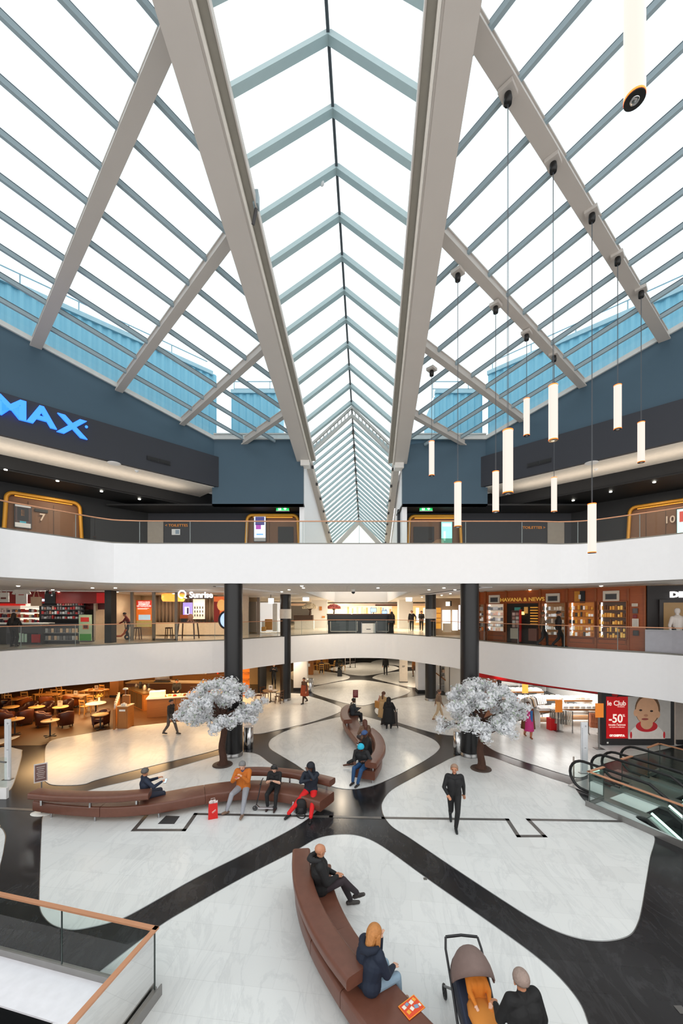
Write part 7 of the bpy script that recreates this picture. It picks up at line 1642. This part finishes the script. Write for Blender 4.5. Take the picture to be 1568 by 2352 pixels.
def flower_tree(px, ybase, ytop, d, col, label, w):
    q = V(gx(px,d), d, gz(ybase,d)); h = (ybase-ytop)/F*d; R = w/F*d/2; t = thing('blossom_tree', label, 'tree', q, 'small blossom trees of the gallery'); rd = random.Random(px)
    mb = MB().tube([q, q+V(.05,0,h*.35), q+V(0,0,h*.6)], [.08,.06,.05], 8)
    for k in range(6): a = k*1.05; mb.tube([q+V(.03,0,h*.38), q+V(math.cos(a)*R*.6, math.sin(a)*R*.6, h*.7)], .025, 5)
    mb.build('trunk', BARK, t); mb = MB()
    for k in range(700):
        a, r = rd.uniform(0,2*PI), R*math.sqrt(rd.random()); c = q+V(math.cos(a)*r, math.sin(a)*r, h*.55+h*.42*rd.random()*(1-(r/R)**2*.7)); d_ = V(rd.gauss(0,1),rd.gauss(0,1),rd.gauss(0,1)).normalized(); u = d_.cross(V(.3,.5,1)).normalized(); v = d_.cross(u); s = .07; mb.add([c-u*s,c-v*s,c+u*s,c+v*s],[(0,1,2,3)])
    mb.build('blossom', mat(col,.7), t); return t
flower_tree(711, 1414, 1384, 36, (236,226,206), 'small cream blossom tree left of the white pier on the gallery', 34); flower_tree(766, 1412, 1386, 42, (196,110,104), 'small pink blossom tree behind the kiosk', 32)
t = fthing('planter_bench', 'dark planter bench under the cream blossom tree', 'bench', 674, 718, 1434, 36); face(t, 'planter', mat((70,50,38),.6), 674, 718, 1413, 1425, 36, 1.2); face(t, 'white_plinth', OFFW, 676, 720, 1425, 1445, 36.1, 1.0)
D = 29.5
t = fthing('information_kiosk', 'black information kiosk with framed glass panels in the gallery centre', 'kiosk', 752, 905, 1455, D); KB = mat((24,23,24),.35)
face(t, 'upper_band', KB, 751, 904, 1412, 1425, D-.1, 2.4); face(t, 'body', KB, 753, 903, 1425, 1455, D, 2.2); face(t, 'counter_top', mat((90,60,44),.4), 750, 905, 1410, 1412.5, D-.15, 2.5)
for x0, x1 in ((758,821),(864,893)):
    for a, b, c_, e in ((x0,x0+1.5,1427,1451),(x1-1.5,x1,1427,1451),(x0,x1,1449.5,1451)): face(t, 'panel_frame', mat((206,200,192),.4), a, b, c_, e, D-.06, .05)
    face(t, 'glass_panel', mat((44,50,50),.12), x0+2, x1-2, 1427, 1449, D-.02, .03)
t = fthing('white_notice_box', 'white notice box in front of the black kiosk', 'sign', 831, 861, 1454, D-.6); face(t, 'box', OFFW, 831, 861, 1432, 1454, D-.6, .4, .02); face(t, 'frame', BRUSHED, 829.5, 831, 1430, 1455, D-.62, .42); face(t, 'frame', BRUSHED, 861, 862.5, 1430, 1455, D-.62, .42); face(t, 'print', GREYD, 841, 851, 1444.5, 1446, D-.61, .02)
for x0, x1, y0, y1, lab in ((851,864,1397,1407,'blue lit counter screen on the black kiosk, left'),(877,888,1403,1410.5,'blue lit monitor on the black kiosk, right')):
    t = fthing('monitor', lab, 'screen', x0, x1, y1, D+.8); face(t, 'display', mat((180,210,250),.4,emit=1.2), x0, x1, y0, y1-1, D+.8, .05); face(t, 'casing', BLACK, x0-.7, x1+.7, y0-.7, y1-.3, D+.86, .05); face(t, 'stand', BLACK, (x0+x1)/2-.7, (x0+x1)/2+.7, y1-1, 1411, D+.9, .05)
person('person in dark clothes standing at the right end of the black kiosk', V(gx(899,29.2), 29.0, Z1), .3, 1.66, .9, .05, None, None, (.1,0), 'tan', (34,30,30), (30,28,30), (20,20,20), (50,36,28), 'long', 1.15, None, .015)
# far lit shops behind the kiosk
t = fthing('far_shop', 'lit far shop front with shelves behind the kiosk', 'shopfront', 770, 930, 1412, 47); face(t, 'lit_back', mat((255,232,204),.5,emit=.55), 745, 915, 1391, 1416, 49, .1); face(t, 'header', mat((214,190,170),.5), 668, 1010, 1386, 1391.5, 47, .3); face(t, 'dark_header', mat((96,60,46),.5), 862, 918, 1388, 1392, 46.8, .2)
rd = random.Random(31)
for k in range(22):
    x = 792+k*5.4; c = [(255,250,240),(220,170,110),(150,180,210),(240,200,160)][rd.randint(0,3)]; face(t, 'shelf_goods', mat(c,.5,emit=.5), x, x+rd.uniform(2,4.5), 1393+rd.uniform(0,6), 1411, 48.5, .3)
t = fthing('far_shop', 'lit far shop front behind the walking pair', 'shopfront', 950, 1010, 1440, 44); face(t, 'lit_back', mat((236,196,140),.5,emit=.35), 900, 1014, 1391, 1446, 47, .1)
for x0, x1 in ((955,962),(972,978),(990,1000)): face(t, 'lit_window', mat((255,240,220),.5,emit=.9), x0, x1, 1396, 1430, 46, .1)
t = fthing('bright_boutique', 'boutique with bright white lit windows left of the right column', 'shopfront', 1010, 1056, 1460, 27); face(t, 'wall', mat((150,126,96),.5), 1000, 1075, 1374, 1460, 27.3, .2)
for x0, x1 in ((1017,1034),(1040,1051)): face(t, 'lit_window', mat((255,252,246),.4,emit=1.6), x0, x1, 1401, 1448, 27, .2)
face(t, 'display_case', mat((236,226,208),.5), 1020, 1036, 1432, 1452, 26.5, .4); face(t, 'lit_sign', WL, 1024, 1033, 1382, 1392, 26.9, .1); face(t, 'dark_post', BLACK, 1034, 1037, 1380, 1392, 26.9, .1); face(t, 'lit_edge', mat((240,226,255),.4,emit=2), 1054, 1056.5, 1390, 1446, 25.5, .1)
t = fthing('orange_display', 'narrow orange lit display shelf right of the far right column', 'display', 1001, 1012, 1445, 27); face(t, 'back', mat((240,170,70),.5,emit=.6), 1001, 1012, 1396, 1444, 27, .1)
for y in (1408,1419,1430): face(t, 'shelf', OAK, 1001, 1012, y, y+1.2, 26.8, .3)
# --- wooden tobacco shop along the slanting wall
HA, HB = V(gx(1080,22.6), 22.6, 0), V(gx(1482,16.35), 16.35, 0); HD = (HB-HA).normalized(); HN = V(HD.y, -HD.x, 0); HM = facing(HN.x, HN.y)
def hs(px, off=0.):
    u = (px-CX)/F; O = HA+HN*off; s = (u*O.y-O.x)/(HD.x-u*HD.y); return s, O+HD*s
def hw(t, name, m, x0, x1, y0, y1, off=0., th=.05, bev=0.):
    s0, p0 = hs(x0, off+th); s1, p1 = hs(x1, off+th); d = (p0.y+p1.y)/2; z0, z1 = gz(y1,d), gz(y0,d); c = (p0+p1)/2-HN*th/2
    return MB().box((c.x, c.y, (z0+z1)/2), ((p1-p0).length, th, abs(z1-z0)), M=Matrix((HD, -HN, V(0,0,1))).transposed()).build(name, m, t, bev)
L = (HB-HA).length
t = thing('tobacco_shop_front', 'long cherry wood panelled tobacco and press shop front on the right', 'shopfront', (HA.x, HA.y, Z1))
mid = (HA+HB)/2-HN*.1; MB().box((mid.x, mid.y, (Z1+CEIL1-.05)/2), (L, .2, CEIL1-.05-Z1), M=Matrix((HD, -HN, V(0,0,1))).transposed()).build('panelling', CHERRY, t)
CH2 = wood('cherry_trim', (170,90,34), (140,68,20)); DKC = mat((86,40,14),.5)
for x in (1098,1113,1161,1239,1301,1367,1442,1480): hw(t, 'pilaster', CH2, x-2.2, x+2.2, 1352, 1478+(x-1100)*.06, 0, .07)
for a, b in ((1115,1159),(1241,1299),(1303,1365),(1369,1440)):
    y0 = 1360-(a-1115)*.035; y1 = 1456+(a-1115)*.035
    for x0, x1, ya, yb in ((a+2,b-2,y1+2,y1+15),):
        hw(t, 'lower_panel', CH2, x0, x1, ya, yb, 0, .03); hw(t, 'panel_groove', DKC, x0+2, x1-2, ya+1.6, yb-1.6, .0, .035); hw(t, 'panel_field', CHERRY, x0+2.6, x1-2.6, ya+2.3, yb-2.3, 0, .04)
hw(t, 'name_board', CHERRY, 1163, 1236, 1371, 1384, 0, .05); hw(t, 'doorway', mat((30,18,10),.6), 1164, 1235, 1386, 1478, -.0, .025)
_, c = hs(1197, .07); c = V(c.x, c.y, gz(1377.3, c.y)); text('HAVANA & NEWS', .27, mat((240,190,80),.35,emit=.25), c, HM, 'name_lettering', t, .015, 1.06, .003)
hw(t, 'plinth', mat((196,150,90),.5), 1098, 1480, 1482, 1487, 0, .12) if False else None
WIN = [('display_window',1099,1110.5,1388,1449),('display_window',1117,1156,1387,1450),('display_window',1244,1297,1385,1459),('display_window',1305,1364,1383,1462),('display_window',1372,1437.5,1382,1466)]
WDK = [mat((130,100,72),.4,emit=.25), mat((206,190,170),.4,emit=.5), mat((130,90,52),.4,emit=.25), mat((176,106,34),.4,emit=.35), mat((74,46,24),.4,emit=.12)]  # window backs glow in place of lamps inside the windows
rd = random.Random(13); WG = [[(230,226,220),(150,140,130),(90,80,80),(220,120,60)],[(250,248,246),(200,196,196),(120,120,124),(230,190,170)],[(206,190,170),(120,110,100),(240,240,240),(150,120,90)],[(214,150,50),(240,236,230),(160,90,30),(60,50,44)],[(206,140,50),(230,180,90),(130,80,30),(90,50,20)]]
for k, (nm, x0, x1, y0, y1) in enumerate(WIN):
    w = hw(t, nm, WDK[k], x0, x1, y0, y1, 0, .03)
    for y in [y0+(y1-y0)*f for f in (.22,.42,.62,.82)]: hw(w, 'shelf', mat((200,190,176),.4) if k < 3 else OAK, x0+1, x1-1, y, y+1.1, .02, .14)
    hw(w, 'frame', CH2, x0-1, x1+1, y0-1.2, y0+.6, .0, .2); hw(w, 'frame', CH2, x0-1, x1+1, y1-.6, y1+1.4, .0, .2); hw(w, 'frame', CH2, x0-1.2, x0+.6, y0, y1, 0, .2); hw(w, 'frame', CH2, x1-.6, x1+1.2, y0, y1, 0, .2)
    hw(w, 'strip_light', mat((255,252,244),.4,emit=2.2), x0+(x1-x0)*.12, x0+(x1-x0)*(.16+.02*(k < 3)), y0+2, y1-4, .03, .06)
    n = max(2, int((x1-x0)/6.5)); lab = ['article in the narrow window beside the right column','white and silver article in the leftmost full window','article in the window right of the doorway','box or bottle in the amber window','cigar box in the dark amber window'][k]
    for f in (.22,.42,.62,.82,.985):
        for j in range(n):
            xx = x0+2+(x1-x0-4)*(j+.15)/n; ww = (x1-x0-4)/n*rd.uniform(.5,.8); hh = (y1-y0)*rd.uniform(.07,.14); yb = y0+(y1-y0)*f
            o = hw(None, 'shop_article', mat(WG[k][rd.randint(0,3)],.4,emit=.25), xx, xx+ww, yb-hh, yb-.1, .03, .09); tag(o, lab, 'article', 'goods: '+lab)  # goods glow faintly, the window light is put into their material
for x0, x1, y0, y1, lab in ((1122,1146,1367,1387,'framed grey picture left of the shop name'),(1253,1284,1363,1385,'framed dark picture right of the shop name'),(1384,1421,1357,1382,'framed dark picture nearest the dark clothes shop')):
    _, p = hs((x0+x1)/2); f = thing('framed_picture', lab, 'picture', V(p.x,p.y,gz(y1,p.y)), 'pictures above the tobacco shop windows'); hw(f, 'frame', mat((226,214,196),.5), x0, x1, y0, y1, .02, .1); hw(f, 'inner_edge', mat((120,110,100),.5), x0+(x1-x0)*.14, x1-(x1-x0)*.14, y0+(y1-y0)*.26, y1-(y1-y0)*.2, .1, .03); hw(f, 'print', mat((64,64,66),.5,var=.4,scale=4), x0+(x1-x0)*.18, x1-(x1-x0)*.18, y0+(y1-y0)*.32, y1-(y1-y0)*.25, .11, .03)
_, p = hs(1330); f = thing('banner', 'yellow and black hanging banner above the amber window', 'banner', V(p.x,p.y,gz(1385,p.y))); hw(f, 'yellow_half', mat((214,140,40),.5), 1318.5, 1331, 1358, 1385, .02, .06); hw(f, 'black_half', BLACK, 1331, 1342.5, 1357.5, 1385, .02, .06); hw(f, 'white_figure', OFFW, 1328, 1333, 1366, 1376, .08, .02)
for x0, x1, y0, y1, c, lab in ((1450,1464,1386,1393,(220,206,186),'cream plate at the top of the right wooden pilaster'),(1452,1464,1397,1409,(90,80,80),'small framed notice on the right wooden pilaster'),(1453,1462,1412,1419.5,(130,20,30),'dark red square on the right wooden pilaster'),(1451,1466,1421,1440,(226,214,200),'white letter box on the right wooden pilaster'),(1453,1466,1448,1460,(40,38,38),'black plate low on the right wooden pilaster')):
    _, p = hs((x0+x1)/2); f = thing('wall_plate', lab, 'plate', V(p.x,p.y,gz(y1,p.y))); hw(f, 'plate', mat(c,.5), x0, x1, y0, y1, .07, .04); hw(f, 'inner_field', mat(tuple(min(255,int(v*.8+30)) for v in c),.5), x0+2, x1-2, y0+1.6, y1-1.6, .11, .008)
# door goods: magazine stand, shelves inside
_, p = hs(1182, .5); f = thing('magazine_stand', 'red edged magazine stand in the tobacco shop doorway', 'stand', V(p.x,p.y,Z1)); hw(f, 'panel', mat((70,40,34),.5), 1174, 1193, 1402, 1476, .45, .12); hw(f, 'red_edge', RED, 1192, 1194.5, 1400, 1474, .45, .14); hw(f, 'poster', mat((196,186,170),.5), 1171.5, 1188.5, 1443, 1467, .6, .02); hw(f, 'poster_border', GREYD, 1170.5, 1189.5, 1442, 1468, .585, .012)
for r in range(4):
    for j in range(2): o = hw(None, 'magazine_pack', mat([(200,170,160),(160,120,110),(190,190,180)][(r+j) % 3],.5), 1176+j*8, 1182.5+j*8, 1407+r*9, 1414+r*9, .57, .03); tag(o, 'magazine on the red edged stand in the doorway', 'magazine', 'magazines on the red edged stand')
_, p = hs(1222, .1); f = thing('newspaper_rack', 'amber lit newspaper rack inside the doorway', 'rack', V(p.x,p.y,Z1))
for r in range(7): hw(f, 'shelf', mat((230,160,60),.5,emit=.35), 1217, 1233, 1394+r*6.4, 1396.6+r*6.4, .03, .12)
hw(f, 'low_stack', mat((120,70,56),.5), 1213, 1232, 1444, 1472, .03, .25); hw(f, 'teal_sign', mat((60,130,120),.5,emit=.2), 1181, 1193, 1395, 1404, .03, .1); hw(f, 'warm_lamp', mat((255,200,110),.4,emit=3), 1196, 1202, 1405, 1412, .03, .1); hw(f, 'poster', mat((226,170,90),.5,emit=.2), 1203, 1211, 1394, 1409, .03, .06)
# --- dark clothes shop at the right edge
t = thing('dark_shop_front', 'charcoal clothes shop front at the right edge of the gallery', 'shopfront', (HB.x, HB.y, Z1)); DK = mat((46,42,42),.55)
e = V(gx(1760,15.2), 15.2, 0); m2 = (HB+e)/2; hd2 = (e-HB).normalized(); MB().box((m2.x+.1, m2.y+.1, (Z1+CEIL1-.05)/2), ((e-HB).length, .2, CEIL1-.05-Z1), M=Matrix((hd2, V(hd2.y,-hd2.x,0)*-1, V(0,0,1))).transposed()).build('wall', DK, t)
def h2(x0, x1, y0, y1, off, th, name, m, parent):
    n = V(hd2.y,-hd2.x,0); O = HB+n*off; u0, u1 = (x0-CX)/F, (x1-CX)/F
    g = lambda u: O+hd2*((u*O.y-O.x)/(hd2.x-u*hd2.y)); p0, p1 = g(u0), g(u1); d = (p0.y+p1.y)/2
    c = (p0+p1)/2; return MB().box((c.x, c.y, (gz(y0,d)+gz(y1,d))/2), ((p1-p0).length, th, abs(gz(y0,d)-gz(y1,d))), M=Matrix((hd2, -n, V(0,0,1))).transposed()).build(name, m, parent), c
h2(1513,1600,1377,1500,.06,.1,'window_frame',mat((60,56,56),.5),t); h2(1523,1600,1384,1500,.1,.06,'lit_window',mat((150,120,80),.5,emit=.2),t)
_, c = h2(1535,1536,1360,1366,.05,.02,'x',DK,t); _.name = 'sign_bracket'
n2 = V(hd2.y,-hd2.x,0); text('DIESEL', .40, GLW, V(c.x,c.y,gz(1365.5,c.y))+n2*.05, facing(n2.x,n2.y), 'name_lettering', t, .03, 1.15, .02) if False else None
cu = text('DIESEL', .31, mat((250,246,244),.4,emit=1.2), V(c.x,c.y,gz(1366.5,c.y))+n2*.08, facing(n2.x,n2.y), 'name_lettering', t, .03, 1.3, .018, 'LEFT')
c = V(gx(1555,15.45), 15.45, Z1); s = thing('shop_mannequin', 'headed mannequin in a white shirt in the dark shop window', 'mannequin', c)
MT = mat((224,216,210),.6); mb = MB(); B = [(c+V(0,0,1.0),c+V(0,0,1.35),.16,.2),(c+V(0,0,1.35),c+V(0,0,1.5),.2,.08),(c+V(0,0,1.5),c+V(0,0,1.58),.06,.06),(c+V(0,0,1.66),c+V(0,0,1.72),.095,.1)]
for sg in (-1,1): B += [(c+V(sg*.2,0,1.42),c+V(sg*.3,0,1.12),.075,.06),(c+V(sg*.3,0,1.12),c+V(sg*.3,-.05,.85),.055,.04)]
remesh_body([(a-c,b-c,ra,rb,'top') for a,b,ra,rb in B], {'top': MT}, ['top'], .016, s, 'torso', 4); 
for sg in (-1,1): capsule(MB(), c+V(sg*.09,0,1.0), c+V(sg*.1,0,.08), .1, .06).build('leg', mat((40,44,54),.7), s)
MB().cyl(c, .25, .02, 24).build('base', BRUSHED, s)
t = thing('reflection_panel', 'low pale lavender panel added for a reflection in the glass, right edge', 'partition', (gx(1530,15.4),15.4,Z1))  # added panel, its lavender colour stands for a reflection in the glass
a, b = V(gx(1481,15.9),15.9,0), V(gx(1590,15.0),15.0,0); MB().bar(a+V(0,0,Z1+.46), b+V(0,0,Z1+.46), .08, .9).build('panel', mat((196,188,200),.5), t); MB().bar(a+V(0,0,Z1+.93), b+V(0,0,Z1+.93), .1, .03).build('top_rail', mat((210,204,212),.4), t)
